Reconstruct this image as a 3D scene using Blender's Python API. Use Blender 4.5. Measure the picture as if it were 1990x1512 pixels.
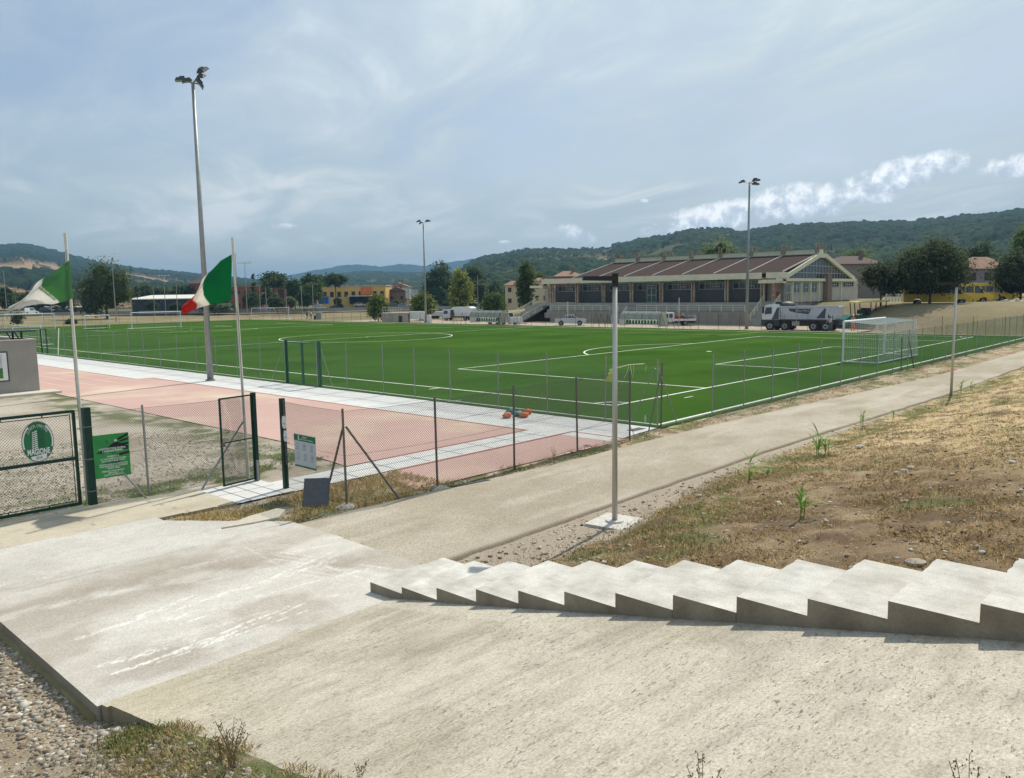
import bpy, bmesh, math, random
import numpy as np
from mathutils import Vector, Matrix
random.seed(7); RNG = np.random.default_rng(7)
for o in list(bpy.data.objects): bpy.data.objects.remove(o)
SC = bpy.context.scene; COL = SC.collection
rad = math.radians

# ------------------------------------------------------------------ camera
CAMF, CYAW, CPIT, CROL = 1554.4495, 0.746280, 0.1186587, -0.0144813
CLOC = np.array([-25.59666, -18.20156, 4.442987])
def _axes():
    cy, sy, cp, sp = math.cos(CYAW), math.sin(CYAW), math.cos(CPIT), math.sin(CPIT)
    d = np.array([cy*cp, sy*cp, -sp]); r = np.array([sy, -cy, 0.]); u = np.cross(r, d)
    cr, sr = math.cos(CROL), math.sin(CROL)
    return d, cr*r + sr*u, -sr*r + cr*u
CD, CR, CU = _axes()
cam = bpy.data.cameras.new('camera'); camo = bpy.data.objects.new('camera', cam); COL.objects.link(camo)
cam.sensor_fit = 'HORIZONTAL'; cam.sensor_width = 36; cam.lens = CAMF/1990*36
cam.clip_start = 0.1; cam.clip_end = 30000
M = Matrix.Identity(4)
for i in range(3):
    M[i][0] = CR[i]; M[i][1] = CU[i]; M[i][2] = -CD[i]; M[i][3] = CLOC[i]
camo.matrix_world = M; SC.camera = camo
# survey helpers: where a measured point of the photo stands in the world
def ray(x, y): return CD*CAMF + CR*(x-995) - CU*(y-756)
def atz(x, y, z=0.): v = ray(x, y); return CLOC + v*((z-CLOC[2])/v[2])
def atx(x, y, X): v = ray(x, y); return CLOC + v*((X-CLOC[0])/v[0])
def aty(x, y, Y): v = ray(x, y); return CLOC + v*((Y-CLOC[1])/v[1])
def atd(x, y, dep): v = ray(x, y)/CAMF; return CLOC + v*dep

# ------------------------------------------------------------------ sky, sun, exposure
SUN_AZ, SUN_EL = rad(11.8), rad(48)
W = bpy.data.worlds.new("World"); SC.world = W; W.use_nodes = True
SC.view_settings.view_transform = 'Standard'; SC.view_settings.look = 'None'
SC.view_settings.gamma = 1; SC.view_settings.exposure = 0.0
class NT:
    def __init__(s, tree): s.t = tree; s.n = tree.nodes; s.l = tree.links
    def node(s, typ, **kw):
        n = s.n.new(typ)
        for k, v in kw.items():
            if k == 'inp':
                for a, b in v.items():
                    if hasattr(b, 'is_output') or isinstance(b, bpy.types.NodeSocket): s.l.new(b, n.inputs[a])
                    else: n.inputs[a].default_value = b
            else: setattr(n, k, v)
        return n
    def m(s, op, a, b=0., c=0., clamp=False):
        return s.node('ShaderNodeMath', operation=op, use_clamp=clamp, inp={0: a, 1: b, 2: c}).outputs[0]
    def noise(s, vec, scale, detail=4, rough=.55, dist=0., dims='3D'):
        return s.node('ShaderNodeTexNoise', inp={'Vector': vec, 'Scale': scale, 'Detail': detail, 'Roughness': rough, 'Distortion': dist}).outputs['Fac']
    def ramp(s, fac, stops, interp='LINEAR'):
        n = s.n.new('ShaderNodeValToRGB'); s.l.new(fac, n.inputs[0]); n.color_ramp.interpolation = interp
        e = n.color_ramp.elements
        while len(e) < len(stops): e.new(0.5)
        for el, (p, c) in zip(e, stops):
            el.position = p; el.color = (c[0], c[1], c[2], 1) if hasattr(c, '__len__') else (c, c, c, 1)
        return n.outputs[0]
    def mix(s, fac, a, b, mode='MIX'):
        n = s.n.new('ShaderNodeMix'); n.data_type = 'RGBA'; n.blend_type = mode
        for k, v in ((0, fac), (6, a), (7, b)):
            if isinstance(v, bpy.types.NodeSocket): s.l.new(v, n.inputs[k])
            elif k == 0: n.inputs[0].default_value = v
            else: n.inputs[k].default_value = (v[0], v[1], v[2], 1)
        return n.outputs[2]
def build_world():
    t = NT(W.node_tree); t.n.clear()
    out = t.node('ShaderNodeOutputWorld'); bg = t.node('ShaderNodeBackground'); bg.inputs[1].default_value = 0.118
    t.l.new(bg.outputs[0], out.inputs[0])
    sky = t.node('ShaderNodeTexSky', sky_type='NISHITA', sun_disc=False, sun_elevation=SUN_EL,
                 sun_rotation=math.pi/2 - SUN_AZ, altitude=250, air_density=1.0, dust_density=2.2, ozone_density=1.2)
    tc = t.node('ShaderNodeTexCoord'); sep = t.node('ShaderNodeSeparateXYZ', inp={0: tc.outputs['Generated']})
    x, y, z = sep.outputs
    zz = t.m('MAXIMUM', z, 0.0); den = t.m('ADD', zz, 0.11)
    px, py = t.m('DIVIDE', x, den), t.m('DIVIDE', y, den)
    rot = t.node('ShaderNodeVectorRotate', rotation_type='Z_AXIS', inp={'Vector': t.node('ShaderNodeCombineXYZ', inp={0: px, 1: py}).outputs[0], 'Angle': -rad(SKYROT)}).outputs[0]
    st = t.node('ShaderNodeVectorMath', operation='MULTIPLY', inp={0: rot, 1: (0.55, 1.0, 1.0)}).outputs[0]
    n1 = t.noise(st, 0.62, 8, .52, 0.6)
    n2 = t.noise(st, 1.9, 7, .58, 0.9)
    veil = t.m('ADD', t.m('MULTIPLY', n1, .72), t.m('MULTIPLY', n2, .28))
    # more veil to the right of the view and upward, open blue at the left
    az = t.m('ARCTAN2', y, x); el = t.m('ARCSINE', z)
    side = t.m('MULTIPLY', t.m('SUBTRACT', az, CYAW), -0.12)
    veil = t.m('ADD', veil, side)
    fac = t.ramp(veil, [(0.34, .35), (0.45, .62), (0.56, .9), (0.66, 1.0)])
    tone = t.ramp(t.m('ADD', t.m('MULTIPLY', n2, .5), t.m('MULTIPLY', n1, .5)), [(0.34, (4.2, 5.3, 6.7)), (0.45, (4.9, 6.0, 6.9)), (0.54, (5.9, 6.9, 7.4)), (0.64, (7.9, 8.5, 8.8))])
    # thin cloud looks greyer-blue low down, brighter above
    lift = t.node('ShaderNodeMapRange', inp={0: el, 1: 0.0, 2: 0.42, 3: .74, 4: 1.0}).outputs[0]
    tone = t.node('ShaderNodeVectorMath', operation='SCALE', inp={0: tone, 'Scale': lift}).outputs[0]
    base = t.mix(fac, sky.outputs[0], tone)
    # cumulus heaps, each at its own bearing and height
    dirv = tc.outputs['Generated']
    cn = t.noise(dirv, 26, 9, .58, 0.25); cf = t.noise(dirv, 60, 8, .6, 0.2)
    nn = t.m('ADD', t.m('MULTIPLY', t.m('SUBTRACT', cn, .5), 2.1), t.m('MULTIPLY', t.m('SUBTRACT', cf, .5), 1.1))
    for (cx, cy_, wx, wy, tilt, op) in CUMULI:
        v = ray(cx, cy_); v = v/np.linalg.norm(v); a0, e0 = math.atan2(v[1], v[0]), math.asin(v[2])
        da = t.m('MULTIPLY', t.m('SUBTRACT', az, a0), -1.0); de = t.m('SUBTRACT', el, e0)
        ct, stt = math.cos(tilt), math.sin(tilt)
        a = t.m('ADD', t.m('MULTIPLY', da, ct/(wx/CAMF)), t.m('MULTIPLY', de, stt/(wx/CAMF)))
        b = t.m('ADD', t.m('MULTIPLY', da, -stt/(wy/CAMF)), t.m('MULTIPLY', de, ct/(wy/CAMF)))
        below = t.m('LESS_THAN', b, 0.0)
        b2 = t.m('MULTIPLY', b, t.m('ADD', t.m('MULTIPLY', below, .45), 1.0))
        r2 = t.m('ADD', t.m('MULTIPLY', a, a), t.m('MULTIPLY', b2, b2))
        dens = t.m('ADD', t.m('SUBTRACT', 1.0, r2), nn)
        mask = t.node('ShaderNodeMapRange', interpolation_type='SMOOTHSTEP', inp={0: dens, 1: -0.05, 2: 0.75, 3: 0.0, 4: op}).outputs[0]
        shade = t.m('ADD', t.m('MULTIPLY', b, .42), t.m('MULTIPLY', t.m('SUBTRACT', cf, .5), 2.4))
        cc = t.ramp(t.m('ADD', shade, .42), [(0.1, (5.0, 5.7, 6.6)), (0.40, (6.6, 7.3, 8.1)), (0.74, (10.0, 10.3, 10.5))])
        base = t.mix(mask, base, cc)
    t.l.new(base, bg.inputs[0])
SKYROT = 62
CUMULI = [(1392, 428, 118, 36, .16, 1.), (1550, 400, 112, 42, .05, 1.), (1742, 350, 118, 34, .22, 1.), (1662, 388, 66, 15, .0, .9),
          (1965, 328, 50, 23, .0, 1.), (1120, 458, 46, 20, -.25, .6), (551, 441, 26, 8, 0., .5), (980, 470, 14, 4, 0, .5), (1252, 391, 9, 5, 0, .5), (1880, 400, 9, 3, 0, .6)]
build_world()
sun = bpy.data.lights.new('sun', 'SUN'); sun.energy = 5.0; sun.angle = rad(0.6); sun.color = (1.0, .925, .80)
suno = bpy.data.objects.new('sun', sun); COL.objects.link(suno)
sd = Vector((math.cos(SUN_AZ)*math.cos(SUN_EL), math.sin(SUN_AZ)*math.cos(SUN_EL), math.sin(SUN_EL)))
suno.rotation_euler = sd.to_track_quat('Z', 'Y').to_euler(); suno.location = (0, 0, 60)
SC.render.engine = 'CYCLES'; SC.cycles.use_denoising = True
SC.cycles.max_bounces = 6; SC.cycles.diffuse_bounces = 3; SC.cycles.glossy_bounces = 3; SC.cycles.transparent_max_bounces = 8
SC.cycles.volume_bounces = 0

# ------------------------------------------------------------------ numpy noise
def _h(i, j, s): 
    n = (i*374761393 + j*668265263 + s*974634777) & 0xffffffff
    n = ((n ^ (n >> 13))*1274126177) & 0xffffffff
    return ((n ^ (n >> 16)) & 0xffffff)/float(0xffffff)
def vnoise(x, y, s=0):
    x = np.asarray(x, float); y = np.asarray(y, float)
    i = np.floor(x).astype(np.int64); j = np.floor(y).astype(np.int64); fx = x-i; fy = y-j
    fx = fx*fx*(3-2*fx); fy = fy*fy*(3-2*fy)
    return (_h(i, j, s)*(1-fx)+_h(i+1, j, s)*fx)*(1-fy) + (_h(i, j+1, s)*(1-fx)+_h(i+1, j+1, s)*fx)*fy
def fbm(x, y, s=0, o=4):
    a, t, n = 1., 0., 0.
    for k in range(o): t = t + a*vnoise(x*2**k+17*k, y*2**k-9*k, s+k); n += a; a *= .5
    return t/n
def worley(x, y, s=0):
    x = np.asarray(x, float); y = np.asarray(y, float)
    i = np.floor(x).astype(np.int64); j = np.floor(y).astype(np.int64); best = np.full(x.shape, 9.); cid = np.zeros(x.shape)
    for a in (-1, 0, 1):
        for b in (-1, 0, 1):
            ci, cj = i+a, j+b; d = (x-ci-_h(ci, cj, s))**2 + (y-cj-_h(ci, cj, s+1))**2
            m = d < best; best = np.where(m, d, best); cid = np.where(m, _h(ci, cj, s+2), cid)
    return np.sqrt(best), cid
def sstep(a, b, x): t = np.clip((np.asarray(x, float)-a)/(b-a), 0, 1); return t*t*(3-2*t)

# ------------------------------------------------------------------ materials
MATS = {}
def mat(name, col, rough=.8, vary=.12, vscale=3., bump=0., bscale=40., metal=0., spec=.3, attr=False, fine=0., fscale=60., col2=None, stretch=None, coat=0., trans=0., detail=5, vthr=(.35, .65)):
    if name in MATS: return MATS[name]
    m = bpy.data.materials.new(name); m.use_nodes = True; t = NT(m.node_tree); b = t.n['Principled BSDF']
    b.inputs['Roughness'].default_value = rough; b.inputs['Metallic'].default_value = metal; b.inputs['Specular IOR Level'].default_value = spec
    if coat: b.inputs['Coat Weight'].default_value = coat; b.inputs['Coat Roughness'].default_value = .1
    tc = t.node('ShaderNodeTexCoord').outputs['Object']
    if stretch: tc = t.node('ShaderNodeVectorMath', operation='MULTIPLY', inp={0: tc, 1: stretch}).outputs[0]
    if attr:
        base = t.node('ShaderNodeAttribute', attribute_name='Col').outputs['Color']
    else:
        base = t.node('ShaderNodeRGB').outputs[0]; base.default_value = (*col, 1)
    if vary or col2:
        f = t.noise(tc, vscale, detail)
        if col2: base = t.mix(t.ramp(f, [(vthr[0], 0.), (vthr[1], 1.)]), base, col2)
        if vary:
            v = t.node('ShaderNodeMapRange', inp={0: t.noise(tc, vscale*1.7, detail, .6), 1: .3, 2: .7, 3: 1-vary, 4: 1+vary}).outputs[0]
            base = t.node('ShaderNodeVectorMath', operation='SCALE', inp={0: base, 'Scale': v}).outputs[0]
    if fine:
        v = t.node('ShaderNodeMapRange', inp={0: t.noise(tc, fscale, 4, .7), 1: .3, 2: .7, 3: 1-fine, 4: 1+fine}).outputs[0]
        base = t.node('ShaderNodeVectorMath', operation='SCALE', inp={0: base, 'Scale': v}).outputs[0]
    t.l.new(base, b.inputs['Base Color'])
    if bump:
        bn = t.node('ShaderNodeBump', inp={'Height': t.noise(tc, bscale, 5, .65), 'Strength': bump, 'Distance': .02}); t.l.new(bn.outputs[0], b.inputs['Normal'])
    if trans:
        tr = t.node('ShaderNodeBsdfTranslucent'); t.l.new(base, tr.inputs[0]); mx = t.node('ShaderNodeMixShader', inp={0: trans})
        t.l.new(b.outputs[0], mx.inputs[1]); t.l.new(tr.outputs[0], mx.inputs[2]); t.l.new(mx.outputs[0], t.n['Material Output'].inputs[0])
    MATS[name] = m; return m
def s2l(r, g, b): return tuple((c/255/12.92 if c/255 <= .04045 else ((c/255+.055)/1.055)**2.4) for c in (r, g, b))

# ------------------------------------------------------------------ mesh builder
class MB:
    def __init__(s): s.v = []; s.f = []; s.m = []; s.c = None
    def add(s, vs, fs, m=0, M=None):
        n = len(s.v)
        if M is not None: vs = [tuple(M @ Vector(v)) for v in vs]
        s.v.extend([tuple(map(float, v)) for v in vs]); s.f.extend([tuple(i+n for i in f) for f in fs]); s.m.extend([m]*len(fs)); return s
    def box(s, c, d, m=0, rz=0., M=None, bev=0.):
        x, y, z = d[0]/2, d[1]/2, d[2]/2
        vs = [(-x,-y,-z),(x,-y,-z),(x,y,-z),(-x,y,-z),(-x,-y,z),(x,-y,z),(x,y,z),(-x,y,z)]
        ca, sa = math.cos(rz), math.sin(rz)
        vs = [(c[0]+a*ca-b*sa, c[1]+a*sa+b*ca, c[2]+e) for a, b, e in vs]
        return s.add(vs, [(0,3,2,1),(4,5,6,7),(0,1,5,4),(1,2,6,5),(2,3,7,6),(3,0,4,7)], m, M)
    def hexa(s, bot, top, m=0, M=None):
        return s.add(list(bot)+list(top), [(0,3,2,1),(4,5,6,7),(0,1,5,4),(1,2,6,5),(2,3,7,6),(3,0,4,7)], m, M)
    def quad(s, a, b, c, d, m=0, M=None): return s.add([a, b, c, d], [(0,1,2,3)], m, M)
    def tube(s, pts, r, n=8, m=0, caps=True, M=None):
        pts = [Vector(p) for p in pts]; rs = r if hasattr(r, '__len__') else [r]*len(pts); vs = []; fs = []
        up = Vector((0, 0, 1)); prev = None
        for i, p in enumerate(pts):
            d = (pts[min(i+1, len(pts)-1)] - pts[max(i-1, 0)]).normalized()
            if prev is None: a = d.cross(up) if abs(d.z) < .95 else d.cross(Vector((1, 0, 0)))
            else: a = prev - d*prev.dot(d)
            a.normalize(); prev = a; b = d.cross(a)
            for k in range(n):
                t = 2*math.pi*(k+.5)/n; vs.append(p + (a*math.cos(t) + b*math.sin(t))*rs[i])
        for i in range(len(pts)-1):
            for k in range(n): fs.append((i*n+k, i*n+(k+1)%n, (i+1)*n+(k+1)%n, (i+1)*n+k))
        if caps: fs.append(tuple(range(n))[::-1]); fs.append(tuple((len(pts)-1)*n+k for k in range(n)))
        return s.add(vs, fs, m, M)
    def prism(s, poly, axis, a, b, m=0, M=None):
        # poly: 2-D points in the other two axes, extruded along axis from a to b
        def P(p, w): return {'x': (w, p[0], p[1]), 'y': (p[0], w, p[1]), 'z': (p[0], p[1], w)}[axis]
        n = len(poly); vs = [P(p, a) for p in poly] + [P(p, b) for p in poly]
        ar = sum(poly[i][0]*poly[(i+1)%n][1]-poly[(i+1)%n][0]*poly[i][1] for i in range(n)); sgn = (ar > 0) ^ (axis == 'y') ^ (b < a)
        f0, f1 = tuple(range(n)), tuple(range(n, 2*n)); sides = [(i, (i+1)%n, (i+1)%n+n, i+n) for i in range(n)]
        fs = [f0[::-1], f1]+sides if sgn else [f0, f1[::-1]]+[q[::-1] for q in sides]
        return s.add(vs, fs, m, M)
    def ell(s, c, r, nu=12, nv=7, m=0, M=None, jit=0.):
        vs = [(c[0], c[1], c[2]-r[2])]; fs = []
        for j in range(1, nv):
            ph = -math.pi/2 + math.pi*j/nv
            for i in range(nu):
                q = 1+random.uniform(-jit, jit); t = 2*math.pi*i/nu
                vs.append((c[0]+r[0]*math.cos(ph)*math.cos(t)*q, c[1]+r[1]*math.cos(ph)*math.sin(t)*q, c[2]+r[2]*math.sin(ph)*q))
        vs.append((c[0], c[1], c[2]+r[2])); L = len(vs)-1
        for i in range(nu):
            fs.append((0, 1+(i+1)%nu, 1+i)); fs.append((L, L-nu+i, L-nu+(i+1)%nu))
            for j in range(nv-2): a = 1+j*nu; fs.append((a+i, a+(i+1)%nu, a+nu+(i+1)%nu, a+nu+i))
        return s.add(vs, fs, m, M)
    def build(s, name, mats, parent=None, world=False, smooth=False):
        me = bpy.data.meshes.new(name); vs = s.v
        if world and parent is not None: L = parent.location; vs = [(a-L.x, b-L.y, c-L.z) for a, b, c in vs]
        me.from_pydata(vs, [], s.f)
        if not isinstance(mats, (list, tuple)): mats = [mats]
        for q in mats: me.materials.append(q)
        if len(mats) > 1: me.polygons.foreach_set('material_index', s.m)
        if smooth: me.polygons.foreach_set('use_smooth', [True]*len(me.polygons))
        me.update(); o = bpy.data.objects.new(name, me); COL.objects.link(o)
        if parent is not None: o.parent = parent
        return o
def npmesh(name, V, F, mats, parent=None, colors=None, smooth=False, kf=4, fc=None):
    """V (n,3) array, F (m,kf) array; colours per vertex or per face"""
    me = bpy.data.meshes.new(name); V = np.asarray(V, float); F = np.asarray(F, np.int32)
    me.vertices.add(len(V)); me.vertices.foreach_set('co', V.ravel())
    me.loops.add(F.size); me.loops.foreach_set('vertex_index', F.ravel())
    me.polygons.add(len(F)); me.polygons.foreach_set('loop_start', np.arange(0, F.size, kf, dtype=np.int32))
    me.polygons.foreach_set('loop_total', np.full(len(F), kf, np.int32))
    if smooth: me.polygons.foreach_set('use_smooth', np.ones(len(F), bool))
    for q in (mats if isinstance(mats, (list, tuple)) else [mats]): me.materials.append(q)
    me.update(calc_edges=True)
    if colors is not None:
        a = me.color_attributes.new('Col', 'FLOAT_COLOR', 'POINT'); c = np.ones((len(V), 4)); c[:, :3] = colors; a.data.foreach_set('color', c.ravel())
    if fc is not None:
        a = me.color_attributes.new('Col', 'FLOAT_COLOR', 'CORNER'); c = np.ones((F.size, 4)); c[:, :3] = np.repeat(fc, kf, axis=0); a.data.foreach_set('color', c.ravel())
    me.validate(); o = bpy.data.objects.new(name, me); COL.objects.link(o)
    if parent is not None: o.parent = parent
    return o
def tag(o, label=None, cat=None, group=None, kind=None):
    if label: o['label'] = label
    if cat: o['category'] = cat
    if group: o['group'] = group
    if kind: o['kind'] = kind
    return o
def thing(name, label, cat, loc=(0, 0, 0), rz=0., group=None):
    o = bpy.data.objects.new(name, None); COL.objects.link(o); o.empty_display_size = .2
    o.location = tuple(map(float, loc)); o.rotation_euler = (0, 0, rz); return tag(o, label, cat, group)
def struct(o): o['kind'] = 'structure'; return o
KIDS = {}
def copy_tree(o, loc, rz=0., label=None, parent=None):
    c = o.copy(); COL.objects.link(c)
    if parent is None: c.location = loc; c.rotation_euler = (0, 0, rz)
    else: c.parent = parent
    if label: c['label'] = label
    for ch in [q for q in bpy.data.objects if q.parent == o]: copy_tree(ch, None, parent=c)
    return c
def grid(name, xs, ys, zf, cf, m, smooth=True):
    xs = np.asarray(xs, float); ys = np.asarray(ys, float); X, Y = np.meshgrid(xs, ys); Z = zf(X, Y)
    nx, ny = len(xs), len(ys); V = np.stack([X.ravel(), Y.ravel(), Z.ravel()], 1)
    idx = np.arange(nx*ny).reshape(ny, nx); F = np.stack([idx[:-1, :-1].ravel(), idx[:-1, 1:].ravel(), idx[1:, 1:].ravel(), idx[1:, :-1].ravel()], 1)
    c = None if cf is None else cf(X.ravel(), Y.ravel(), Z.ravel())
    return npmesh(name, V, F, m, colors=c, smooth=smooth)
def text_mesh(body, size, align='CENTER', extrude=.002, bold=0., sx=1.):
    cu = bpy.data.curves.new('lettering', 'FONT'); cu.body = body; cu.size = size; cu.align_x = align; cu.align_y = 'CENTER'
    cu.extrude = extrude; cu.offset = bold; cu.resolution_u = 3
    o = bpy.data.objects.new('lettering', cu); COL.objects.link(o); dg = bpy.context.evaluated_depsgraph_get(); dg.update()
    me = bpy.data.meshes.new_from_object(o.evaluated_get(dg)); vs = [(v.co.x*sx, v.co.y, v.co.z) for v in me.vertices]; fs = [tuple(p.vertices) for p in me.polygons]
    bpy.data.objects.remove(o); bpy.data.curves.remove(cu); bpy.data.meshes.remove(me); return vs, fs
# ------------------------------------------------------------------ setting: ground and paving
def cmix(a, b, t): t = np.clip(t, 0, 1)[:, None]; return np.asarray(a)*(1-t) + np.asarray(b)*t
SOIL, STRAW, GRN, PALE = (.20, .155, .105), (.36, .27, .15), (.085, .12, .035), (.42, .37, .30)
def RAMPZ(y): return .1935*np.maximum(0, -9.25-np.asarray(y, float)) - .02*sstep(-9.3, -11.2, y)
mGround = mat('dry_ground', (.17, .155, .075), rough=1, col2=(.27, .215, .14), vscale=.05, vary=.2, fine=.15, fscale=3., spec=.1)
mEarth = mat('earth', (1, 1, 1), rough=1, attr=True, vary=.12, vscale=9., fine=.4, fscale=55., bump=1., bscale=45., spec=.08)
def plateau(X, Y):
    xb = 63 + 10*sstep(4, 20, Y) + 12*sstep(20, 32, Y); a = 2.55*sstep(0, 1, (X-xb)/10.)*(1-sstep(30, 31, Y))
    b = 2.5*sstep(95, 112, X)*sstep(28, 30, Y)*(1-sstep(78, 110, Y))*(1-sstep(170, 260, X))
    return np.maximum(a, b)
def base_z(X, Y):
    Z = -.05 + np.maximum(plateau(X, Y), 0) - .45*sstep(58.3, 59.5, X)*(plateau(X, Y) < .3)
    low = ((Y < -9.3) & (X > -60) & (X < 48)) | ((X < -22.75) & (X > -60) & (Y < -1.9) & (Y > -60))
    Z = np.where(low, -1.2, Z)
    
    return Z
gx = np.r_[-9000, -5000, -2500, -1200, -600, -300, -150, -60.1, -59.9, -40, -22.8, -22.7, -18, -10, 0, 20, 40, 47.9, 48.1, 58:120:1.5, 130, 150, 180, 220, 300, 400, 550, 700, 900, 1100, 1400, 1900, 2500, 4000, 9000]
gy = np.r_[-9000, -5000, -2500, -1200, -600, -300, -100, -60.1, -59.9, -40, -20, -9.35, -9.25, -8, -2, -1.85, -1.7, 0:36:1.5, 40, 60, 90, 130, 180, 240, 320, 450, 600, 800, 1000, 1300, 1900, 2500, 4000, 9000]
ground = struct(grid('ground', gx, gy, base_z, None, mGround))
_t = NT(mGround.node_tree); _b = _t.n['Principled BSDF']; _old = _b.inputs['Base Color'].links[0].from_socket; _tc = _t.node('ShaderNodeTexCoord').outputs['Object']
_d = _t.node('ShaderNodeVectorMath', operation='LENGTH', inp={0: _tc}).outputs['Value']; _f = _t.node('ShaderNodeMapRange', inp={0: _d, 1: 235., 2: 300., 3: 0., 4: .8}).outputs[0]
_t.l.new(_t.mix(_f, _old, _t.ramp(_t.noise(_tc, .03, 4), [(.4, (.045, .06, .028)), (.6, (.11, .105, .055))])), _b.inputs['Base Color'])

# near yard: trodden gravel and dirt with weeds
def yard_z(X, Y): return -.02 + .018*(fbm(X*3, Y*3, 3)-.5) + .012*(vnoise(X*14, Y*14, 5)-.5) - 1.2*((X < -17.5) & (Y < -2.4) & (Y > -30)*(X < -17.5)*(Y < -4.6))
def yard_c(x, y, z):
    n = fbm(x*.7, y*.7, 11); f = fbm(x*5, y*5, 12); c = cmix((.43, .385, .32), (.32, .28, .225), (n-.35)*3)
    c = cmix(c, PALE, sstep(.62, .75, f)*.7)
    edge = sstep(1.6, .2, np.abs(x+13.4+.5*np.sin(y*.5)))*.8*(y > -1) + sstep(1.5, .2, np.abs(y-.6))*(x < -13)*.9 + .35*sstep(.64, .72, fbm(x*.35+5, y*.35, 21))*(y > 0)
    c = cmix(c, GRN, sstep(.42, .62, fbm(x*1.6, y*2.1, 14))*edge)
    front = (y < -2.0)*(x > -18.6); c = cmix(c, STRAW, front*sstep(.3, .55, fbm(x*2, y*2, 33))*.9)
    c = cmix(c, GRN, front*sstep(.52, .66, fbm(x*1.3, y*1.3, 35))*.8)
    c = cmix(c, SOIL, front*sstep(.58, .7, fbm(x*2.7, y*2.7, 37)))
    return c
yard = struct(grid('yard', np.arange(-34, -2.9, .09), np.r_[np.arange(-9.3, 8, .09), np.arange(8, 60, .35)], yard_z, yard_c, mEarth))
# dirt verge between the pitch fence and the path, and dirt between path and bank
def verge_c(x, y, z):
    f = fbm(x*2, y*2, 41); c = cmix((.30, .24, .17), (.40, .33, .23), (f-.35)*3.5); c = cmix(c, (.27, .13, .07), .5*sstep(.6, .7, fbm(x*.6, y*3, 44)))
    return cmix(c, GRN, sstep(.56, .66, fbm(x*1.1, y*1.7, 43))*.7)
verge = struct(grid('verge', np.r_[np.arange(-3.0, 25, .12), np.arange(25, 63, .4)], np.arange(-9.0, -3.9, .1), lambda X, Y: -.012+.03*(fbm(X*4, Y*4, 45)-.5), verge_c, mEarth))

# service road of pale packed earth beyond the pitch
mPack = mat('packed_earth', (.44, .37, .29), rough=1, col2=(.35, .29, .22), vscale=.6, vary=.12, fine=.15, fscale=12, spec=.1)
sr = MB(); [sr.quad((a, y0, za), (b_, y0, zb), (b_, y1, zb), (a, y1, za)) for (y0, y1, xm) in ((-9, 14, 64), (14, 112, 79.5)) for (a, b_, za, zb) in ((58.2, 61, 0., -.12), (61, 64, -.12, -.36), (64, xm, -.36, -.40)) if b_ > a]
sr.quad((-3.3, 131, .0), (58.2, 126, .0), (62, 128, -.1), (-3.3, 139, -.1)); service_road = struct(sr.build('service_road', mPack))

# turf
mTurf = mat('artificial_turf', (.050, .106, .020), rough=1., col2=(.036, .082, .015), vscale=.10, vary=.14, fine=.25, fscale=30., spec=0., bump=.7, bscale=160.)
mWhite = mat('white_line', (.72, .74, .68), rough=.9, vary=.08, fine=.1, fscale=20., spec=.1)
mYel = mat('yellow_line', (.46, .56, .22), rough=.9, vary=.08, spec=.1)
PW, PL = 54.77, 103.99; HX = PW/2
_t = NT(mTurf.node_tree); _b = _t.n['Principled BSDF']; _old = _b.inputs['Base Color'].links[0].from_socket
_sep = _t.node('ShaderNodeSeparateXYZ', inp={0: _t.node('ShaderNodeTexCoord').outputs['Object']}); _wob = _t.noise(_t.node('ShaderNodeTexCoord').outputs['Object'], .25, 3)
_roll = _t.m('FRACT', _t.m('DIVIDE', _t.m('ADD', _sep.outputs[1], _t.m('MULTIPLY', _wob, .3)), 8.2)); _band = _t.m('MULTIPLY', _t.m('GREATER_THAN', _roll, .5), .075)
_seam = _t.m('MULTIPLY', _t.m('LESS_THAN', _t.m('FRACT', _t.m('DIVIDE', _sep.outputs[1], 4.1)), .012), .16)
_k = _t.m('SUBTRACT', _t.m('ADD', 1.0, _band), _seam); _v = _t.node('ShaderNodeVectorMath', operation='SCALE', inp={0: _old, 'Scale': _k}).outputs[0]; _t.l.new(_v, _b.inputs['Base Color'])
tf = MB(); tf.quad((-3.3, -4.25, .01), (58.0, -4.75, .01), (58.0, 131, .01), (-3.3, 131, .01)); turf = struct(tf.build('pitch_turf', mTurf))
ln = MB(); LZ = .018
def hline(x0, x1, y, w=.12, m=0): ln.quad((x0, y-w/2, LZ), (x1, y-w/2, LZ), (x1, y+w/2, LZ), (x0, y+w/2, LZ), m)
def vline(y0, y1, x, w=.12, m=0): ln.quad((x-w/2, y0, LZ+.001), (x+w/2, y0, LZ+.001), (x+w/2, y1, LZ+.001), (x-w/2, y1, LZ+.001), m)
def arc(cx, cy, r, a0, a1, w=.12, n=64, m=0):
    for i in range(n):
        a, b = a0+(a1-a0)*i/n, a0+(a1-a0)*(i+1)/n
        P = lambda q, t: (cx+q*math.cos(t), cy+q*math.sin(t), LZ+.002)
        ln.quad(P(r-w/2, a), P(r+w/2, a), P(r+w/2, b), P(r-w/2, b), m)
for yy in (0, PL, PL/2): hline(0, PW, yy)
for xx in (0, PW): vline(0, PL, xx)
for s, y0 in ((1, 0), (-1, PL)):
    for hw, dp in ((20.16, 16.5), (9.16, 5.5)):
        vline(min(y0, y0+s*dp), max(y0, y0+s*dp), HX-hw); vline(min(y0, y0+s*dp), max(y0, y0+s*dp), HX+hw); hline(HX-hw, HX+hw, y0+s*dp)
    a = math.acos(5.5/9.15); arc(HX, y0+s*11, 9.15, s*math.pi/2-a, s*math.pi/2+a, n=40); arc(HX, y0+s*11, .11, 0, 6.283, .2, 12)
arc(HX, PL/2, 9.15, 0, 6.2832, n=110); arc(HX, PL/2, .11, 0, 6.283, .2, 12)
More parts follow.
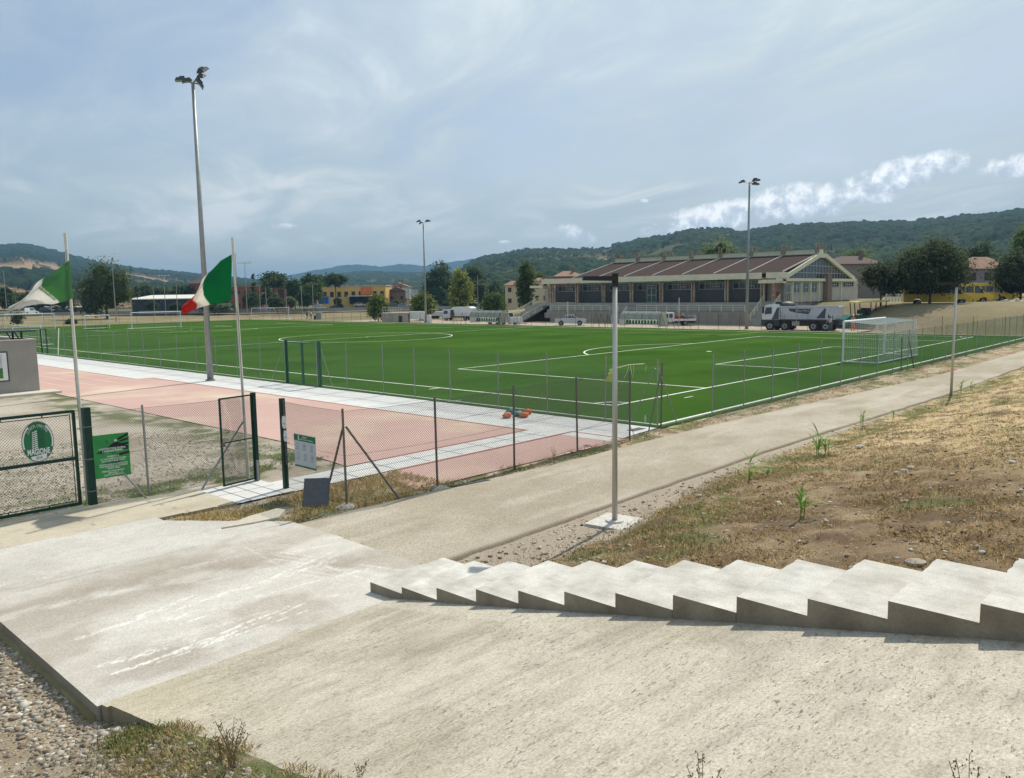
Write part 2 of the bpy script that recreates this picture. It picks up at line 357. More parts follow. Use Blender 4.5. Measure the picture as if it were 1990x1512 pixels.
for cx, cy, a in ((0, 0, 0), (PW, 0, 1.5708), (PW, PL, 3.1416), (0, PL, 4.7124)): arc(cx, cy, 1., a, a+1.5708, n=14)
hline(-.7, 0, 0+9.15+1, .1); 
for (x0, y0) in ((-3.2, 6.1), (3.6, -1.0), (23.6, -1.2)): hline(x0, x0+.7, y0, .06)
for x0, x1, yy in ((47.9, 56.5, 20), (47.9, 56.5, 84)): hline(x0, x1, yy, .08, 1)
vline(20, 84, 47.9, .08, 1); hline(25, 35, 109.5, .08, 1); vline(88, 109, 24.4, .08, 1); hline(2, 24, 112, .08, 1)
pitch_markings = struct(ln.build('pitch_markings', [mWhite, mYel]))
# low white kerb round the turf
mKerb = mat('pale_kerb', (.66, .66, .62), rough=.9, vary=.1, spec=.1)
kb = MB()
n = 40
for i in range(n):
    x0, x1 = -3.05+i*61/n, -3.05+(i+1)*61/n-.01; y0 = -3.95
    kb.box(((x0+x1)/2, y0, .03), (x1-x0, .12, .06))
for i in range(90):
    y0, y1 = -3.88+i*1.5, -3.88+(i+1)*1.5-.01
    kb.box((-2.95, (y0+y1)/2, .018), (.07, y1-y0, .036))
kerb = struct(kb.build('kerb', mKerb))

# running track surface and grey slabs
mTrack = mat('track_surface', (.475, .325, .285), rough=.95, col2=(.56, .46, .35), vscale=.16, vary=.07, fine=.07, fscale=25, spec=.1, vthr=(.52, .68))
mTrackE = mat('track_edge', (.33, .14, .12), rough=.95, vary=.15, spec=.1)
mSlab = mat('grey_slabs', (.55, .555, .54), rough=.9, vary=.07, vscale=1.2, fine=.05, fscale=30, spec=.15)
mLine = mat('slab_joint', (.20, .20, .20), rough=1, vary=.1)
tr = MB()
tr.quad((-12.5, -.95, 0), (-6.28, -.95, 0), (-6.28, 70, 0), (-12.5, 70, 0)); tr.quad((-13.9, -4.35, 0), (-5.6, -4.5, 0), (-5.6, -2.35, 0), (-13.4, -2.35, 0)); tr.quad((-13.4, -.95, 0), (-12.5, -.95, 0), (-12.5, 3.2, 0), (-12.9, 3.2, 0))
track = struct(tr.build('running_track', mTrack))
te = MB(); z = .006
for a, b, w in (((-6.33, -.9), (-6.33, 27.3), .10), ((-12.5, -1.0), (-6.28, -1.0), .12), ((-13.0, -2.36), (-5.6, -2.36), .12), ((-5.62, -2.4), (-5.62, -4.4), .10), ((-7.2, 27.3), (-6.3, 27.3), .08), ((-7.2, 27.3), (-7.2, 70), .08)):
    if a[0] == b[0]: te.quad((a[0]-w/2, min(a[1], b[1]), z), (a[0]+w/2, min(a[1], b[1]), z), (a[0]+w/2, max(a[1], b[1]), z), (a[0]-w/2, max(a[1], b[1]), z))
    else: te.quad((a[0], a[1]-w/2, z+.002), (b[0], a[1]-w/2, z+.002), (b[0], a[1]+w/2, z+.002), (a[0], a[1]+w/2, z+.002))
struct(te.build('track_border', mTrackE))
tl = MB()
mTL = mat('faded_lane', (.66, .50, .40), rough=.95, vary=.15)
for i, xx in enumerate((-7.5, -8.7, -9.9, -11.1)):
    for k in range(5): tl.quad((xx, 26+k*9, .003), (xx+.06, 26+k*9, .003), (xx+.06, 34.6+k*9, .003), (xx, 34.6+k*9, .003))
struct(tl.build('track_lane_lines', mTL))
sl = MB(); sl.quad((-6.28, -4.35, .004), (-3.38, -4.1, .004), (-3.38, 70, .004), (-6.28, 70, .004)); sl.quad((-16.1, -2.3, .004), (-6.28, -2.3, .004), (-6.28, -1.06, .004), (-16.1, -1.06, .004))
sl.quad((-7.2, 27.3, .004), (-6.28, 27.3, .004), (-6.28, 70, .004), (-7.2, 70, .004)); sl.quad((-17.3, -2.35, .02), (-15.75, -2.28, .02), (-15.75, -.5, .02), (-17.3, -.5, .02))
struct(sl.build('slab_walkway', mSlab))
jn = MB(); z = .011
for k in range(-1, 28): yy = k*2.5+.1; jn.quad((-6.2, yy, z), (-3.45, yy, z), (-3.45, yy+.025, z), (-6.2, yy+.025, z))
for k in range(8): xx = -15.2+k*1.2; jn.quad((xx, -2.25, z), (xx+.02, -2.25, z), (xx+.02, -1.1, z), (xx, -1.1, z))
jn.quad((-4.85, -4.1, z), (-4.83, -4.1, z), (-4.83, 60, z), (-4.85, 60, z)); jn.quad((-15.7, -1.66, z), (-6.3, -1.66, z), (-6.3, -1.64, z), (-15.7, -1.64, z))
for xx in (-16.9, -16.5, -16.1): jn.quad((xx, -2.3, .026), (xx+.015, -2.3, .026), (xx+.015, -.55, .026), (xx, -.55, .026))
jn.quad((-17.25, -1.4, .026), (-15.8, -1.4, .026), (-15.8, -1.385, .026), (-17.25, -1.385, .026))
struct(jn.build('slab_joints', mLine))

# asphalt path
mPath = mat('path_asphalt', (1, 1, 1), rough=.95, attr=True, vary=.06, vscale=1.5, fine=.38, fscale=34., bump=.5, bscale=60., spec=.1)
def path_rows():
    xs = np.r_[np.arange(-18.0, 20, .25), np.arange(20, 66, .8)]
    hi = -4.75 - .42*sstep(-16, -9, xs) - 1.6*sstep(-8, 24, xs) + .12*(fbm(xs*1.3, 0*xs, 51)-.5)
    lo = -8.62 - .5*sstep(-6, 12, xs) + .10*(fbm(xs*1.6, 0*xs+9, 52)-.5)
    return xs, hi, lo
px_, hi_, lo_ = path_rows(); NR = 26; V = []; 
for j in range(NR+2):
    t = (j-.5)/(NR-1) if 0 < j < NR+1 else None
    if j == 0: V.append(np.stack([px_, lo_-.05, 0*px_-.05], 1))
    elif j == NR+1: V.append(np.stack([px_, hi_+.05, 0*px_-.05], 1))
    else:
        t = (j-1)/(NR-1); yy = lo_+(hi_-lo_)*t; V.append(np.stack([px_, yy, .032+.012*np.sin(t*np.pi)+0*px_], 1))
V = np.concatenate(V); nx = len(px_); idx = np.arange(nx*(NR+2)).reshape(NR+2, nx)
F = np.stack([idx[:-1, :-1].ravel(), idx[:-1, 1:].ravel(), idx[1:, 1:].ravel(), idx[1:, :-1].ravel()], 1)
f = fbm(V[:, 0]*.5, V[:, 1]*.9, 53); c = cmix((.32, .28, .215), (.39, .35, .28), (f-.35)*3)
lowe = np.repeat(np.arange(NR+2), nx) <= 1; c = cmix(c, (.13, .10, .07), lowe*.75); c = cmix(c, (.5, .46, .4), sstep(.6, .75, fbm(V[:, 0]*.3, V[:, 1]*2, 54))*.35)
struct(npmesh('path', V, F, mPath, colors=c, smooth=True))

# ---- landing, old strip, ramp, with stains and chalky tyre scrapes painted as marks of their own
mConc = mat('poured_concrete', (1, 1, 1), rough=.92, attr=True, vary=.06, vscale=2.5, fine=.22, fscale=38., bump=.35, bscale=70., spec=.15)
def seg_d(x, y, a, b):
    ax, ay = a; bx, by = b; t = np.clip(((x-ax)*(bx-ax)+(y-ay)*(by-ay))/((bx-ax)**2+(by-ay)**2), 0, 1)
    return np.hypot(x-ax-t*(bx-ax), y-ay-t*(by-ay)), t
STROKES = [((205,1290),(380,1240),.10,.45),((300,1250),(520,1190),.12,.4),((420,1160),(650,1090),.12,.4),((240,1225),(460,1170),.10,.4),((540,1090),(760,1120),.10,.35),((100,1180),(330,1130),.12,.3),((330,1110),(560,1060),.12,.3),((190,1297),(320,1262),.05,1.),((220,1311),(460,1228),.045,1.),((260,1298),(520,1196),.03,.9),((320,1278),(560,1180),.035,.9),((380,1262),(590,1175),.03,1.),((300,1290),(600,1186),.02,.9),((230,1290),(420,1235),.02,.7),
  ((150,1242),(270,1205),.06,.7),((270,1200),(372,1160),.07,.9),((330,1190),(480,1140),.04,.8),((240,1215),(400,1158),.03,.7),((480,1145),(640,1075),.05,.8),((560,1120),(700,1060),.05,.6),((500,1160),(720,1105),.05,.6),((340,1204),(372,1190),.03,1.),((352,1214),(400,1198),.03,1.),
  ((600,1090),(720,1130),.04,.6),((560,1075),(640,1060),.06,.5),((700,1098),(780,1110),.05,.6),((470,1060),(560,1110),.03,.4),((640,1160),(720,1150),.05,.5),((20,1140),(120,1118),.10,.35),((110,1128),(240,1095),.06,.3)]
def land_c(x, y, z):
    n = fbm(x*.55, y*.8, 61, 5); c = cmix((.50, .475, .43), (.36, .33, .285), (n-.38)*3.6)
    far = sstep(-4.5, -4.2, y); c = cmix(c, (.47, .45, .415), far*.7)
    c = cmix(c, (.54, .52, .48), .5*sstep(.54, .68, fbm(x*1.1+3, y*2.6, 62, 4)))
    c = cmix(c, (.28, .235, .185), .45*sstep(.5, .68, fbm(x*.8+13, y*1.1, 66, 4))*sstep(-4, -6, y))
    for (a, b, w, k) in STROKES:
        A, B = atz(*a, .06), atz(*b, .06); d, t = seg_d(x, y + .05*(vnoise(x*2.2, y*2, 63)-.5), A[:2], B[:2])
        g = (1-sstep(w*.35, w*1.1, d))*k*sstep(.28, .62, vnoise(x*5+y*17, y*38-x*8, 64)+.25*k)*np.clip(1.3-t*.5, 0, 1); c = cmix(c, (.72, .70, .665), g*.85*sstep(.32, .70, .6*vnoise(x*11+y*6, y*60-x*14, 67)+.55*vnoise(x*27, y*90+x*20, 68)))
    # tread blocks
    A, B = atz(560, 1085, .06), atz(620, 1130, .06)
    d, t = seg_d(x, y, A[:2], B[:2]); g = (1-sstep(.3, .45, d))*(np.sin(x*38+y*14) > .35)*.3*sstep(.35, .6, vnoise(x*4, y*4, 69)); c = cmix(c, (.66, .65, .62), g)
    jo = (np.abs(y+4.32-.02*x) < .012) ; c = cmix(c, (.29, .27, .24), jo*.6)
    return c
SLABT = .07
def land_z(X, Y): return SLABT + .006*(fbm(X*1.5, Y*1.5, 65)-.5)
def outline_mesh(name, xs, ys, zf, cf, m, inside, depth=.3):
    """fine gridded slab clipped to a mask, with a skirt down its rim"""
    X, Y = np.meshgrid(xs, ys); Z = zf(X, Y); ny, nx = X.shape
    cx, cy = (X[:-1, :-1]+X[1:, 1:])/2, (Y[:-1, :-1]+Y[1:, 1:])/2; keep = inside(cx, cy)
    V = np.stack([X.ravel(), Y.ravel(), Z.ravel()], 1); idx = np.arange(nx*ny).reshape(ny, nx)
    q = np.stack([idx[:-1, :-1], idx[:-1, 1:], idx[1:, 1:], idx[1:, :-1]], -1); F = q[keep]
    K = np.pad(keep, 1); ed = []
    for (dy, dx, e0, e1) in ((-1, 0, 0, 1), (0, 1, 1, 2), (1, 0, 2, 3), (0, -1, 3, 0)):
        nb = K[1+dy:1+dy+ny-1, 1+dx:1+dx+nx-1]; s = keep & ~nb; ed.append(np.stack([q[s][:, e0], q[s][:, e1]], 1))
    ed = np.concatenate(ed); low = V.copy(); low[:, 2] -= depth; Fs = np.stack([ed[:, 1], ed[:, 0], ed[:, 0]+len(V), ed[:, 1]+len(V)], 1)
    c = cf(V[:, 0], V[:, 1], V[:, 2]); dk = c*np.array([.62, .59, .54]); Fs = Fs + len(V); c = np.concatenate([c, dk, dk*.8]); V = np.concatenate([V, V, low]); F = np.concatenate([F, Fs])  # skirt colour darkened to paint in the shade of the rim, deeper below
    used = np.unique(F); mp = np.zeros(len(V), int); mp[used] = np.arange(len(used))
    return struct(npmesh(name, V[used], mp[F], m, colors=c[used], smooth=False))
def land_in(x, y):
    e = -2.15 - .02*(x+22); ch = -2.6 - (x+18.95)*1.25
    return (y < e) & (y < np.where(x > -18.95, ch, 9)) & (x < -17.32+.02*np.sin(y*3)) & (y > -9.30) & (x > -22.66-.0*y)
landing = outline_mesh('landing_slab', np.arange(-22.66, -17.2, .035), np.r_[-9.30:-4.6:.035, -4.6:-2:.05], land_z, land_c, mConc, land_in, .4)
def strip_c(x, y, z):
    n = fbm(x*.9, y*1.6, 71); c = cmix((.47, .42, .33), (.39, .34, .26), (n-.38)*3); c = cmix(c, (.22, .19, .15), .7*sstep(.35, .1, .25-y+.5*fbm(x*2, y, 72)))
    return cmix(c, (.26, .24, .19), .8*(np.abs(((x+.12*y)*.62) % 1-.5) < .008))
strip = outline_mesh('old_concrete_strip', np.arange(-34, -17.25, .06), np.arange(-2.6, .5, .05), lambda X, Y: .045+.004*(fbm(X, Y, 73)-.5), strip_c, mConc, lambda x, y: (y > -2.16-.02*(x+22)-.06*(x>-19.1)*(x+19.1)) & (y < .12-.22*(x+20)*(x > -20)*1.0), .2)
def ramp_c(x, y, z):
    n = fbm(x*.5, y*1.1, 81, 5); c = cmix((.455, .415, .34), (.36, .325, .255), (n-.36)*3)
    st = fbm(x*1.6, y*13+x*1.5, 82, 4); c = cmix(c, (.25, .22, .17), .34*sstep(.5, .72, st)); c = cmix(c, (.27, .245, .20), .35*sstep(.52, .68, fbm(x*.8+3, y*1.3, 88))*sstep(-21.8, -20, x))
    c = cmix(c, (.52, .48, .40), .35*sstep(.55, .7, fbm(x*1.2+7, y*5, 83)))
    w1, _ = worley(x*5.2+.5*vnoise(x*9, y*9, 3), y*11+.6*vnoise(x*7, y*7, 4), 84); c = cmix(c, (.16, .14, .11), .12*sstep(.60, .78, w1)*sstep(.4, .62, fbm(x*.9, y*1.6, 85)))
    c = cmix(c, (.47, .42, .31), .6*sstep(-21.2, -22.3, x)*sstep(-12.5, -9.5, y))
    # smoother band beside the wall of the steps
    b = sstep(-19.0, -18.95, x)*sstep(-13.6, -12, y); c = cmix(c, (.46, .43, .36), b*.7)
    return c
def ramp_zf(X, Y): return SLABT - .003 + RAMPZ(Y) + .012*(fbm(X*2.5, Y*9, 86)-.5)*sstep(-9.4, -9.8, Y)
def ramp_mat():
    m = mat('brushed_ramp_concrete', (1, 1, 1), rough=.93, attr=True, vary=.08, vscale=1.5, fine=.30, fscale=42., spec=.08).copy(); t = NT(m.node_tree); b = t.n['Principled BSDF']
    old = b.inputs['Base Color'].links[0].from_socket; tc = t.node('ShaderNodeTexCoord').outputs['Object']
    st = t.node('ShaderNodeVectorMath', operation='MULTIPLY', inp={0: tc, 1: (14, 38, 20)}).outputs[0]
    pits = t.ramp(t.noise(st, 1., 4, .62, .8), [(.56, 0.), (.66, 1.)]); zone = t.ramp(t.noise(tc, .9, 4, .6), [(.34, .3), (.6, 1.)])
    vw = t.node('ShaderNodeVectorMath', operation='ADD', inp={0: tc, 1: t.node('ShaderNodeVectorMath', operation='SCALE', inp={0: t.node('ShaderNodeTexNoise', inp={'Vector': tc, 'Scale': 5.}).outputs['Color'], 'Scale': .25}).outputs[0]}).outputs[0]
    vo = t.node('ShaderNodeTexVoronoi', feature='DISTANCE_TO_EDGE', inp={'Vector': vw, 'Scale': 2.1}).outputs['Distance']; crack = t.m('MULTIPLY', t.m('LESS_THAN', vo, .008), t.ramp(t.noise(tc, 1.1, 3), [(.5, 0.), (.6, .8)]))
    k = t.m('ADD', t.m('MULTIPLY', pits, t.m('MULTIPLY', zone, .95)), t.m('MULTIPLY', crack, .5), clamp=True)
    c = t.mix(k, old, (.15, .13, .10)); t.l.new(c, b.inputs['Base Color'])
    bn = t.node('ShaderNodeBump', inp={'Height': t.m('SUBTRACT', t.noise(tc, 70, 4, .7), t.m('MULTIPLY', pits, .8)), 'Strength': .32, 'Distance': .010}); t.l.new(bn.outputs[0], b.inputs['Normal']); return m
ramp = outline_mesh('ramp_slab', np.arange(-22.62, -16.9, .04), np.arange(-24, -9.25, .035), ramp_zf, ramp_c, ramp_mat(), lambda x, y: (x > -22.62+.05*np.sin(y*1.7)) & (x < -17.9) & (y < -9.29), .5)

# ---- the stair: long level treads climbing beside the ramp, cast in one piece
def stair():
    mStep = mat('step_concrete', (.46, .44, .395), rough=.92, col2=(.55, .535, .495), vscale=1.6, vary=.2, fine=.13, fscale=50., bump=.5, bscale=55., spec=.12)
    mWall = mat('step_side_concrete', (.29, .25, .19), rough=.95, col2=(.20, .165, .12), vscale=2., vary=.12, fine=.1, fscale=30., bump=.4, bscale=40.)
    t = thing('concrete_stairs', 'long run of pale concrete steps with deep treads climbing beside the ramp', 'stairs', (-17.8, -9, 0))
    ys = [-8.85]+[-9.52-.717*k for k in range(16)]
    for k in range(len(ys)-1):
        b = MB(); zt = .15*(k+1)+.07*max(0, 1-k); x0, x1 = -18.64+.04*k, -17.18+.045*k; y0, y1 = ys[k], ys[k+1]
        x0b, x1b = x0+.04, x1+.045; n = 26; vs = []; r2 = random.Random(k)
        # slightly dished tread with chipped front edge
        for j in range(2):
            for i in range(n+1):
                q = i/n; xx = (x0 if j == 0 else x0b)*(1-q) + (x1 if j == 0 else x1b)*q
                vs.append((xx, (y0 if j == 0 else y1) + (r2.uniform(-.009, .009) if j == 0 else 0), zt + r2.uniform(-.0015, .0015) + (.0 if j == 0 else -.02)))
        fs = [(i+1, i, n+1+i, n+2+i)[::-1] for i in range(n)]
        fs = [(i, i+1, n+2+i, n+1+i)[::-1] for i in range(n)]
        b.add(vs, fs, 0)
        zl = float(RAMPZ(y1)) - .4 if k else -.1
        base = len(b.v); f0, fN = vs[0], vs[n]; g0, gN = vs[n+1], vs[2*n+1]
        zr = .15*k+.07*(k == 1) - .03 if k else -.05
        # riser
        for i in range(n): b.add([vs[i], vs[i+1], (vs[i+1][0], vs[i+1][1], zr), (vs[i][0], vs[i][1], zr)], [(0, 1, 2, 3)], 0)
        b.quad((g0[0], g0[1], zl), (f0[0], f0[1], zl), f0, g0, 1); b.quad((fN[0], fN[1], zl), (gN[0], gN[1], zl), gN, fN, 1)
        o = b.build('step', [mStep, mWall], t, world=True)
stair()

# ---- bank of dry earth to the right, sloping down to the path
def bank_h(X, Y):
    Y0 = -9.45 - .0*X; s = np.maximum(0, Y0-Y); h = .205*s*sstep(0, .9, s) + .03*sstep(0, .3, s)
    h = h + (.10*(fbm(X*.5, Y*.5, 91)-.5)*2 + .05*(fbm(X*2.3, Y*2.3, 92)-.5)*2 + .022*(vnoise(X*9, Y*9, 93)-.5)*2)*sstep(-.1, 1.2, s)
    nst = sstep(-15.9, -17.1, X); stz = .15*np.floor(np.clip((-8.85-Y)/.717, 0, 30)); stz = np.clip((-9.3-Y)/.717, 0, 30)*.15-.02
    return h*(1-nst) + nst*np.where(Y < -8.9, np.maximum(stz, -.02), -.02) - .003 + .012*(vnoise(X*12, Y*12, 8)-.5)
def bank_c(x, y, z):
    n = fbm(x*.35, y*.5, 94); f = fbm(x*2.4, y*2.4, 95); c = cmix((.135, .095, .058), (.25, .185, .115), (f-.35)*3)
    dry = sstep(-12, -1, x+3*(n-.5)*2); c = cmix(c, (.50, .385, .225), np.clip(dry*1.1+.25*sstep(.55, .7, fbm(x*1.2, y*1.2, 96)), 0, 1)*sstep(.25, .5, fbm(x*3, y*3, 97)))
    gb = -9.25-1.5*sstep(-6, -15, x); g = sstep(1.2, .2, np.abs(y-gb+.5))*sstep(-17, -14, x); c = cmix(c, GRN, g*.75*sstep(.38, .58, fbm(x*2.2, y*2.2, 98)))
    c = cmix(c, (.09, .12, .04), .6*sstep(.64, .72, fbm(x*.9+4, y*.9, 99)))
    gb = -9.05-1.0*sstep(-8, -15, x); gr = sstep(gb-.25, gb+.1, y+.25*(fbm(x*1.2, y*1.2, 90)-.5)); c = cmix(c, (.36, .31, .25), gr*.85)
    return c
bank = struct(grid('earth_bank', np.r_[np.arange(-17.0, -3, .07), np.arange(-3, 14, .12), np.arange(14, 52, .5)], np.r_[np.arange(-24, -17.5, .25), np.arange(-17.5, -8.55, .07)], bank_h, bank_c, mEarth))

# ---- stony ground left of the landing, rising towards the viewer
def left_h(X, Y):
    s = np.maximum(0, -8.9-Y); h = -.12 + .197*s*sstep(0, 2.2, s) + .11*sstep(0, 1.6, s)
    d = np.maximum(0, -22.64-X); h = h - .10*d*sstep(0, 2, s)*(1-sstep(3, 8, s)) + .16*d*sstep(4, 8, s)*(d < 4) 
    h = h + .06*(fbm(X*1.2, Y*1.2, 101)-.5) + .035*(fbm(X*5, Y*5, 102)-.5)
    return h
def left_c(x, y, z):
    f = fbm(x*1.7, y*1.7, 103); c = cmix((.33, .27, .19), (.24, .19, .13), (f-.38)*3); c = cmix(c, PALE, .6*sstep(.58, .7, fbm(x*6, y*6, 104)))
    g = sstep(.44, .6, fbm(x*1.5, y*1.5, 105))*sstep(-10.4, -11.2, y)*sstep(-24.2, -23.2, x); return cmix(c, GRN, g*.8)
left_ground = struct(grid('stony_ground', np.r_[np.arange(-60, -32, 1.), np.arange(-32, -22.5, .06)], np.r_[np.arange(-60, -20, 1.), np.arange(-20, -1.75, .06)], left_h, left_c, mEarth))
# ------------------------------------------------------------------ fences
mGalv = mat('galvanised_post', (.27, .285, .28), rough=.55, metal=.35, vary=.15, vscale=8.)
mWire = mat('chain_wire', (.11, .11, .105), rough=.6, metal=.3, vary=0)
mWireG = mat('green_wire', (.10, .19, .14), rough=.6, vary=0)
mDkPost = mat('grey_brown_post', (.14, .125, .115), rough=.7, vary=.2, vscale=10., metal=.2)
mRustP = mat('brown_post', (.12, .085, .06), rough=.85, vary=.2)
mDGreen = mat('dark_green_paint', (.008, .038, .028), rough=.5, vary=.15, vscale=6., spec=.25)
mGGreen = mat('gate_green', (.018, .10, .06), rough=.45, vary=.12, vscale=6., spec=.4)
mCream = mat('cream_paint', (.55, .54, .48), rough=.6, vary=.1, vscale=6.)
mStain = mat('galvanised_mast', (.30, .315, .31), rough=.5, metal=.4, vary=.12, vscale=2.)
def strands(L, H, p, r):
    """diagonal wires across an L x H panel; returns (a, b) end points in (s, z)"""
    out = []
    for k in np.arange(-H, L, p):
        s0, z0, s1, z1 = k, 0, k+H, H
        if s0 < 0: z0 -= s0; s0 = 0
        if s1 > L: z1 -= s1-L; s1 = L
        if s1-s0 > .01: out.append((s0, z0, s1, z1)); out.append((L-s0, z0, L-s1, z1))
    return out
def wire_panel(name, A, B, z0, z1, p, r, m, parent, off=0., seed=0):
    A = np.array(A[:2], float); B = np.array(B[:2], float); L = np.linalg.norm(B-A); d = (B-A)/L; nrm = np.array([-d[1], d[0]])
    V = []; F = []; rs = np.random.default_rng(seed)
    seg = np.array(strands(L, z1-z0, p, r)); n = len(seg)
    sway = lambda s, z: .012*np.sin(s*1.9+seed) + .006*np.sin(s*5+z*3)
    def P(s, z, o): 
        q = A + np.outer(s, d) + np.outer(sway(s, z)+off+o, nrm); sag = .018*np.sin(s*1.3+seed)*z/(z1-z0); return np.column_stack([q, z0+z-sag])
    s0, a0, s1, a1 = seg.T; o = np.where(np.arange(n) % 2, r, -r)
    p0, p1 = P(s0, a0, o), P(s1, a1, o); dr = p1-p0; dr /= np.linalg.norm(dr, axis=1)[:, None]
    e1 = np.cross(dr, [0, 0, 1.]); e1 /= np.linalg.norm(e1, axis=1)[:, None]; e2 = np.cross(dr, e1)
    for q in (p0, p1):
        for k in range(3): t = 2*np.pi*k/3+.4; V.append(q + r*(np.cos(t)*e1+np.sin(t)*e2))
    V = np.stack(V, 1).reshape(-1, 3); b = np.arange(n)*6
    for k in range(3): F.append(np.stack([b+k, b+(k+1) % 3, b+3+(k+1) % 3, b+3+k], 1))
    F = np.concatenate(F)
    # line wires top, middle, bottom
    if parent is not None: L0 = parent.location; V = V - np.array([L0.x, L0.y, L0.z])
    return npmesh(name, V, F, m, parent)
def line_wires(b, A, B, zs, r=.0022, off=0.):
    A = np.array(A[:2], float); B = np.array(B[:2], float); d = (B-A)/np.linalg.norm(B-A); nn = np.array([-d[1], d[0]])*off
    for z in zs: b.tube([(*(A+nn), z), (*((A+B)/2+nn), z-.015), (*(B+nn), z)], r, 4, caps=False)
def brace(b, top, foot, r=.02): b.tube([top, foot], r, 6)

def fence(label, pts, H, p, r, wmat, pmat, pr=.024, braces=(), group=None, z0=0., skip=(), loc=None, wires=True, npst=6):
    """posts at pts; netting between consecutive ones except where listed in skip"""
    t = thing('chain_link_fence', label, 'fence', loc or (pts[0][0], pts[0][1], 0), group=group)
    for i, q in enumerate(pts):
        b = MB(); tilt = (random.uniform(-.012, .012), random.uniform(-.012, .012)); h = H + random.uniform(-.02, .03)
        b.tube([(q[0], q[1], z0-.1), (q[0]+tilt[0]*h, q[1]+tilt[1]*h, z0+h)], pr, npst)
        b.build('post', pmat, t, world=True)
        for j, (dx, dy, hz) in enumerate(braces):
            pass
    if wires:
        segs = [(i, i+1) for i in range(len(pts)-1) if i not in skip]
        Vs = []; Fs = []
        for (i, j) in segs:
            o = wire_panel('netting', pts[i], pts[j], z0+.03, z0+H-.06, p, r, wmat, t, seed=i)
            me = o.data; n = len(me.vertices); co = np.empty(n*3); me.vertices.foreach_get('co', co); f = np.empty(len(me.loops), np.int32); me.loops.foreach_get('vertex_index', f)
            Fs.append(f.reshape(-1, 4)+sum(len(v) for v in Vs)); Vs.append(co.reshape(-1, 3)); bpy.data.objects.remove(o); bpy.data.meshes.remove(me)
        npmesh('netting', np.concatenate(Vs), np.concatenate(Fs), wmat, t)
        b = MB()
        for (i, j) in segs: line_wires(b, pts[i], pts[j], (z0+H-.07, z0+H*.52, z0+.06), r*1.1)
        b.build('line_wire', wmat, t, world=True)
    return t
def add_brace(t, top, foot, m, r=.02, name='brace'):
    b = MB(); b.tube([top, foot], r, 6); return b.build(name, m, t, world=True)

# near fence, yard side: from the big gate post to the corner by the small gate
fy = fence('chain link fence between the club gate post and the small open gate',
      [(-19.30, -.05), (-18.19, -.12), (-15.86, -.30)], 2.1, .06, .0032, mWire, mGalv, .026)
add_brace(fy, (-18.95, -.07, 1.0), (-18.35, -.42, 0), mGalv, .02)
add_brace(fy, (-15.93, -.34, 1.45), (-17.1, -.42, 0), mGalv, .024)
add_brace(fy, (-16.3, -.36, 1.25), (-16.42, -.44, 1.25), mDkPost, .012, 'latch')
# outer fence from the small gate round the corner and along the path
np_ = [(-15.79, -1.95), (-15.84, -4.36), (-13.53, -4.66), (-10.82, -4.58), (-8.0, -4.42), (-5.70, -4.62), (-3.05, -4.05)]
fo = fence('chain link fence with brown grey posts between the path and the pink track',
      np_[:], 2.12, .06, .0032, mWire, mDkPost, .027, skip=(5,))
add_brace(fo, (-15.84, -4.34, 1.72), (-15.84, -3.55, 0), mDkPost, .024)
add_brace(fo, (-15.80, -4.38, 1.72), (-14.72, -4.75, 0), mDkPost, .024)
add_brace(fo, (-3.1, -4.1, 1.9), (-4.1, -4.25, 0), mDkPost, .02)
cb = MB()
for (x, y) in ((-15.84, -4.36), (-13.5, -4.68)):
    cb = MB(); cb.ell((x, y, .0), (.26, .2, .07), 9, 4, jit=.12)
    cb.build('footing', mat('rough_footing', (.42, .39, .34), rough=1, vary=.2, vscale=10., bump=.6, bscale=30), fo, world=True)
# pitch fences
yl = [-4.2]+[-2.0+2.5*k for k in range(7)]+[15.39]
pf1 = fence('light green mesh fence from the path corner to the green double gate',
            [(-3.35, y) for y in [-4.1, -2.0, .6, 3.1, 5.8, 8.05, 10.2, 12.95, 15.39]], 2.25, .06, .0017, mWireG, mGalv, .022)
add_brace(pf1, (-3.33, -4.0, 1.95), (-3.3, -2.95, 0), mGalv, .018); add_brace(pf1, (-3.3, -4.1, 1.95), (-2.2, -4.15, 0), mGalv, .018)
add_brace(pf1, (-3.15, 15.3, 1.9), (-3.2, 14.3, 0), mGalv, .016)
pf2 = fence('light green mesh fence running left from the green double gate along the turf',
            [(-3.3, 18.36+2.45*k) for k in range(16)], 2.25, .07, .0018, mWireG, mGalv, .022)
add_brace(pf2, (-3.3, 18.4, 1.9), (-3.5, 19.5, 0), mGalv, .016)
pf3 = fence('light green mesh fence on the near touchline beyond the little dark green wicket',
            [(-3.1, 56.8+2.5*k) for k in range(22)], 2.25, .11, .0022, mWireG, mGalv, .022)
pf4 = fence('light green mesh fence along the goal line end of the pitch, beside the path',
            [(-.1+2.37*k, -4.3-.0085*(k*2.37)) for k in range(25)], 2.2, .065, .0018, mWireG, mGalv, .022)
for xx in (20.2, 21.3): add_brace(pf4, (xx, -4.45, 1.8), (xx+(1.0 if xx > 21 else -.1), -4.5, 0), mDkPost, .03)
pf5 = fence('low brown post fence along the far touchline, in front of the dugouts and parked trucks',
            [(58.15, -4.4+2.6*k) for k in range(50)], 1.75, .14, .003, mRustP, mRustP, .022, npst=5)
for yy in (31, 33.2, 34.4, 42.4, 43.4, 44.3, 57.2, 58.4, 60.2, 61.4, 69.2, 71): add_brace(pf5, (58.15, yy, 1.7), (58.3, yy+.55, 0), mRustP, .025); add_brace(pf5, (58.15, yy, 1.7), (58.3, yy-.55, 0), mRustP, .025)
pf6 = fence('tall thin post fence closing the far end of the turf at the left',
            [(58.1-2.9*k, 126+.45*k) for k in range(22)], 2.3, .16, .003, mRustP, mDkPost, .022, npst=5)

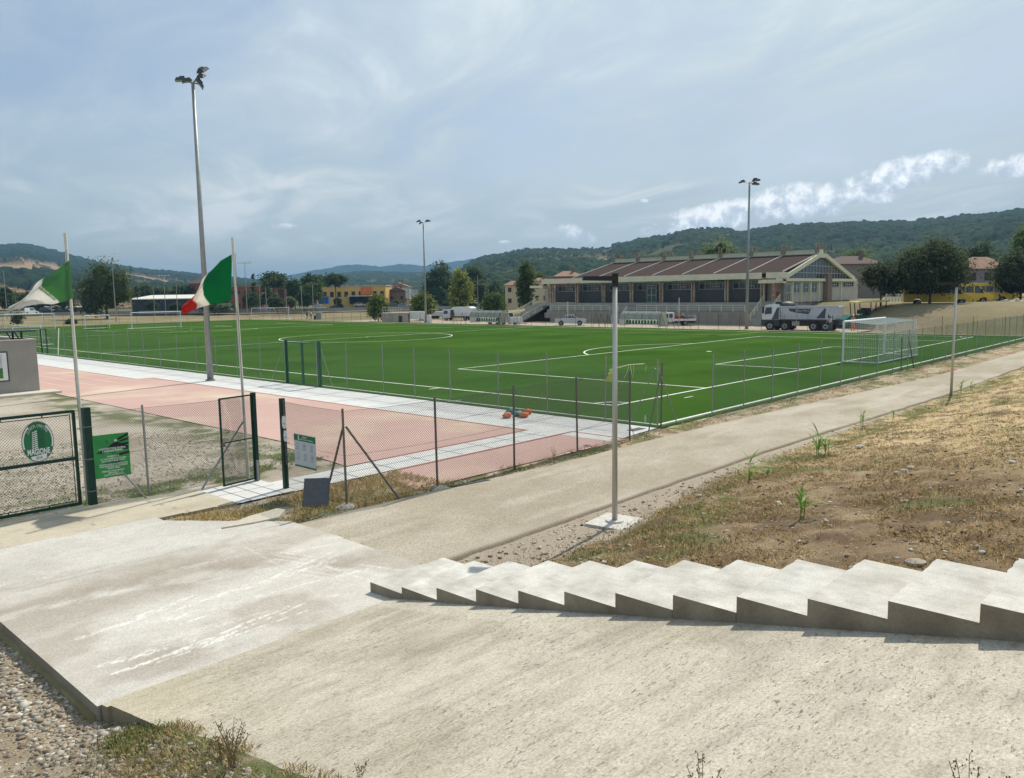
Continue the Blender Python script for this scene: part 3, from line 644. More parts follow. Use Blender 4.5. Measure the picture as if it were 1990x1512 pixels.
# green pipe gates
def pipe(b, a, c, r): b.tube([a, c], r, 8)
g = thing('double_gate', 'green steel double gate in the mesh fence on the near side of the pitch', 'gate', (-3.2, 16.9, 0))
for yy in (18.36, 15.39): b = MB(); b.box((-3.2, yy, 1.12), (.13, .13, 2.28)); b.build('post', mGGreen, g, world=True)
b = MB(); b.box((-3.2, 16.875, 2.22), (.04, 2.8, .035)); b.build('top_bar', mGGreen, g, world=True)
for y0, y1 in ((18.25, 16.93), (16.83, 15.5)):
    b = MB(); 
    for yy in (y0, y1): b.box((-3.2, yy, 1.1), (.045, .05 if yy in (18.25, 15.5) else .075, 2.1))
    for zz in (.08, 1.1, 2.13): b.box((-3.2, (y0+y1)/2, zz), (.035, abs(y1-y0)-.05, .035))
    lf = b.build('leaf', mGGreen, g, world=True); wire_panel('netting', (-3.2, y1+.02), (-3.2, y0-.02), .1, 2.12, .06, .0018, mWireG, g)
b = MB(); b.box((-3.25, 16.88, 1.12), (.06, .12, .05)); b.build('latch', mDkPost, g, world=True)
wk = thing('wicket_gate', 'narrow dark green wicket gate at the left end of the track, by the grey slabs', 'gate', (-3.0, 56.0, 0))
for yy in (56.65, 55.35): b = MB(); b.box((-2.95, yy, 1.05), (.09, .09, 2.1)); b.build('post', mDGreen, wk, world=True)
b = MB()
for zz in (2.05, .95): b.box((-2.95, 56, zz), (.06, 1.2, .06))
b.build('rail', mDGreen, wk, world=True)
cp = MB(); cp.tube([(-2.2, 54.6, 2.1), (-3.05, 52.6, 0)], .045, 6); tag(cp.build('leaning_pole', mCream), 'cream pole leaning behind the mesh fence just right of the narrow wicket', 'pole')

# small open gate
sg = thing('small_gate', 'dark green pedestrian gate standing open, filled with chain link', 'gate', (-15.81, -.62, 0))
b = MB(); b.box((-15.81, -.66, 1.07), (.085, .12, 2.2)); b.build('hinge_post', mDGreen, sg, world=True)
b = MB(); b.box((-15.80, -1.93, 1.06), (.10, .10, 2.14)); b.build('latch_post', mDGreen, sg, world=True)
ga, gb = Vector((-15.87, -.67, 0)), Vector((-16.74, -.80, 0)); b = MB()
for q in (ga, gb): b.tube([q+Vector((0, 0, .06)), q+Vector((0, 0, 2.13))], .026, 4)
for zz in (.08, 1.08, 2.12): b.tube([ga+Vector((0, 0, zz)), gb+Vector((0, 0, zz))], .024 if zz != 1.08 else .018, 4)
b.build('leaf_frame', mDGreen, sg, world=True)
wire_panel('netting', gb, ga, .1, 2.1, .06, .003, mWire, sg)
b = MB(); mid = gb+Vector((.03, -.01, 1.05)); b.box(tuple(mid), (.08, .05, .1)); b.build('lock', mDkPost, sg, world=True)
b = MB(); b.box((-15.83, -.74, .28), (.05, .05, .5)); b.build('drop_bolt', mGalv, sg, world=True)
ed = MB(); ed.tube([(-15.83, -.72, 1.65), (-15.83, -.74, 1.9)], .03, 5)

# big club gate leaf on the left
bg = thing('club_gate', 'wide dark green gate leaf with chain link and a round club crest', 'gate', (-19.5, .1, 0))
gy = lambda x: .06 - .02*(x+19.5)
X0, X1 = -23.4, -19.58; b = MB()
def bar(b, p, q, w=.03): b.tube([p, q], w*1.25, 4)
for zz, w in ((.10, .032), (2.10, .032), (1.09, .036)): bar(b, (X0, gy(X0), zz), (X1, gy(X1), zz), w)
for xx in (X0, X1): bar(b, (xx, gy(xx), .08), (xx, gy(xx), 2.12), .032)
b.build('outer_frame', mDGreen, bg, world=True); b = MB()
for zz in (.17, 2.03): b.tube([(X0+.1, gy(X0)-.02, zz), (X1-.1, gy(X1)-.02, zz)], .010, 5)
b.tube([(X1-.08, gy(X1)-.02, .15), (X1-.08, gy(X1)-.02, 2.05)], .010, 5)
for k in range(5): xx = X1-.75*k-.6; b.box((xx, gy(xx)-.01, 2.065), (.02, .02, .09)); b.box((xx, gy(xx)-.01, .135), (.02, .02, .08))
b.build('inner_rail', mDGreen, bg, world=True)
wire_panel('netting', (X0, gy(X0)), (X1-.08, gy(X1)), .17, 2.03, .06, .003, mWire, bg)
gp = thing('gate_post', 'thick dark green steel post between the club gate and the green notice board', 'post', (-19.38, -.03, 0))
b = MB(); b.box((-19.36, -.03, 1.07), (.145, .15, 2.18)); b.build('post_body', mDGreen, gp, world=True)
b = MB()
for zz in (1.75, 1.05, .35): b.box((-19.36, -.03, zz), (.155, .16, .012)); 
b.box((-19.51, .0, 1.72), (.07, .03, .02)); b.box((-19.51, .0, .45), (.07, .03, .02))
b.build('tie_band', mGalv, gp, world=True)

# crest on the club gate
mSignG = mat('sign_green', (.012, .14, .055), rough=.45, vary=.04, spec=.4); mSignG2 = mat('sign_green_dark', (.02, .07, .045), rough=.45, vary=.04)
mSignW = mat('sign_white', (.66, .68, .68), rough=.45, vary=.03); mInk = mat('sign_black', (.012, .014, .016), rough=.5, vary=0); mGreyInk = mat('sign_grey', (.20, .22, .24), rough=.5, vary=0)
mSignL = mat('sign_bright_green', (.03, .24, .06), rough=.45, vary=.25, vscale=2.); mSignPale = mat('sign_pale', (.48, .52, .55), rough=.5, vary=.03)
class Board:
    """flat board hung in the world: origin, right and up vectors, layers proud of each other towards the viewer"""
    def __init__(s, o, r, parent): s.o = Vector(o); s.r = Vector(r).normalized(); s.u = Vector((0, 0, 1)); s.n = s.r.cross(s.u); s.p = parent
    def P(s, x, y, d=0): return s.o + s.r*x + s.u*y + s.n*d
    def poly(s, name, pts, d, m, th=.002):
        b = MB(); n = len(pts); a = sum(pts[i][0]*pts[(i+1) % n][1]-pts[(i+1) % n][0]*pts[i][1] for i in range(n))
        if a < 0: pts = pts[::-1]
        vs = [s.P(x, y, d) for x, y in pts]+[s.P(x, y, d-th) for x, y in pts]
        b.add(vs, [tuple(range(n)), tuple(range(n, 2*n))[::-1]]+[(i, i+n, (i+1) % n+n, (i+1) % n) for i in range(n)]); return b.build(name, m, s.p, world=True)
    def polys(s, name, L, d, m):
        b = MB()
        for pts in L:
            n = len(pts); a = sum(pts[i][0]*pts[(i+1) % n][1]-pts[(i+1) % n][0]*pts[i][1] for i in range(n))
            if a < 0: pts = pts[::-1]
            b.add([s.P(x, y, d) for x, y in pts], [tuple(range(n))])
        return b.build(name, m, s.p, world=True)
    def text(s, name, lines, d, m, sx=1., bold=0.):
        if len(lines) > 1:
            for q in lines: s.text(name, [q], d, m, sx, bold)
            return
        b = MB()
        for (t, x, y, size) in lines:
            vs, fs = text_mesh(t, size, extrude=.0004, bold=bold*size, sx=sx); b.add([s.P(x+v[0], y+v[1], d+v[2]) for v in vs], fs)
        return b.build(name, m, s.p, world=True)
def disc(r, ry=None, n=40, a0=0, a1=6.28319, cx=0, cy=0): return [(cx+r*math.cos(a0+(a1-a0)*i/n), cy+(ry or r)*math.sin(a0+(a1-a0)*i/n)) for i in range(n)]
cx = -20.31; cr = thing('club_crest', 'oval green and white club crest reading MAGIONE hung on the wide gate', 'sign', (cx, gy(cx)-.08, 1.56))
B = Board((cx, gy(cx)-.075, 1.56), (1, -.02, 0), cr); RX, RY = .30, .425
B.poly('crest_plate', disc(RX, RY), 0, mGreyInk, .006)
def ring(a0, a1, ro, ri, n=24): return [(ro*RX*math.cos(a0+(a1-a0)*i/n), ro*RY*math.sin(a0+(a1-a0)*i/n)) for i in range(n+1)]+[(ri*RX*math.cos(a1+(a0-a1)*i/n), ri*RY*math.sin(a1+(a0-a1)*i/n)) for i in range(n+1)]
B.poly('crest_field', disc(.965*RX, .965*RY), .003, mSignG)
def strip_quads(a0, a1, ro, ri, n=14):
    A = lambda q, a: (q*RX*math.cos(a), q*RY*math.sin(a)); return [[A(ri, a0+(a1-a0)*i/n), A(ro, a0+(a1-a0)*i/n), A(ro, a0+(a1-a0)*(i+1)/n), A(ri, a0+(a1-a0)*(i+1)/n)] for i in range(n)]
white = strip_quads(-.35, .95, .95, .86) + strip_quads(math.pi-.95, math.pi+.35, .95, .86)
b0 = [(.95*RX*math.cos(a), .95*RY*math.sin(a)) for a in np.linspace(-2.35, -.79, 20)]
white += [[(b0[i][0], b0[i][1]), (b0[i+1][0], b0[i+1][1]), (b0[i+1][0], -.66*RY-.02*math.cos((i+1)*.16-.1)), (b0[i][0], -.66*RY-.02*math.cos(i*.16-.1))] for i in range(3, 16)]
for k in range(10):                                    # tower of white slats, and its dark side
    yy = .50*RY - k*.098*RY*1.0; dx = .0; lean = -.027*(k/9)
    white.append([(-.092+lean, yy-.012), (-.005, yy+.018), (-.005, yy-.006), (-.092+lean, yy-.034)][::1])
B.polys('crest_rim_arc', white[:14], .0062, mSignW); B.polys('crest_rim_arc', white[14:28], .0062, mSignW); B.polys('crest_lower_panel', white[28:-10], .0062, mSignW); B.polys('crest_tower', white[-10:], .0062, mSignW)
B.polys('crest_tower_gap', [[(-.068-.003*k, .5*RY-k*.098*RY-.04), (-.062-.003*k, .5*RY-k*.098*RY-.04), (-.05, .5*RY-k*.098*RY+.02), (-.057, .5*RY-k*.098*RY+.02)] for k in range(10)], .0075, mSignG)
B.polys('crest_dark_side', [[(.005, .5*RY-k*.098*RY+.018), (.115+.002*k, .46*RY-k*.092*RY), (.115+.002*k, .42*RY-k*.092*RY), (.005, .5*RY-k*.098*RY-.006)] for k in range(10)], .0062, mSignG2)
B.text('crest_name', [('MAGIONE', 0, -.50*RY, .165)], .010, mSignW, sx=.56, bold=.03)
B.text('crest_year', [('2010', 0, -.80*RY, .075)], .010, mGreyInk, sx=.8, bold=.02)
b = MB()
for i, ch in enumerate('JUNIOR CARPINE'):
    if ch == ' ': continue
    a = rad(90+52-i*8.0); vs, fs = text_mesh(ch, .085, extrude=.0004, bold=.002, sx=.8); ca, sa = math.cos(a-math.pi/2), math.sin(a-math.pi/2)
    b.add([B.P(.77*RX*math.cos(a)+v[0]*ca-v[1]*sa, .77*RY*math.sin(a)+v[0]*sa+v[1]*ca, .010) for v in vs], fs)
b.build('crest_arc_lettering', mSignW, cr, world=True)

# green notice board beside the post
nb = thing('notice_board', 'bright green notice board with white slogans fixed right of the thick gate post', 'sign', (-18.9, -.13, 1.2))
class SBoard(Board):
    def P(s, x, y, d=0): return s.o + s.r*(x*.9) + s.u*(y*.79) + s.n*d
B = SBoard((-18.94, -.16, 1.07), (1, -.12, 0), nb); w, h = .40, .60
B.poly('board', [(-w, -h), (w, -h), (w, h), (-w, h)], 0, mSignL, .006)
B.polys('board_artwork', [[(-.36, .1), (-.1, .22), (.02, .34), (.12, .37), (.2, .33), (.38, .22), (.36, .12), (.1, .2), (-.1, .14), (-.2, .08)],
    [(.06, .40), (.2, .5), (.39, .58), (.39, .52), (.2, .42)], [(.12, .36), (.25, .42), (.39, .46), (.39, .40), (.25, .36)], [(.15, .31), (.39, .33), (.39, .27), (.22, .26)],
    [(-.0, -.02), (.2, .05), (.39, .08), (.39, .02), (.2, -.02)]], .003, mInk)
B.polys('board_ball', [disc(.035, n=10, cx=.10, cy=.41)], .0045, mSignPale)
B.polys('board_badge', [[(-.13, .34), (-.06, .34), (-.07, .46), (-.12, .46)]], .0045, mSignG)
B.text('board_lettering', [("L'ALLENATORE ALLENA,", .02, .20, .068), ("L'ARBITRO DIRIGE,", .02, .135, .068), ('DIVERTITI E', .02, -.02, .062), ('IL TUO COMPITO E\' DI FARE', .03, -.085, .055), ('INCORAGGIARE TUTTI', .02, -.145, .06), ('NON PENSARE AI CONSIGLI, STAI', .02, -.235, .052),
   ('NON INSULTARE GLI AVVERSARI', .02, -.29, .052), ('SONO AMICI', .02, -.345, .058), ('PRIMA DI OGNI PARTITA', .0, -.425, .055), ('APPLAUDI E', 0, -.48, .055), ('GODITI LA PARTITA', 0, -.535, .055)], .005, mSignW, sx=.82, bold=.022)
B.text('board_dark_lettering', [('TU', .04, .06, .085), ('QUINDI', .0, -.19, .11)], .005, mSignG2, sx=.9, bold=.03)
# white rules board on the outer fence
rb = thing('rules_board', 'white rules board with green header and six round pictograms on the chain link', 'sign', (-15.9, -2.9, 1.1))
B = Board((-15.88, -2.92, 1.02), (0, -1, 0), rb); w, h = .425, .375
B.poly('board', [(-w, -h), (w, -h), (w, h), (-w, h)], 0, mSignPale, .006)
B.poly('header', [(-w, .22), (w, .22), (w, .36), (-w, .36)], .0026, mSignG, .002); B.poly('footer', [(-w, -h), (w, -h), (w, -.335), (-w, -.335)], .0026, mSignG, .002)
B.text('header_lettering', [('REGOLE', .0, .315, .05), ('CAMPO SPORTIVO COMUNALE', .07, .262, .038)], .005, mSignW, bold=.02)
B.poly('header_badge', [(-.26, .235), (-.21, .235), (-.21, .35), (-.26, .35)], .0045, mSignPale, .001)
def circ(cx, cy, r=.055, w=.007, n=20): return [[(cx+q*math.cos(a), cy+q*math.sin(a)) for q, a in ((r-w, 6.2832*i/n), (r, 6.2832*i/n), (r, 6.2832*(i+1)/n), (r-w, 6.2832*(i+1)/n))] for i in range(n)]
L = []
for i, (px, py) in enumerate(((-.29, .12), (-.02, .12), (.27, .12), (-.27, -.11), (0, -.11), (.28, -.11))):
    L += circ(px, py)
    if i in (2, 4): L.append([(px-.035, py-.045), (px-.028, py-.05), (px+.035, py+.045), (px+.028, py+.05)])
    if i in (1, 5): L.append([(px-.03, py-.005), (px+.03, py-.005), (px+.03, py+.008), (px-.03, py+.008)]); L += circ(px, py+.005, .022, .006, 10)
    for k in range(2): L.append([(px-.07, py-.08-.018*k), (px+.06, py-.08-.018*k), (px+.06, py-.074-.018*k), (px-.07, py-.074-.018*k)])
B.polys('pictogram', L, .0045, mGreyInk)
for i, (yy, zz, sc) in enumerate(((-2.10, 1.60, 1.), (-2.13, 1.28, .85))):
    nt = thing('paper_notice', 'torn white paper notice, %s of the two beside the dark latch post' % ('upper', 'lower')[i], 'notice', (-15.88, yy, zz), group='paper notices by the small gate')
    B = Board((-15.87, yy, zz), (0, -1, 0), nt); B.poly('sheet', [(-.09*sc, -.1), (-.05, -.15*sc), (.05, -.14*sc), (.085*sc, -.05), (.08*sc, .12), (.02, .15*sc), (-.07*sc, .13), (-.1*sc, .02)], 0, mSignW, .002)
    B.polys('print', [[(-.06, -.03), (.05, -.03), (.05, -.015), (-.06, -.015)], [(-.04, -.05), (.04, -.05), (.04, -.042), (-.04, -.042)]], .002, mGreyInk)
# dark panel leaning on the fence brace
pl = MB(); o1, o2 = Vector((-16.52, -3.72, .03)), Vector((-16.12, -4.1, .03)); e = (o2-o1).normalized()
top = Vector((.26, .27, .52)); th = Vector((-.01, -.01, .012))
pl.hexa([o1, o2, o2+th, o1+th], [o1+top, o2+top+Vector((.0, 0, -.03)), o2+top+th, o1+top+th]); tag(pl.build('metal_sheet', mat('panel_grey', (.085, .09, .10), rough=.6, vary=.15, vscale=5)), 'dark grey sheet panel leaning against the fence brace beside the path', 'sheet')
fb = MB(); fb.prism([(-18.5, -4.05), (-17.75, -3.72), (-17.05, -3.62), (-17.0, -3.85), (-17.4, -4.25), (-17.9, -4.2)], 'z', -.05, .10); tag(fb.build('kerb_block', mat('block_concrete', (.47, .43, .35), rough=.95, vary=.12, vscale=6, bump=.3, bscale=50)), 'flat pale concrete block lying between the landing slab and the dry grass', 'block')

# ------------------------------------------------------------------ flag poles and flags
mPoleW = mat('worn_white_pole', (.60, .585, .52), rough=.6, col2=(.30, .17, .09), vscale=5., vary=.12, stretch=(1, 1, .35), vthr=(.58, .68))
def flag_cloth(name, hoist_top, hoist_bot, cols, shape, parent, n=70, k=50):
    """shape(s, t) -> (along, down, swing) in metres; s 0..1 along the fly, t 0..1 down the hoist"""
    V = []; C = []
    for i in range(n+1):
        for j in range(k+1):
            s, t = i/n, j/k; V.append(shape(s, t)); C.append(cols(s, t))
    V = np.array(V); L = parent.location; V = V-np.array([L.x, L.y, L.z]); idx = np.arange((n+1)*(k+1)).reshape(n+1, k+1)
    F = np.stack([idx[:-1, :-1].ravel(), idx[1:, :-1].ravel(), idx[1:, 1:].ravel(), idx[:-1, 1:].ravel()], 1)
    m = mat('flag_cloth', (1, 1, 1), rough=.8, attr=True, vary=.05, trans=.62, spec=.1)
    o = npmesh(name, V, F, m, parent, colors=np.array(C), smooth=True)
    md = o.modifiers.new('thickness', 'SOLIDIFY'); md.thickness = .003; return o
def rgtv(): return Vector((CR[0], CR[1], 0)).normalized()
RV = rgtv(); FV = Vector((CD[0], CD[1], 0)).normalized()
def bez(tab, s):
    xs = [p[0] for p in tab]; return [float(np.interp(s, xs, [p[i] for p in tab])) for i in range(1, len(tab[0]))]
def mk_flag(base, zt, tt, bt, scale, cols, name, label, lab2, swing, lean=.07):
    p = thing('flagpole', label, 'flagpole', base); b = MB()
    tp = Vector((base[0], base[1], 5.86))-RV*lean; b.tube([(base[0], base[1], 0), tuple(tp)], [.036, .031], 8); b.build('pole', mPoleW, p, world=True)
    b = MB(); b.tube([(base[0]-.05, base[1]-.04, 5.5), (base[0]-.09, base[1]-.1, 3.4), (base[0]-.06, base[1]-.05, 1.6)], .005, 4); b.build('halyard', mWire, p, world=True)
    f = thing('flag', lab2, 'flag', (base[0], base[1], zt)); O = Vector((base[0]-.04, base[1]-.03, 0))
    def shape(s, t):
        # tt / bt : tables (s, left, z) of the top and bottom edges measured in metres from the pole
        lt, z1 = bez(tt, s); lb, z2 = bez(bt, s); tq = t**1.0; l = lt+(lb-lt)*tq; zz = z1+(z2-z1)*tq
        fold = math.sin(s*9+t*3.)*.13*s + math.sin(s*21+t*9)*.03*s + math.sin(t*7+s*4)*.05*(.3+s) + swing*s*s
        cr_ = .55*math.exp(-((t-.22-.25*s)/.09)**2)*s*.22
        q = O - RV*l + FV*(fold-cr_); return (q.x, q.y, zz + .02*math.sin(s*14+t*6)*s)
    flag_cloth('cloth', None, None, cols, shape, f); return p
dB = 353/4.443
# Italian tricolour, twisted by the wind
def pz(py, px, base):                                   # height above ground at the flag's distance
    d = (Vector((base[0], base[1], 0))-Vector(CLOC)).dot(Vector(CD)); return float(atd(px, py, d*1.0)[2])
def tab(base, pts):
    d = (Vector((base[0], base[1], 5.0))-Vector(CLOC)).dot(Vector(CD)); out = []
    for s, px, py in pts:
        q = atd(px, py, d); l = -(Vector(q)-Vector((base[0]-.04, base[1]-.03, 0))).dot(RV); out.append((s, l, float(q[2])))
    return out
bB = (-15.86, -.33, 0); _a = atz(172, 976); bA = (float(_a[0]), float(_a[1])+.05, 0)
tt = tab(bB, [(0, 453, 495), (.2, 430, 507), (.4, 408, 528), (.6, 393, 545), (.8, 376, 570), (1, 352, 592)])
bt = tab(bB, [(0, 449, 583), (.2, 425, 590), (.4, 404, 592), (.6, 380, 600), (.8, 362, 608), (1, 350, 612)])
def ital(s, t):
    u = s + .12*(t-.5)*-1 + (.30 if t < .34-.1*s and s > .3 else 0)
    return (.012, .19, .075) if u < .46 else ((.60, .58, .54) if u < .76 else (.55, .06, .05))
def ital(s, t):
    a = .30+.13*math.sin(3.14*t)+(.06 if t < .3 else 0); w = a+.34
    return (.02, .25, .10) if s < a+.08 else ((.80, .78, .73) if s < w+.04*math.sin(t*6) else (.66, .09, .07))
mk_flag(bB, 5.2, tt, bt, 1, ital, 'tricolour', 'worn white flagpole behind the small open gate, carrying the tricolour', 'green, white and red flag blown to the left by the wind', .12)
tt = tab(bA, [(0, 139, 506), (.2, 115, 522), (.4, 98, 534), (.6, 74, 553), (.8, 50, 575), (1, 24, 596)])
bt = tab(bA, [(0, 142, 579), (.2, 125, 586), (.4, 100, 591), (.6, 72, 592), (.8, 45, 596), (1, 30, 606)])
def club(s, t):
    a = .42+.16*math.sin(1.2+t*2.2)*1.0-.1
    if abs(s-a-.03) < .02 and .3 < t < .9: return (.35, .42, .30)
    return (.15, .35, .16) if s < a else (.80, .80, .78)
mk_flag(bA, 5.1, tt, bt, 1, club, 'club', 'worn white flagpole beside the thick green gate post', 'faded green flag with a torn white end, flying above the wide club gate', -.1, .03)

# ------------------------------------------------------------------ floodlight masts
def mast(base, H, label, heads, R=(.15, .075)):
    t = thing('floodlight_mast', label, 'floodlight', base, group='tall floodlight masts round the pitch')
    b = MB(); b.tube([base, (base[0], base[1], H)], [R[0], R[1]], 12); b.build('mast_pole', mStain, t, world=True, smooth=True)
    c = MB(); c.tube([base, (base[0], base[1], .08)], R[0]*1.5, 12); c.build('base_flange', mGalv, t, world=True)
    mLamp = mat('lamp_housing', (.06, .065, .07), rough=.5, vary=.05); mLens = mat('lamp_glass', (.32, .36, .36), rough=.15, vary=0, spec=.6)
    a = MB()
    for (dx, dz, ang, tilt, w) in heads: q = Vector((base[0], base[1], H+dz)) + RV*dx; a.tube([(base[0], base[1], H-.05), tuple(q)], .035, 6)
    a.build('bracket', mGalv, t, world=True)
    for (dx, dz, ang, tilt, w) in heads:
        q = Vector((base[0], base[1], H+dz)) + RV*dx
        Mx = Matrix.Translation(q) @ Matrix.Rotation(ang, 4, 'Z') @ Matrix.Rotation(tilt, 4, 'Y')
        b = MB(); b.hexa([(-.32, -.28, -.05), (.32, -.28, -.05), (.32, .28, -.05), (-.32, .28, -.05)], [(-.25, -.2, .12), (.22, -.22, .12), (.22, .22, .12), (-.25, .2, .12)], M=Mx @ Matrix.Scale(w, 4))
        b.box((-.1, 0, .16), (.3, .2, .1), M=Mx @ Matrix.Scale(w, 4)); h = b.build('lamp_head', mLamp, t, world=True)
        g = MB(); g.box((0, 0, -.06), (.56, .48, .012), M=Mx @ Matrix.Scale(w, 4)); L = t.location; o = g.build('lens', mLens, None)
        for v in o.data.vertices: v.co -= L
        o.parent = h
    return t
mast((-5.07, 22.97, 0), 15.55, 'tallest looking grey floodlight mast standing on the slabs in front of the pitch', [(-.62, .12, 2.6, .1, .85), (-.3, .05, 2.9, .3, .75), (.55, .58, .4, -.6, .85), (.45, .28, .7, -.5, .7), (.35, -.1, -.5, .9, .85)], (.17, .08))
mast((60.6, 80.3, 0), 16.0, 'slim grey floodlight mast on the far touchline, left of the left dugout', [(-.75, .1, 2.6, .2, 1.1), (-.45, -.2, 2.8, .5, .8), (.75, .12, -.4, -.1, 1.2)], (.19, .10))
mast((60.5, 24.5, 0), 16.5, 'grey floodlight mast on the far touchline, in front of the sports hall roof', [(-.85, .05, 2.6, .3, 1.0), (.75, .22, -.5, .0, 1.2), (.7, -.2, -.5, .1, 1.1)], (.19, .10))
# small field lights beyond
def tlight(q, H, label, n=3):
    t = thing('field_light', label, 'floodlight', q, group='small field lights behind the turf'); b = MB(); b.tube([q, (q[0], q[1], q[2]+H)], [.12, .06], 6); b.build('pole', mStain, t, world=True)
    b = MB(); b.tube([Vector((q[0], q[1], q[2]+H))-RV*1.5, Vector((q[0], q[1], q[2]+H))+RV*1.5], .05, 5); b.build('crossbar', mStain, t, world=True); b = MB()
    for k in range(4): c = Vector((q[0], q[1], q[2]+H+.1))+RV*(-1.4+k*.93); b.box(tuple(c), (.5, .35, .2), rz=.7)
    b.build('lamp_row', mat('lamp_pale', (.5, .5, .48), rough=.5), t, world=True)
q = atz(226, 625); tlight(tuple(q), 14.5*.83, 'thin field light in front of the big left tree')
q = atd(480, 598, 190); tlight((q[0], q[1], 0), 12.5, 'thin field light in front of the red brick houses, right of the tricolour')
q = atd(322, 603, 215); tlight((q[0], q[1], 0), 10.5, 'faint field light beside the white roofed shed')

# ------------------------------------------------------------------ path lamps
def path_lamp(x, y, label, H=4.72, arm=.6, foot=True):
    mSS = mat('brushed_steel', (.48, .47, .43), rough=.42, metal=.35, vary=.08, vscale=4, stretch=(1, 1, .1)); mBlk = mat('lamp_black', (.018, .02, .024), rough=.45, vary=.05)
    t = thing('path_lamp', label, 'street lamp', (x, y, 0), group='lamp posts along the path'); b = MB()
    b.tube([(x, y, 0), (x, y, H-.14)], [.054, .043], 14); b.build('pole', mSS, t, world=True, smooth=True)
    b = MB(); b.prism([(-.045, 1.1), (-.072, 1.1), (-.072, 1.7), (-.045, 1.7)], 'y', -.03, .03, M=Matrix.Translation((x, y, 0)) @ Matrix.Rotation(rad(20+180), 4, 'Z')); b.build('inspection_door', mSS, t, world=True)
    b = MB(); e = (-RV*.98+FV*.15).normalized(); hd = Vector((x, y, H-.05)); w = FV*.14
    b.box((x, y, H-.05), (.11, .11, .24), rz=CYAW); 
    p0, p1 = hd - e*.02, hd+e*arm
    b.hexa([p0-w*.9+Vector((0, 0, -.02)), p1-w*.75+Vector((0, 0, .0)), p1+w*.75+Vector((0, 0, .0)), p0+w*.9+Vector((0, 0, -.02))], [p0-w*.9+Vector((0, 0, .07)), p1-w*.7+Vector((0, 0, .075)), p1+w*.7+Vector((0, 0, .075)), p0+w*.9+Vector((0, 0, .07))])
    b.build('lamp_head', mBlk, t, world=True)
    if not foot: return t
    b = MB(); f = Matrix.Translation((x, y, 0)) @ Matrix.Rotation(.12, 4, 'Z'); b.box((.03, .0, .0), (.92, .85, .09), M=f); b.tube([(x, y, .03), (x, y, .08)], [.2, .17], 12); b.build('footing', mat('lamp_footing', (.50, .48, .44), rough=.95, vary=.15, vscale=5, bump=.4, bscale=40), t, world=True)
path_lamp(-13.23, -9.42, 'steel path lamp with black arm standing on a pale square footing near the steps')
path_lamp(10.87, -9.25, 'farther steel path lamp rising from the grassy edge at the right', 4.62, .72, False)
for (x, y, H, lb) in ((66.5, 55.6, 3.2, 'white thin pole beside the silver pickup'), (66.5, 37, 3.6, 'white thin pole in front of the white flatbed truck')):
    b = MB(); b.tube([(x, y, 0), (x, y, H)], .05, 6); tag(b.build('thin_pole', mCream), lb, 'pole')

# ------------------------------------------------------------------ goals
mGoal = mat('goal_white', (.74, .75, .74), rough=.45, vary=.04); mNet = mat('net_cord', (.70, .70, .68), rough=.9, vary=0)
def goal(label, p0, p1, H, depth, back, top_depth, netp=.14, r=.055, net=True, wr=.006, cat='goal'):
    """mouth from p0 to p1; back = unit vector away from the field"""
    a, c = Vector((*p0, 0)), Vector((*p1, 0)); bk = Vector((*back, 0)).normalized(); t = thing('football_goal', label, cat, tuple((a+c)/2)); up = Vector((0, 0, H))
    for q in (a, c): b = MB(); b.tube([q, q+up], r, 10); b.build('goalpost', mGoal, t, world=True)
    b = MB(); b.tube([a+up, c+up], r, 10); b.build('crossbar', mGoal, t, world=True)
    b = MB(); g = Vector((0, 0, .06)); b.tube([a+g, a+bk*depth+g, c+bk*depth+g, c+g], r*.6, 6)
    b.build('base_frame', mGoal, t, world=True)
    if net:
        b = MB(); a2, c2 = a+up+bk*top_depth, c+up+bk*top_depth; a3, c3 = a+bk*depth, c+bk*depth
        if top_depth > 1: b.tube([a2+Vector((0, 0, -.12)), a3], r*.35, 5); b.tube([c2+Vector((0, 0, -.12)), c3], r*.35, 5); b.tube([a+up, a2+Vector((0, 0, -.0))], .012, 4); b.tube([c+up, c2], .012, 4); b.build('net_support', mGoal, t, world=True)
        n = MB(); W = (c-a).length; WR = wr*.62
        def sag(u, v): return -.22*math.sin(math.pi*u)*math.sin(math.pi*v)
        def top(u, v): q = a+(c-a)*u+up+bk*top_depth*v; q.z += (-.12*v) + (sag(u, v) - .03*math.sin(u*60)*v*(1-v) if top_depth > 1 else 0); return q
        def bck(u, v): q = (a2+Vector((0, 0, -.12)))*(1-v)+a3*v + (c-a)*u; return q+bk*(.10*math.sin(math.pi*v)*math.sin(math.pi*u))
        def sid(s): 
            A_, A2, A3 = (a, a2, a3) if s == 0 else (c, c2, c3)
            return lambda u, v: (A_+up*(1-v))*(1-u) + ((A2+Vector((0, 0, -.12)))*(1-v)+A3*v)*u
        def sheet(f, L1, L2, wr=None):
            wr = wr or WR
            n1, n2 = max(2, int(L1/netp)), max(2, int(L2/netp))
            for i in range(n1+1): n.tube([f(i/n1, k/4) for k in range(5)], wr, 3, caps=False)
            for j in range(n2+1): n.tube([f(k/6, j/n2) for k in range(7)], wr, 3, caps=False)
        if top_depth > .3: sheet(top, W, top_depth, WR*1.7)
        sheet(bck, W, (a2-a3).length); sheet(sid(0), depth, H); sheet(sid(1), depth, H); n.build('net', mNet, t, world=True)
    return t
goal('big white football goal with its net, standing at the near goal line', (HX-3.72, -.06), (HX+3.72, -.06), 2.47, 2.1, (0, -1), 1.95, .13, .065, wr=.010)
goal('white goal on the far goal line, seen left of the tallest floodlight mast', (HX-3.72, PL+.06), (HX+3.72, PL+.06), 2.44, 1.8, (0, 1), .5, .3, .055, wr=.006)
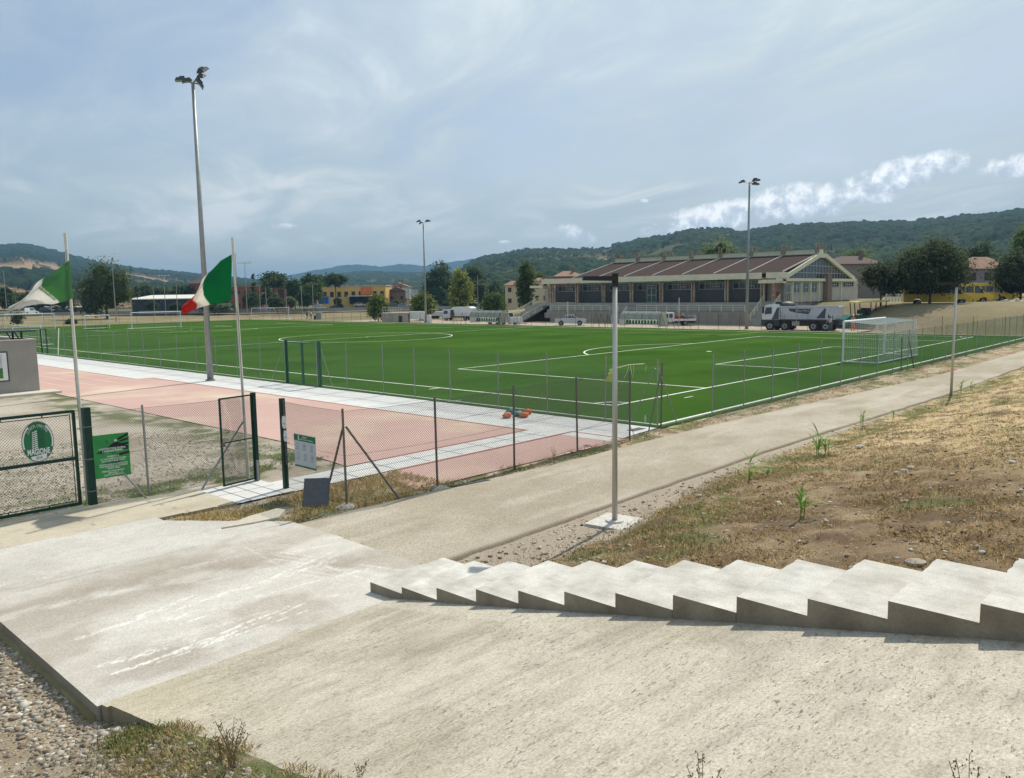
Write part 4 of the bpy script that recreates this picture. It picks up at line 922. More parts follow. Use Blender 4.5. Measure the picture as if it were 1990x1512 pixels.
goal('white spare goal behind the club flag, widest of the goals at the far left', (9.6, 117.5), (16.9, 115.5), 2.44, 1.6, (.1, 1), .5, .35, .05, wr=.006)
goal('narrow white goal partly hidden behind the widest spare goal', (14.5, 131), (20, 131), 2.3, 1.4, (0, 1), .5, .4, .05, net=False)
goal('small white training goal standing between the spare goals and the big left tree', (19.8, 111.5), (23.7, 112.5), 2.05, 1.3, (.1, 1), .4, .3, .05, wr=.006)
goal('small white goal just inside the mesh fence, above the poster wall', (-.6, 72.6), (1.1, 69.9), 2.0, 1.3, (.8, .4), .4, .3, .05, wr=.006)
goal('white goal frame on the dry field behind the far left fence', (57.5, 129.5), (62.5, 124.0), 2.3, 1.4, (.7, .6), .4, .4, .05, net=False)
q = atz(165, 641); q2 = atz(207, 640); b = MB()
for zz in (.0, .42): b.tube([(q[0], q[1], zz+.05), (q2[0], q2[1], zz+.05)], .03, 5)
for u in (0, .5, 1): p = q+(q2-q)*u; b.tube([(p[0], p[1], 0), (p[0], p[1], .48)], .03, 5)
tag(b.build('low_frame', mDGreen), 'low dark green frame on the turf before the small training goal', 'frame')

# corner flags, stray flag, bags, drain, litter
mFl = mat('flag_yellow', (.52, .60, .16), rough=.8, trans=.4, vary=.1, vscale=8)
def cflag(x, y, label, z=0.):
    t = thing('corner_flag', label, 'corner flag', (x, y, z)); b = MB(); b.tube([(x, y, 0), (x+.04, y, 1.5)], .022, 6); b.build('stick', mCream, t, world=True)
    b = MB(); v = [(x+.04, y, 1.5), (x-.08, y-.12, 1.42), (x-.12, y-.16, 1.15), (x+.02, y-.02, 1.05)]; b.add(v+[(p[0]+.01, p[1]+.01, p[2]) for p in v], [(0, 1, 2, 3), (7, 6, 5, 4), (0, 4, 5, 1), (1, 5, 6, 2), (2, 6, 7, 3), (3, 7, 4, 0)]); b.build('pennant', mFl, t, world=True)
cflag(PW, 0, 'yellow corner flag at the far right corner of the pitch')
d0 = float((Vector((-5.0, -4.4, 2))-Vector(CLOC)).dot(Vector(CD)))
pA, pB, pC = [Vector(atd(*p, d0)) for p in ((1184, 719), (1222, 709), (1252, 707))]
lf = thing('lodged_flag', 'yellow green pennant on a stick lodged sideways on top of a fence post', 'flag', tuple(pB)); b = MB(); b.tube([pA, pB, pC], .015, 5); b.build('stick', mat('ribbon_stick', (.55, .58, .36), rough=.8, vary=.2, vscale=30), lf, world=True)
fa = [Vector(atd(*p, d0)) for p in ((1194, 712), (1190, 742), (1176, 741), (1184, 722))]; b = MB(); b.add(fa+[p+Vector((.006, .006, 0)) for p in fa], [(0, 1, 2, 3), (7, 6, 5, 4), (0, 4, 5, 1), (1, 5, 6, 2), (2, 6, 7, 3), (3, 7, 4, 0)]); b.build('pennant', mFl, lf, world=True)
b = MB()
for pts in (((1225, 709), (1227, 722), (1229, 734), (1232, 722), (1231, 710)), ((1240, 708), (1253, 706), (1256, 713), (1254, 722)), ((1222, 710), (1219, 722), (1213, 735))): b.tube([Vector(atd(*p, d0)) for p in pts], .007, 4)
b.build('loose_ribbon', MATS['ribbon_stick'], lf, world=True)
for i, (px, py, c, lb, cat) in enumerate(((985, 806, (.60, .19, .10), 'orange training bag lying on the slabs at the left of the heap', 'bag'), (992, 799, (.05, .20, .20), 'teal cloth bag heaped at the pitch fence', 'bag'), (1007, 803, (.10, .30, .34), 'pale teal bag squeezed in the middle of the heap', 'bag'),
      (1018, 805, (.62, .20, .09), 'orange bag at the front right of the heap', 'bag'), (1025, 799, (.55, .12, .05), 'dark orange bag at the right end of the heap', 'bag'))):
    q = atz(px, py, .12); b = MB(); b.ell((q[0], q[1], .10), (.21, .15, .105), 12, 7, jit=.22); o = b.build('bag', mat('bag_%d' % i, c, rough=.8, vary=.25, vscale=9, bump=.5, bscale=12), smooth=True); tag(o, lb, cat, 'bags left by the pitch fence')
q = atz(1176, 840, 0); b = MB(); b.quad((-4.4, -3.9, .012), (-3.7, -3.9, .012), (-3.7, -3.6, .012), (-4.4, -3.6, .012)); tag(b.build('drain_cover', mat('dark_grate', (.05, .06, .06), rough=.7)), 'dark drain grate sunk in the grey slabs at the pitch corner', 'drain')
b = MB(); b.prism([(-13.3, -4.84), (-12.3, -5.0), (-12.25, -5.12), (-13.3, -4.96)], 'z', -.02, .05); tag(b.build('gutter_plate', MATS['dark_grate']), 'dark strip plate lying in the dirt at the foot of the fence beside the path', 'plate')

# ------------------------------------------------------------------ concrete hut at the left
hut = thing('concrete_hut', 'low grey rendered hut with a framed poster and an open roof rim', 'hut', (-14.5, 25.1, 0))
mHut = mat('grey_render', (.30, .285, .26), rough=.95, vary=.09, vscale=.8, fine=.06, fscale=20, bump=.2, bscale=25); mHutR = mat('hut_rim', (.42, .40, .36), rough=.9)
b = MB(); x1, y0 = -12.78, 24.95; hz = 2.55
for (c, d) in (((x1-5, y0+.12, hz/2), (10, .24, hz)), ((x1-.12, y0+4.24, hz/2), (.24, 8, hz)), ((x1-5, y0+4.3, 1.05), (9.5, 8, 2.1))): b.box(c, d)
b.build('wall', mHut, hut, world=True); b = MB(); b.box((x1-5, y0+.12, hz+.03), (10.06, .30, .06)); b.box((x1-.12, y0+4.29, hz+.03), (.30, 8, .06)); b.build('parapet_cap', mHutR, hut, world=True)
b = MB(); b.box((x1-5, y0-.55, .04), (11.2, 1.2, .12)); b.build('plinth', mat('hut_plinth', (.52, .48, .40), rough=.95, vary=.1), hut, world=True)
po = thing('framed_poster', 'framed poster of a ball on green grass on the grey hut wall', 'poster', (-14.6, 24.9, 1.4)); B = Board((-14.75, y0-.03, 1.38), (1, 0, 0), po)
B.poly('frame', [(-1.3, -.72), (.72, -.72), (.72, .70), (-1.3, .70)], 0, mat('poster_frame', (.06, .06, .06), rough=.5), .04); B.poly('border', [(-1.24, -.66), (.66, -.66), (.66, .64), (-1.24, .64)], .004, mSignW, .002)
B.poly('sky_print', [(-1.2, -.1), (.46, -.1), (.46, .58), (-1.2, .58)], .008, mat('poster_sky', (.5, .5, .55), rough=.4), .002); B.poly('grass_print', [(-1.2, -.56), (.46, -.56), (.46, -.08), (-1.2, -.08)], .008, mat('poster_grass', (.05, .19, .05), rough=.4, vary=.3, vscale=3), .002)
B.polys('ball_print', [disc(.12, n=16, cx=.26, cy=.24), [(-.2, -.1), (.2, .18), (.26, .12), (-.1, -.14)], [(-.5, -.5), (-.1, -.14), (-.02, -.2), (-.3, -.5)], disc(.10, n=12, cx=-.12, cy=-.2)], .0115, mInk)
cn = thing('roof_canopy', 'dark metal canopy on thin legs above the grey hut', 'canopy', (-15.0, 27.5, 2.1)); mCan = mat('dark_canopy', (.05, .055, .065), rough=.5, vary=.1)
b = MB(); b.box((-16.2, 26.4, 2.98), (7.2, 1.9, .07)); b.box((-17.2, 26.6, 3.18), (5.2, 1.3, .05)); b.build('canopy_sheet', mCan, cn, world=True)
for (xx, yy) in ((-13.15, 25.75), (-13.15, 27.1), (-15.6, 25.75), (-15.6, 27.1)): b = MB(); b.tube([(xx, yy, 2.1), (xx, yy, 2.96)], .05, 6); b.tube([(xx, yy, 2.4), (xx-.3, yy, 2.95)], .03, 5); b.build('leg', mCan, cn, world=True)
# ------------------------------------------------------------------ sports hall
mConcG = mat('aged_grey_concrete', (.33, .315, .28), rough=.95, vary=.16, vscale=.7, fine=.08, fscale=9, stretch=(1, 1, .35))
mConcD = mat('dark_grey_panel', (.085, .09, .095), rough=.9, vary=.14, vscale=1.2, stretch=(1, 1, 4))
mBeige = mat('beige_fascia', (.62, .60, .45), rough=.85, vary=.10, vscale=.8)
mRoofB = mat('maroon_roofing', (.050, .033, .030), rough=1, vary=.14, vscale=.9, fine=.12, fscale=6, spec=.1)
mRib = mat('pale_roof_rib', (.36, .335, .29), rough=.9, vary=.12)
mRustW = mat('rusty_metal', (.22, .125, .08), rough=.9, vary=.3, vscale=2.5, col2=(.40, .32, .23))
mWin = mat('window_glass', (.045, .06, .07), rough=.12, vary=.25, vscale=.5, spec=.7)
mFrame = mat('pale_window_frame', (.45, .45, .42), rough=.6, vary=.08)
mRustC = mat('stained_column', (.46, .41, .31), rough=.9, col2=(.30, .19, .13), vscale=1.5, vary=.1)
mGymW = mat('light_render_wall', (.42, .40, .35), rough=.95, vary=.12, vscale=.8)
mDirtW = mat('stained_retaining_wall', (.32, .295, .24), rough=.95, col2=(.27, .25, .21), vscale=.8, vary=.1, stretch=(1, 1.5, .4))
gym = thing('sports_hall', 'long low sports hall with maroon pitched roof and glazed gable on a raised terrace', 'building', (82, 50, 0))
G = lambda b, n, m, p=gym: b.build(n, m, p, world=True)
def sub(b, n, m, p):                                     # world-space mesh under a part that itself sits under gym
    o = b.build(n, m, None); L = gym.location
    for v in o.data.vertices: v.co -= L
    o.parent = p; return o
FL = 2.75
# terrace, bleachers, retaining wall
b = MB(); b.box((79.0, 51.5, .4), (.35, 35.6, 1.85)); b.box((79.02, 51.5, 1.35), (.45, 35.7, .10)); G(b, 'retaining_wall', mDirtW)
for k in range(4):
    b = MB(); x0 = 79.2+.62*k; b.box(((x0+84)/2, 51.6, .5+.18+.36*k), (84-x0, 38.5-.02*k, .9+.36*k)); G(b, 'terrace_step', mConcG)
b = MB(); b.box((83.2, 52.3, FL-.25), (4.4, 43.6, .5)); b.box((96, 48.9, 1.2), (23.6, 37.6, 3.05)); G(b, 'floor_slab', mConcG)
b = MB(); b.box((80.6, 52.2, 2.2), (.3, 15.6, .035)); G(b, 'bench_edge', mInk)
# rear hall block, facade wall
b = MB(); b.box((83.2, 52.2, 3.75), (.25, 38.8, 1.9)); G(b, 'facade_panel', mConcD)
b = MB(); b.box((95.5, 48.8, 4.0), (24, 37.0, 3.6)); G(b, 'hall_wall', mGymW)
b = MB(); b.box((83.22, 52.2, 5.25), (.12, 38.8, 1.2)); G(b, 'window_band', mWin)
cols = [32.8+5.52*k for k in range(8)]
for k, yy in enumerate(cols):
    b = MB(); b.box((81.9, yy-.22, 4.35), (.28, .16, 3.25)); b.box((81.9, yy+.22, 4.35), (.28, .16, 3.25)); c = G(b, 'column', mRustC)
    b = MB(); b.box((81.98, yy, 4.3), (.12, .12, 3.1)); sub(b, 'downpipe', mRustW, c)
for k in range(7):
    y0, y1 = cols[k]+.35, cols[k+1]-.35; b = MB()
    for j in range(6): yy = y0+(y1-y0)*j/5; b.box((83.1, yy, 5.2), (.06, .06, 1.15))
    for zz in (4.68, 5.75, 5.50): b.box((83.1, (y0+y1)/2, zz), (.055, y1-y0, .06))
    q = y0+(y1-y0)*.42; b.box((83.08, q, 5.1), (.05, 1.0, .08)); b.box((83.08, q-.5, 5.05), (.05, .07, .8)); b.box((83.08, q+.5, 5.05), (.05, .07, .8)); G(b, 'window', mFrame)
d = MB(); d.box((83.0, 51.8, 4.05), (.10, 1.75, 2.6)); dr = G(d, 'door', mWin)
b = MB()
for yy in (50.95, 51.8, 52.65): b.box((82.92, yy, 4.05), (.07, .09, 2.65))
for zz in (2.8, 3.9, 5.0, 5.38): b.box((82.92, 51.8, zz), (.07, 1.8, .09))
sub(b, 'door_frame', mFrame, dr); b = MB(); b.box((82.93, 51.8, 3.35), (.03, 1.6, .95)); sub(b, 'door_panel', mat('door_green', (.05, .12, .08), rough=.6), dr)
# eaves
b = MB(); b.box((80.9, 52.7, 6.44), (.22, 40.3, .84)); b.box((82.3, 52.7, 6.1), (2.6, 40.2, .12)); G(b, 'eaves_fascia', mBeige)
b = MB(); b.box((82.4, 52.7, 6.80), (3.0, 40.1, .08)); G(b, 'eaves_top', mConcG)
b = MB(); b.box((81.0, 74.2, 5.55), (.2, 2.9, .42)); b.box((83, 74.2, 5.55), (3.8, 2.8, .3)); G(b, 'side_canopy', mBeige)
b = MB(); b.box((84.6, 74.0, 3.6), (.2, 2.6, 2.6)); b.box((83.5, 72.9, 3.9), (2.2, .2, 2.8)); wq = G(b, 'end_wall', mGymW); b = MB(); b.box((84.4, 74.2, 4.35), (.1, 1.5, 1.5)); b.box((84.42, 72.9, 4.4), (.1, .8, 1.2)); sub(b, 'end_window', mat('milky_pane', (.5, .52, .52), rough=.4), wq)
b = MB(); b.box((84.45, 73.3, 4.35), (.1, .12, 1.7)); b.box((84.35, 73.5, 3.5), (.12, 2.0, .1)); sub(b, 'end_frame', mFrame, wq)
# main roof: two slopes with ribs, ridge box and rusty uprights
ribs = [30.0+5.29*k for k in range(8)]
def slope(x): return 6.88+(9.62-6.88)*(x-82.2)/(94-82.2)
b = MB(); b.hexa([(82.2, 30, 6.7), (94.1, 30, 9.44), (94.1, 67.0, 9.44), (82.2, 67.0, 6.7)], [(82.2, 30, 6.88), (94.1, 30, 9.64), (94.1, 67.0, 9.64), (82.2, 67.0, 6.88)]); G(b, 'roof_slope', mRoofB)
b = MB(); b.hexa([(96.6, 30, 9.44), (108.4, 30, 6.6), (108.4, 67.0, 6.6), (96.6, 67.0, 9.44)], [(96.6, 30, 9.64), (108.4, 30, 6.8), (108.4, 67.0, 6.8), (96.6, 67.0, 9.64)]); G(b, 'roof_slope', mRoofB)
for yy in ribs:
    b = MB(); b.hexa([(82.1, yy-.1, 6.86), (94.0, yy-.1, 9.6), (94.0, yy+.1, 9.6), (82.1, yy+.1, 6.86)], [(82.1, yy-.1, 7.02), (94.0, yy-.1, 9.77), (94.0, yy+.1, 9.77), (82.1, yy+.1, 7.02)]); G(b, 'roof_rib', mRib)
b = MB(); b.box((94.9, 48.4, 10.0), (1.9, 37.0, .75)); G(b, 'ridge_box', mBeige); b = MB(); b.box((93.9, 48.4, 9.66), (.16, 36.9, .10)); G(b, 'ridge_flashing', mRib)
b = MB(); b.box((94.9, 48.4, 10.40), (2.1, 37.1, .05)); G(b, 'ridge_cap', mConcG)
for yy in ribs:
    for xx, hh in ((93.8, 1.5), (96.4, 1.35)):
        b = MB(); b.box((xx, yy-.22, 10.2+hh/4), (.22, .14, hh)); b.box((xx, yy+.22, 10.2+hh/4), (.22, .14, hh)); G(b, 'roof_upright', mRustW)
# gable end
yG = 30.0
b = MB(); zt = lambda x: 9.55-(abs(x-95.3)-1.3)*(9.55-6.1)/(13.0-1.3) if abs(x-95.3) > 1.3 else 9.55
xs = [82.6, 94.0, 96.6, 108.2]
b.prism([(82.4, 6.0), (108.3, 6.0), (96.6, 9.5), (94.0, 9.5)], 'y', yG+.1, yG+.3); G(b, 'gable_glass', mWin)
b = MB()
for (xa, za, xb, zb) in ((82.0, 6.35, 94.1, 9.75), (94.1, 9.75, 96.5, 9.75), (96.5, 9.75, 108.6, 6.35)):
    b.hexa([(xa, yG-.35, za-.62), (xb, yG-.35, zb-.62), (xb, yG+.05, zb-.62), (xa, yG+.05, za-.62)], [(xa, yG-.35, za), (xb, yG-.35, zb), (xb, yG+.05, zb), (xa, yG+.05, za)])
G(b, 'gable_frame', mBeige); b = MB()
for k in range(20):
    xx = 84.3+k*1.18; top = zt(xx)-.35
    if top > 6.2: b.box((xx, yG+.06, (6.0+top)/2), (.06, .06, top-6.0))
for zz in (6.85, 7.9): hw = (9.2-zz)/(9.55-6.1)*11.7+.9; b.box((95.3, yG+.05, zz), (2*hw, .07, .07))
G(b, 'mullion', mFrame)
b = MB(); b.box((94.5, yG-.25, 5.82), (29.0, .5, .42)); b.box((81.6, 31.3, 5.62), (1.0, 3.6, .5)); G(b, 'gable_ledge', mBeige)
b = MB(); b.box((81.6, 30.6, 6.45), (1.4, 2.6, .8)); G(b, 'corner_parapet', mBeige)
b = MB(); b.box((96.6, yG+.0, 4.15), (28.0, .24, 3.0)); G(b, 'gable_wall', mGymW)
for (x0, x1, z0, z1, n) in ((85.3, 87.4, 4.0, 5.45, 2), (88.6, 90.6, 4.0, 5.45, 2), (91.6, 93.6, 4.0, 5.45, 2), (98.4, 102.2, 4.75, 5.5, 4), (104, 108.5, 4.75, 5.5, 5)):
    b = MB(); b.box(((x0+x1)/2, yG-.13, (z0+z1)/2), (x1-x0, .05, z1-z0)); w = G(b, 'gable_window', mWin); b = MB()
    for k in range(n+1): b.box((x0+(x1-x0)*k/n, yG-.17, (z0+z1)/2), (.08, .05, z1-z0))
    b.box(((x0+x1)/2, yG-.175, z1), (x1-x0, .05, .08)); b.box(((x0+x1)/2, yG-.175, z0), (x1-x0, .05, .08)); b.box(((x0+x1)/2, yG-.175, z0+.5*(z1-z0)), ((x1-x0)*.5, .05, .08)); sub(b, 'window_bar', mFrame, w)
for xx in (84.9, 88.0, 91.2, 94.2, 103.1): b = MB(); b.box((xx, yG-.2, 4.1), (.22, .2, 3.0)); G(b, 'gable_pilaster', mBeige)
b = MB(); b.box((96.9, yG-.45, 4.4), (1.7, .8, 4.6)); G(b, 'brick_chimney', mat('old_brick', (.20, .15, .125), rough=.95, vary=.2, vscale=2))
b = MB(); b.box((83.3, yG-.16, 4.0), (1.9, .08, 2.4)); e = G(b, 'entrance_door', mWin); b = MB()
for xx in (82.4, 83.0, 83.7, 84.3): b.box((xx, yG-.22, 4.0), (.10, .06, 2.4))
for zz in (2.85, 4.0, 5.2): b.box((83.35, yG-.225, zz), (1.9, .05, .09))
sub(b, 'entrance_frame', mFrame, e); b = MB(); b.box((81.75, yG+.6, 3.9), (.5, .6, .6)); G(b, 'red_hose_box', mat('hose_red', (.25, .03, .03), rough=.5))
b = MB(); b.box((81.5, 30.9, 4.2), (.4, .5, 2.9)); G(b, 'corner_column', mRustW)
# railing and stairs
def rails(name, pts, posts, h=.95, r=.035, n=3):
    b = MB()
    for i in range(len(pts)-1):
        a, c = Vector(pts[i]), Vector(pts[i+1])
        for k in range(n): dz = Vector((0, 0, h*(1-k/n))); b.tube([a+dz, c+dz], r if k == 0 else r*.6, 5)
    for p in posts: b.tube([p, Vector(p)+Vector((0, 0, h))], r, 5)
    return b
b = rails('r', [(79.0, 69.3, 1.4), (79.0, 57, 1.4)], [(79.0, 69.3-1.75*k, 1.4) for k in range(8)], r=.05); G(b, 'terrace_railing', mBeige)
b = rails('r', [(79.0, 52, 1.4), (79.0, 34, 1.4)], [(79.0, 52-1.8*k, 1.4) for k in range(11)], r=.05); G(b, 'terrace_railing', mBeige)
def flight(name, y0, y1, x0, x1, z0, z1, n):
    t = []; b = MB()
    for k in range(n): xa = x0+(x1-x0)*k/n; b.box(((xa+x1)/2+.2, (y0+y1)/2, (z0+z0+(z1-z0)*(k+1)/n)/2-.2), (x1-xa+.4, y1-y0, (z1-z0)*(k+1)/n+.4))
    o = G(b, name, mConcG)
    for yy in (y0, y1): r = rails('r', [(x0, yy, z0), (x1, yy, z1)], [(x0+(x1-x0)*k/5, yy, z0+(z1-z0)*k/5) for k in range(6)], .95, .045, 3); sub(r, 'handrail', mBeige, o)
    return o
flight('left_stairs', 72.6, 76.2, 75.2, 84, -.3, 2.75, 16); flight('entrance_stairs', 30.1, 32.4, 76.6, 81.6, -.3, 2.85, 15)
flight('terrace_stairs', 54.0, 55.6, 77.4, 79.2, -.3, 1.3, 6)

# ------------------------------------------------------------------ dugouts
def dugout(y0, y1, label, x=58.9):
    t = thing('dugout', label, 'dugout', (x, (y0+y1)/2, 0), group='curved team shelters'); mC = mat('milky_polycarbonate', (.66, .69, .66), rough=.25, vary=.08, spec=.5, trans=.8); mAl = mat('aluminium_rib', (.30, .31, .31), rough=.4, metal=.6)
    prof = [(1.25-1.25*math.cos(a)*1.0, .15+1.85*math.sin(a)**.8) for a in np.linspace(0.02, 2.75, 16)]; prof = [(2.1-p[0]*.98, p[1]) for p in prof]
    b = MB(); P = [(x+p[0], p[1]) for p in prof]
    for i in range(len(P)-1): b.quad((P[i][0], y0, P[i][1]), (P[i][0], y1, P[i][1]), (P[i+1][0], y1, P[i+1][1]), (P[i+1][0], y0, P[i+1][1]))
    for yy in (y0, y1): b.add([(q[0], yy, q[1]) for q in P]+[(P[-1][0]+.2, yy, .2)], [tuple(range(len(P)+1))])
    o = b.build('shell', mC, t, world=True); s = o.modifiers.new('t', 'SOLIDIFY'); s.thickness = .01
    for k in range(6): yy = y0+(y1-y0)*k/5; b = MB(); b.tube([(q[0]-.015, yy, q[1]) for q in P], .035, 4); b.build('rib', mAl, t, world=True)
    b = MB(); b.box((x+.9, (y0+y1)/2, .38), (.08, y1-y0-.2, .06)); b.build('bench_rail', mAl, t, world=True)
    mS = mat('seat_green', (.01, .20, .12), rough=.4, vary=.05)
    for k in range(12):
        yy = y0+.35+(y1-y0-.7)*k/11; b = MB(); b.box((x+.85, yy, .46), (.4, .36, .05)); b.hexa([(x+1.02, yy-.17, .46), (x+1.07, yy-.17, .46), (x+1.07, yy+.17, .46), (x+1.02, yy+.17, .46)], [(x+1.10, yy-.15, .88), (x+1.15, yy-.15, .88), (x+1.15, yy+.15, .88), (x+1.10, yy+.15, .88)]); b.build('seat', mS, t, world=True)
dugout(62.0, 68.2, 'left dugout with green seats under a curved clear shell'); dugout(35.3, 41.0, 'right dugout with green seats, directly behind the nearer path lamp')
# ------------------------------------------------------------------ vehicles (local x = forward)
mTyre = mat('tyre_rubber', (.018, .018, .019), rough=.9, vary=0); mRim = mat('wheel_rim', (.24, .25, .26), rough=.4, metal=.5, vary=0); mGl = mat('car_glass', (.02, .028, .034), rough=.08, vary=0, spec=.8)
mHead = mat('headlight_glass', (.6, .62, .62), rough=.15, vary=0); mTail = mat('tail_light', (.35, .02, .02), rough=.3, vary=0); mBlkP = mat('black_plastic', (.02, .021, .022), rough=.7, vary=0)
def wheel(t, x, y, r, w=.22, z=None):
    b = MB(); z = r if z is None else z; n = 20; s = 1 if y > 0 else -1
    b.prism([(x+r*math.cos(2*math.pi*i/n), z+r*math.sin(2*math.pi*i/n)) for i in range(n)], 'y', y-w/2, y+w/2); o = b.build('wheel', mTyre, t, smooth=False)
    b = MB(); b.prism([(x+r*.6*math.cos(2*math.pi*i/12), z+r*.6*math.sin(2*math.pi*i/12)) for i in range(12)], 'y', y+s*w/2, y+s*(w/2+.012)); q = b.build('rim', mRim, o)
    b = MB(); b.prism([(x+r*.18*math.cos(2*math.pi*i/8), z+r*.18*math.sin(2*math.pi*i/8)) for i in range(8)], 'y', y+s*(w/2+.012), y+s*(w/2+.03)); b.build('hub', mBlkP, o)
def arch(x, r, z0, n=7): return [(x-r*math.cos(math.pi*i/n), z0+(r*math.sin(math.pi*i/n))) for i in range(n+1)]
def body_prism(b, prof, W, taper=.06):
    """profile extruded across, shoulders rounded by pulling in the top a little"""
    n = len(prof); zmx = max(p[1] for p in prof); zmn = min(p[1] for p in prof); vs = []
    def iw(z): return W/2 - taper*max(0, (z-zmn)/(zmx-zmn))**2
    for s in (-1, 1):
        for p in prof: vs.append((p[0], s*iw(p[1]), p[1]))
    b.add(vs, [tuple(range(n)), tuple(range(n, 2*n))[::-1]]+[(i+n, (i+1) % n+n, (i+1) % n, i) for i in range(n)])
def car(label, col, loc, rz, kind='hatch', cat='car', name='parked_car', group=None, sc=1., rough=.3):
    t = thing(name, label, cat, loc, rz, group); t.scale = (sc, sc, sc)
    key = 'car_paint_%d_%d_%d' % tuple(int(c*99) for c in col); m = mat(key, col, rough=rough, vary=.02, coat=.6, spec=.5)
    K = dict(hatch=(4.1, 1.74, 1.46, .62, .93), sedan=(4.5, 1.78, 1.42, .95, 1.0), suv=(4.5, 1.86, 1.7, .35, .95), van=(4.6, 1.9, 1.9, .1, 1.0), estate=(4.5, 1.78, 1.48, .15, 1.0))[kind]
    L, Wd, H, rr, hood = K; r = .33 if kind not in ('suv', 'van') else .36; xf, xr = L/2-.85, -L/2+.78; bl = .92 if kind != 'van' else 1.05
    low = [(-L/2+.05, .3)]+arch(xr, r+.05, .3)+arch(xf, r+.05, .3)+[(L/2-.05, .3), (L/2, .45), (L/2-.04, .72), (L/2-.3, .84), (L/2-hood-.15, bl+.03), (-L/2+.1, bl+.02), (-L/2, .7)]
    b = MB(); body_prism(b, low, Wd, .05); b.build('body', m, t)
    xa, xb = -L/2+.06+rr*.1, L/2-hood-.1; ta, tb = -L/2+.2+rr*.9, L/2-hood-.95 if kind != 'van' else L/2-hood-.7
    w0, w1 = Wd/2-.05, Wd/2-.22
    b = MB(); b.hexa([(xa, -w0, bl), (xb, -w0, bl), (xb, w0, bl), (xa, w0, bl)], [(ta, -w1, H), (tb, -w1, H), (tb, w1, H), (ta, w1, H)]); b.build('cabin', m, t)
    def lerp(a, c, q): return a+(c-a)*q
    for s in (-1, 1):
        b = MB(); e = .012
        for (q0, q1) in ((.07, .36), (.40, .66), (.69, .92)) if kind != 'van' else ((.55, .72), (.75, .93)):
            x = lambda q, z: lerp(lerp(xa, xb, q), lerp(ta, tb, q), z); y = lambda z: s*(lerp(w0, w1, z)+e)
            v = [(x(q0, .12), y(.12), lerp(bl, H, .12)), (x(q1, .12), y(.12), lerp(bl, H, .12)), (x(q1, .85), y(.85), lerp(bl, H, .85)), (x(q0, .85), y(.85), lerp(bl, H, .85))]; b.quad(*(v if s < 0 else v[::-1]))
        b.build('side_window', mGl, t)
    for nm, x0, x1, s in (('windscreen', xb, tb, 1), ('rear_window', xa, ta, -1)):
        b = MB(); v = [(lerp(x0, x1, .1)+s*.015, -lerp(w0, w1, .1)+.06, lerp(bl, H, .1)), (lerp(x0, x1, .1)+s*.015, lerp(w0, w1, .1)-.06, lerp(bl, H, .1)), (lerp(x0, x1, .9)+s*.015, lerp(w0, w1, .9)-.06, lerp(bl, H, .9)), (lerp(x0, x1, .9)+s*.015, -lerp(w0, w1, .9)+.06, lerp(bl, H, .9))]; b.quad(*(v if s > 0 else v[::-1])); b.build(nm, mGl, t)
    for s in (-1, 1):
        wheel(t, xf, s*(Wd/2-.1), r); wheel(t, xr, s*(Wd/2-.1), r)
        b = MB(); b.box((L/2-.08, s*(Wd/2-.28), .66), (.16, .36, .14)); b.build('headlight', mHead, t); b = MB(); b.box((-L/2+.03, s*(Wd/2-.18), .78), (.1, .22, .2)); b.build('tail_light', mTail, t)
    b = MB(); b.box((L/2-.02, 0, .42), (.06, Wd*.7, .16)); b.build('bumper', mBlkP, t); return t
WHT, SIL, DRK, BLU, GRY = (.62, .63, .63), (.38, .40, .42), (.03, .032, .04), (.04, .07, .16), (.16, .17, .18)
def facing(dx, dy): return math.atan2(dy, dx)
RX_ = math.atan2(RV.y, RV.x)
def at0(px, py, dep, z=0.): q = atd(px, py, dep); return (q[0], q[1], z)
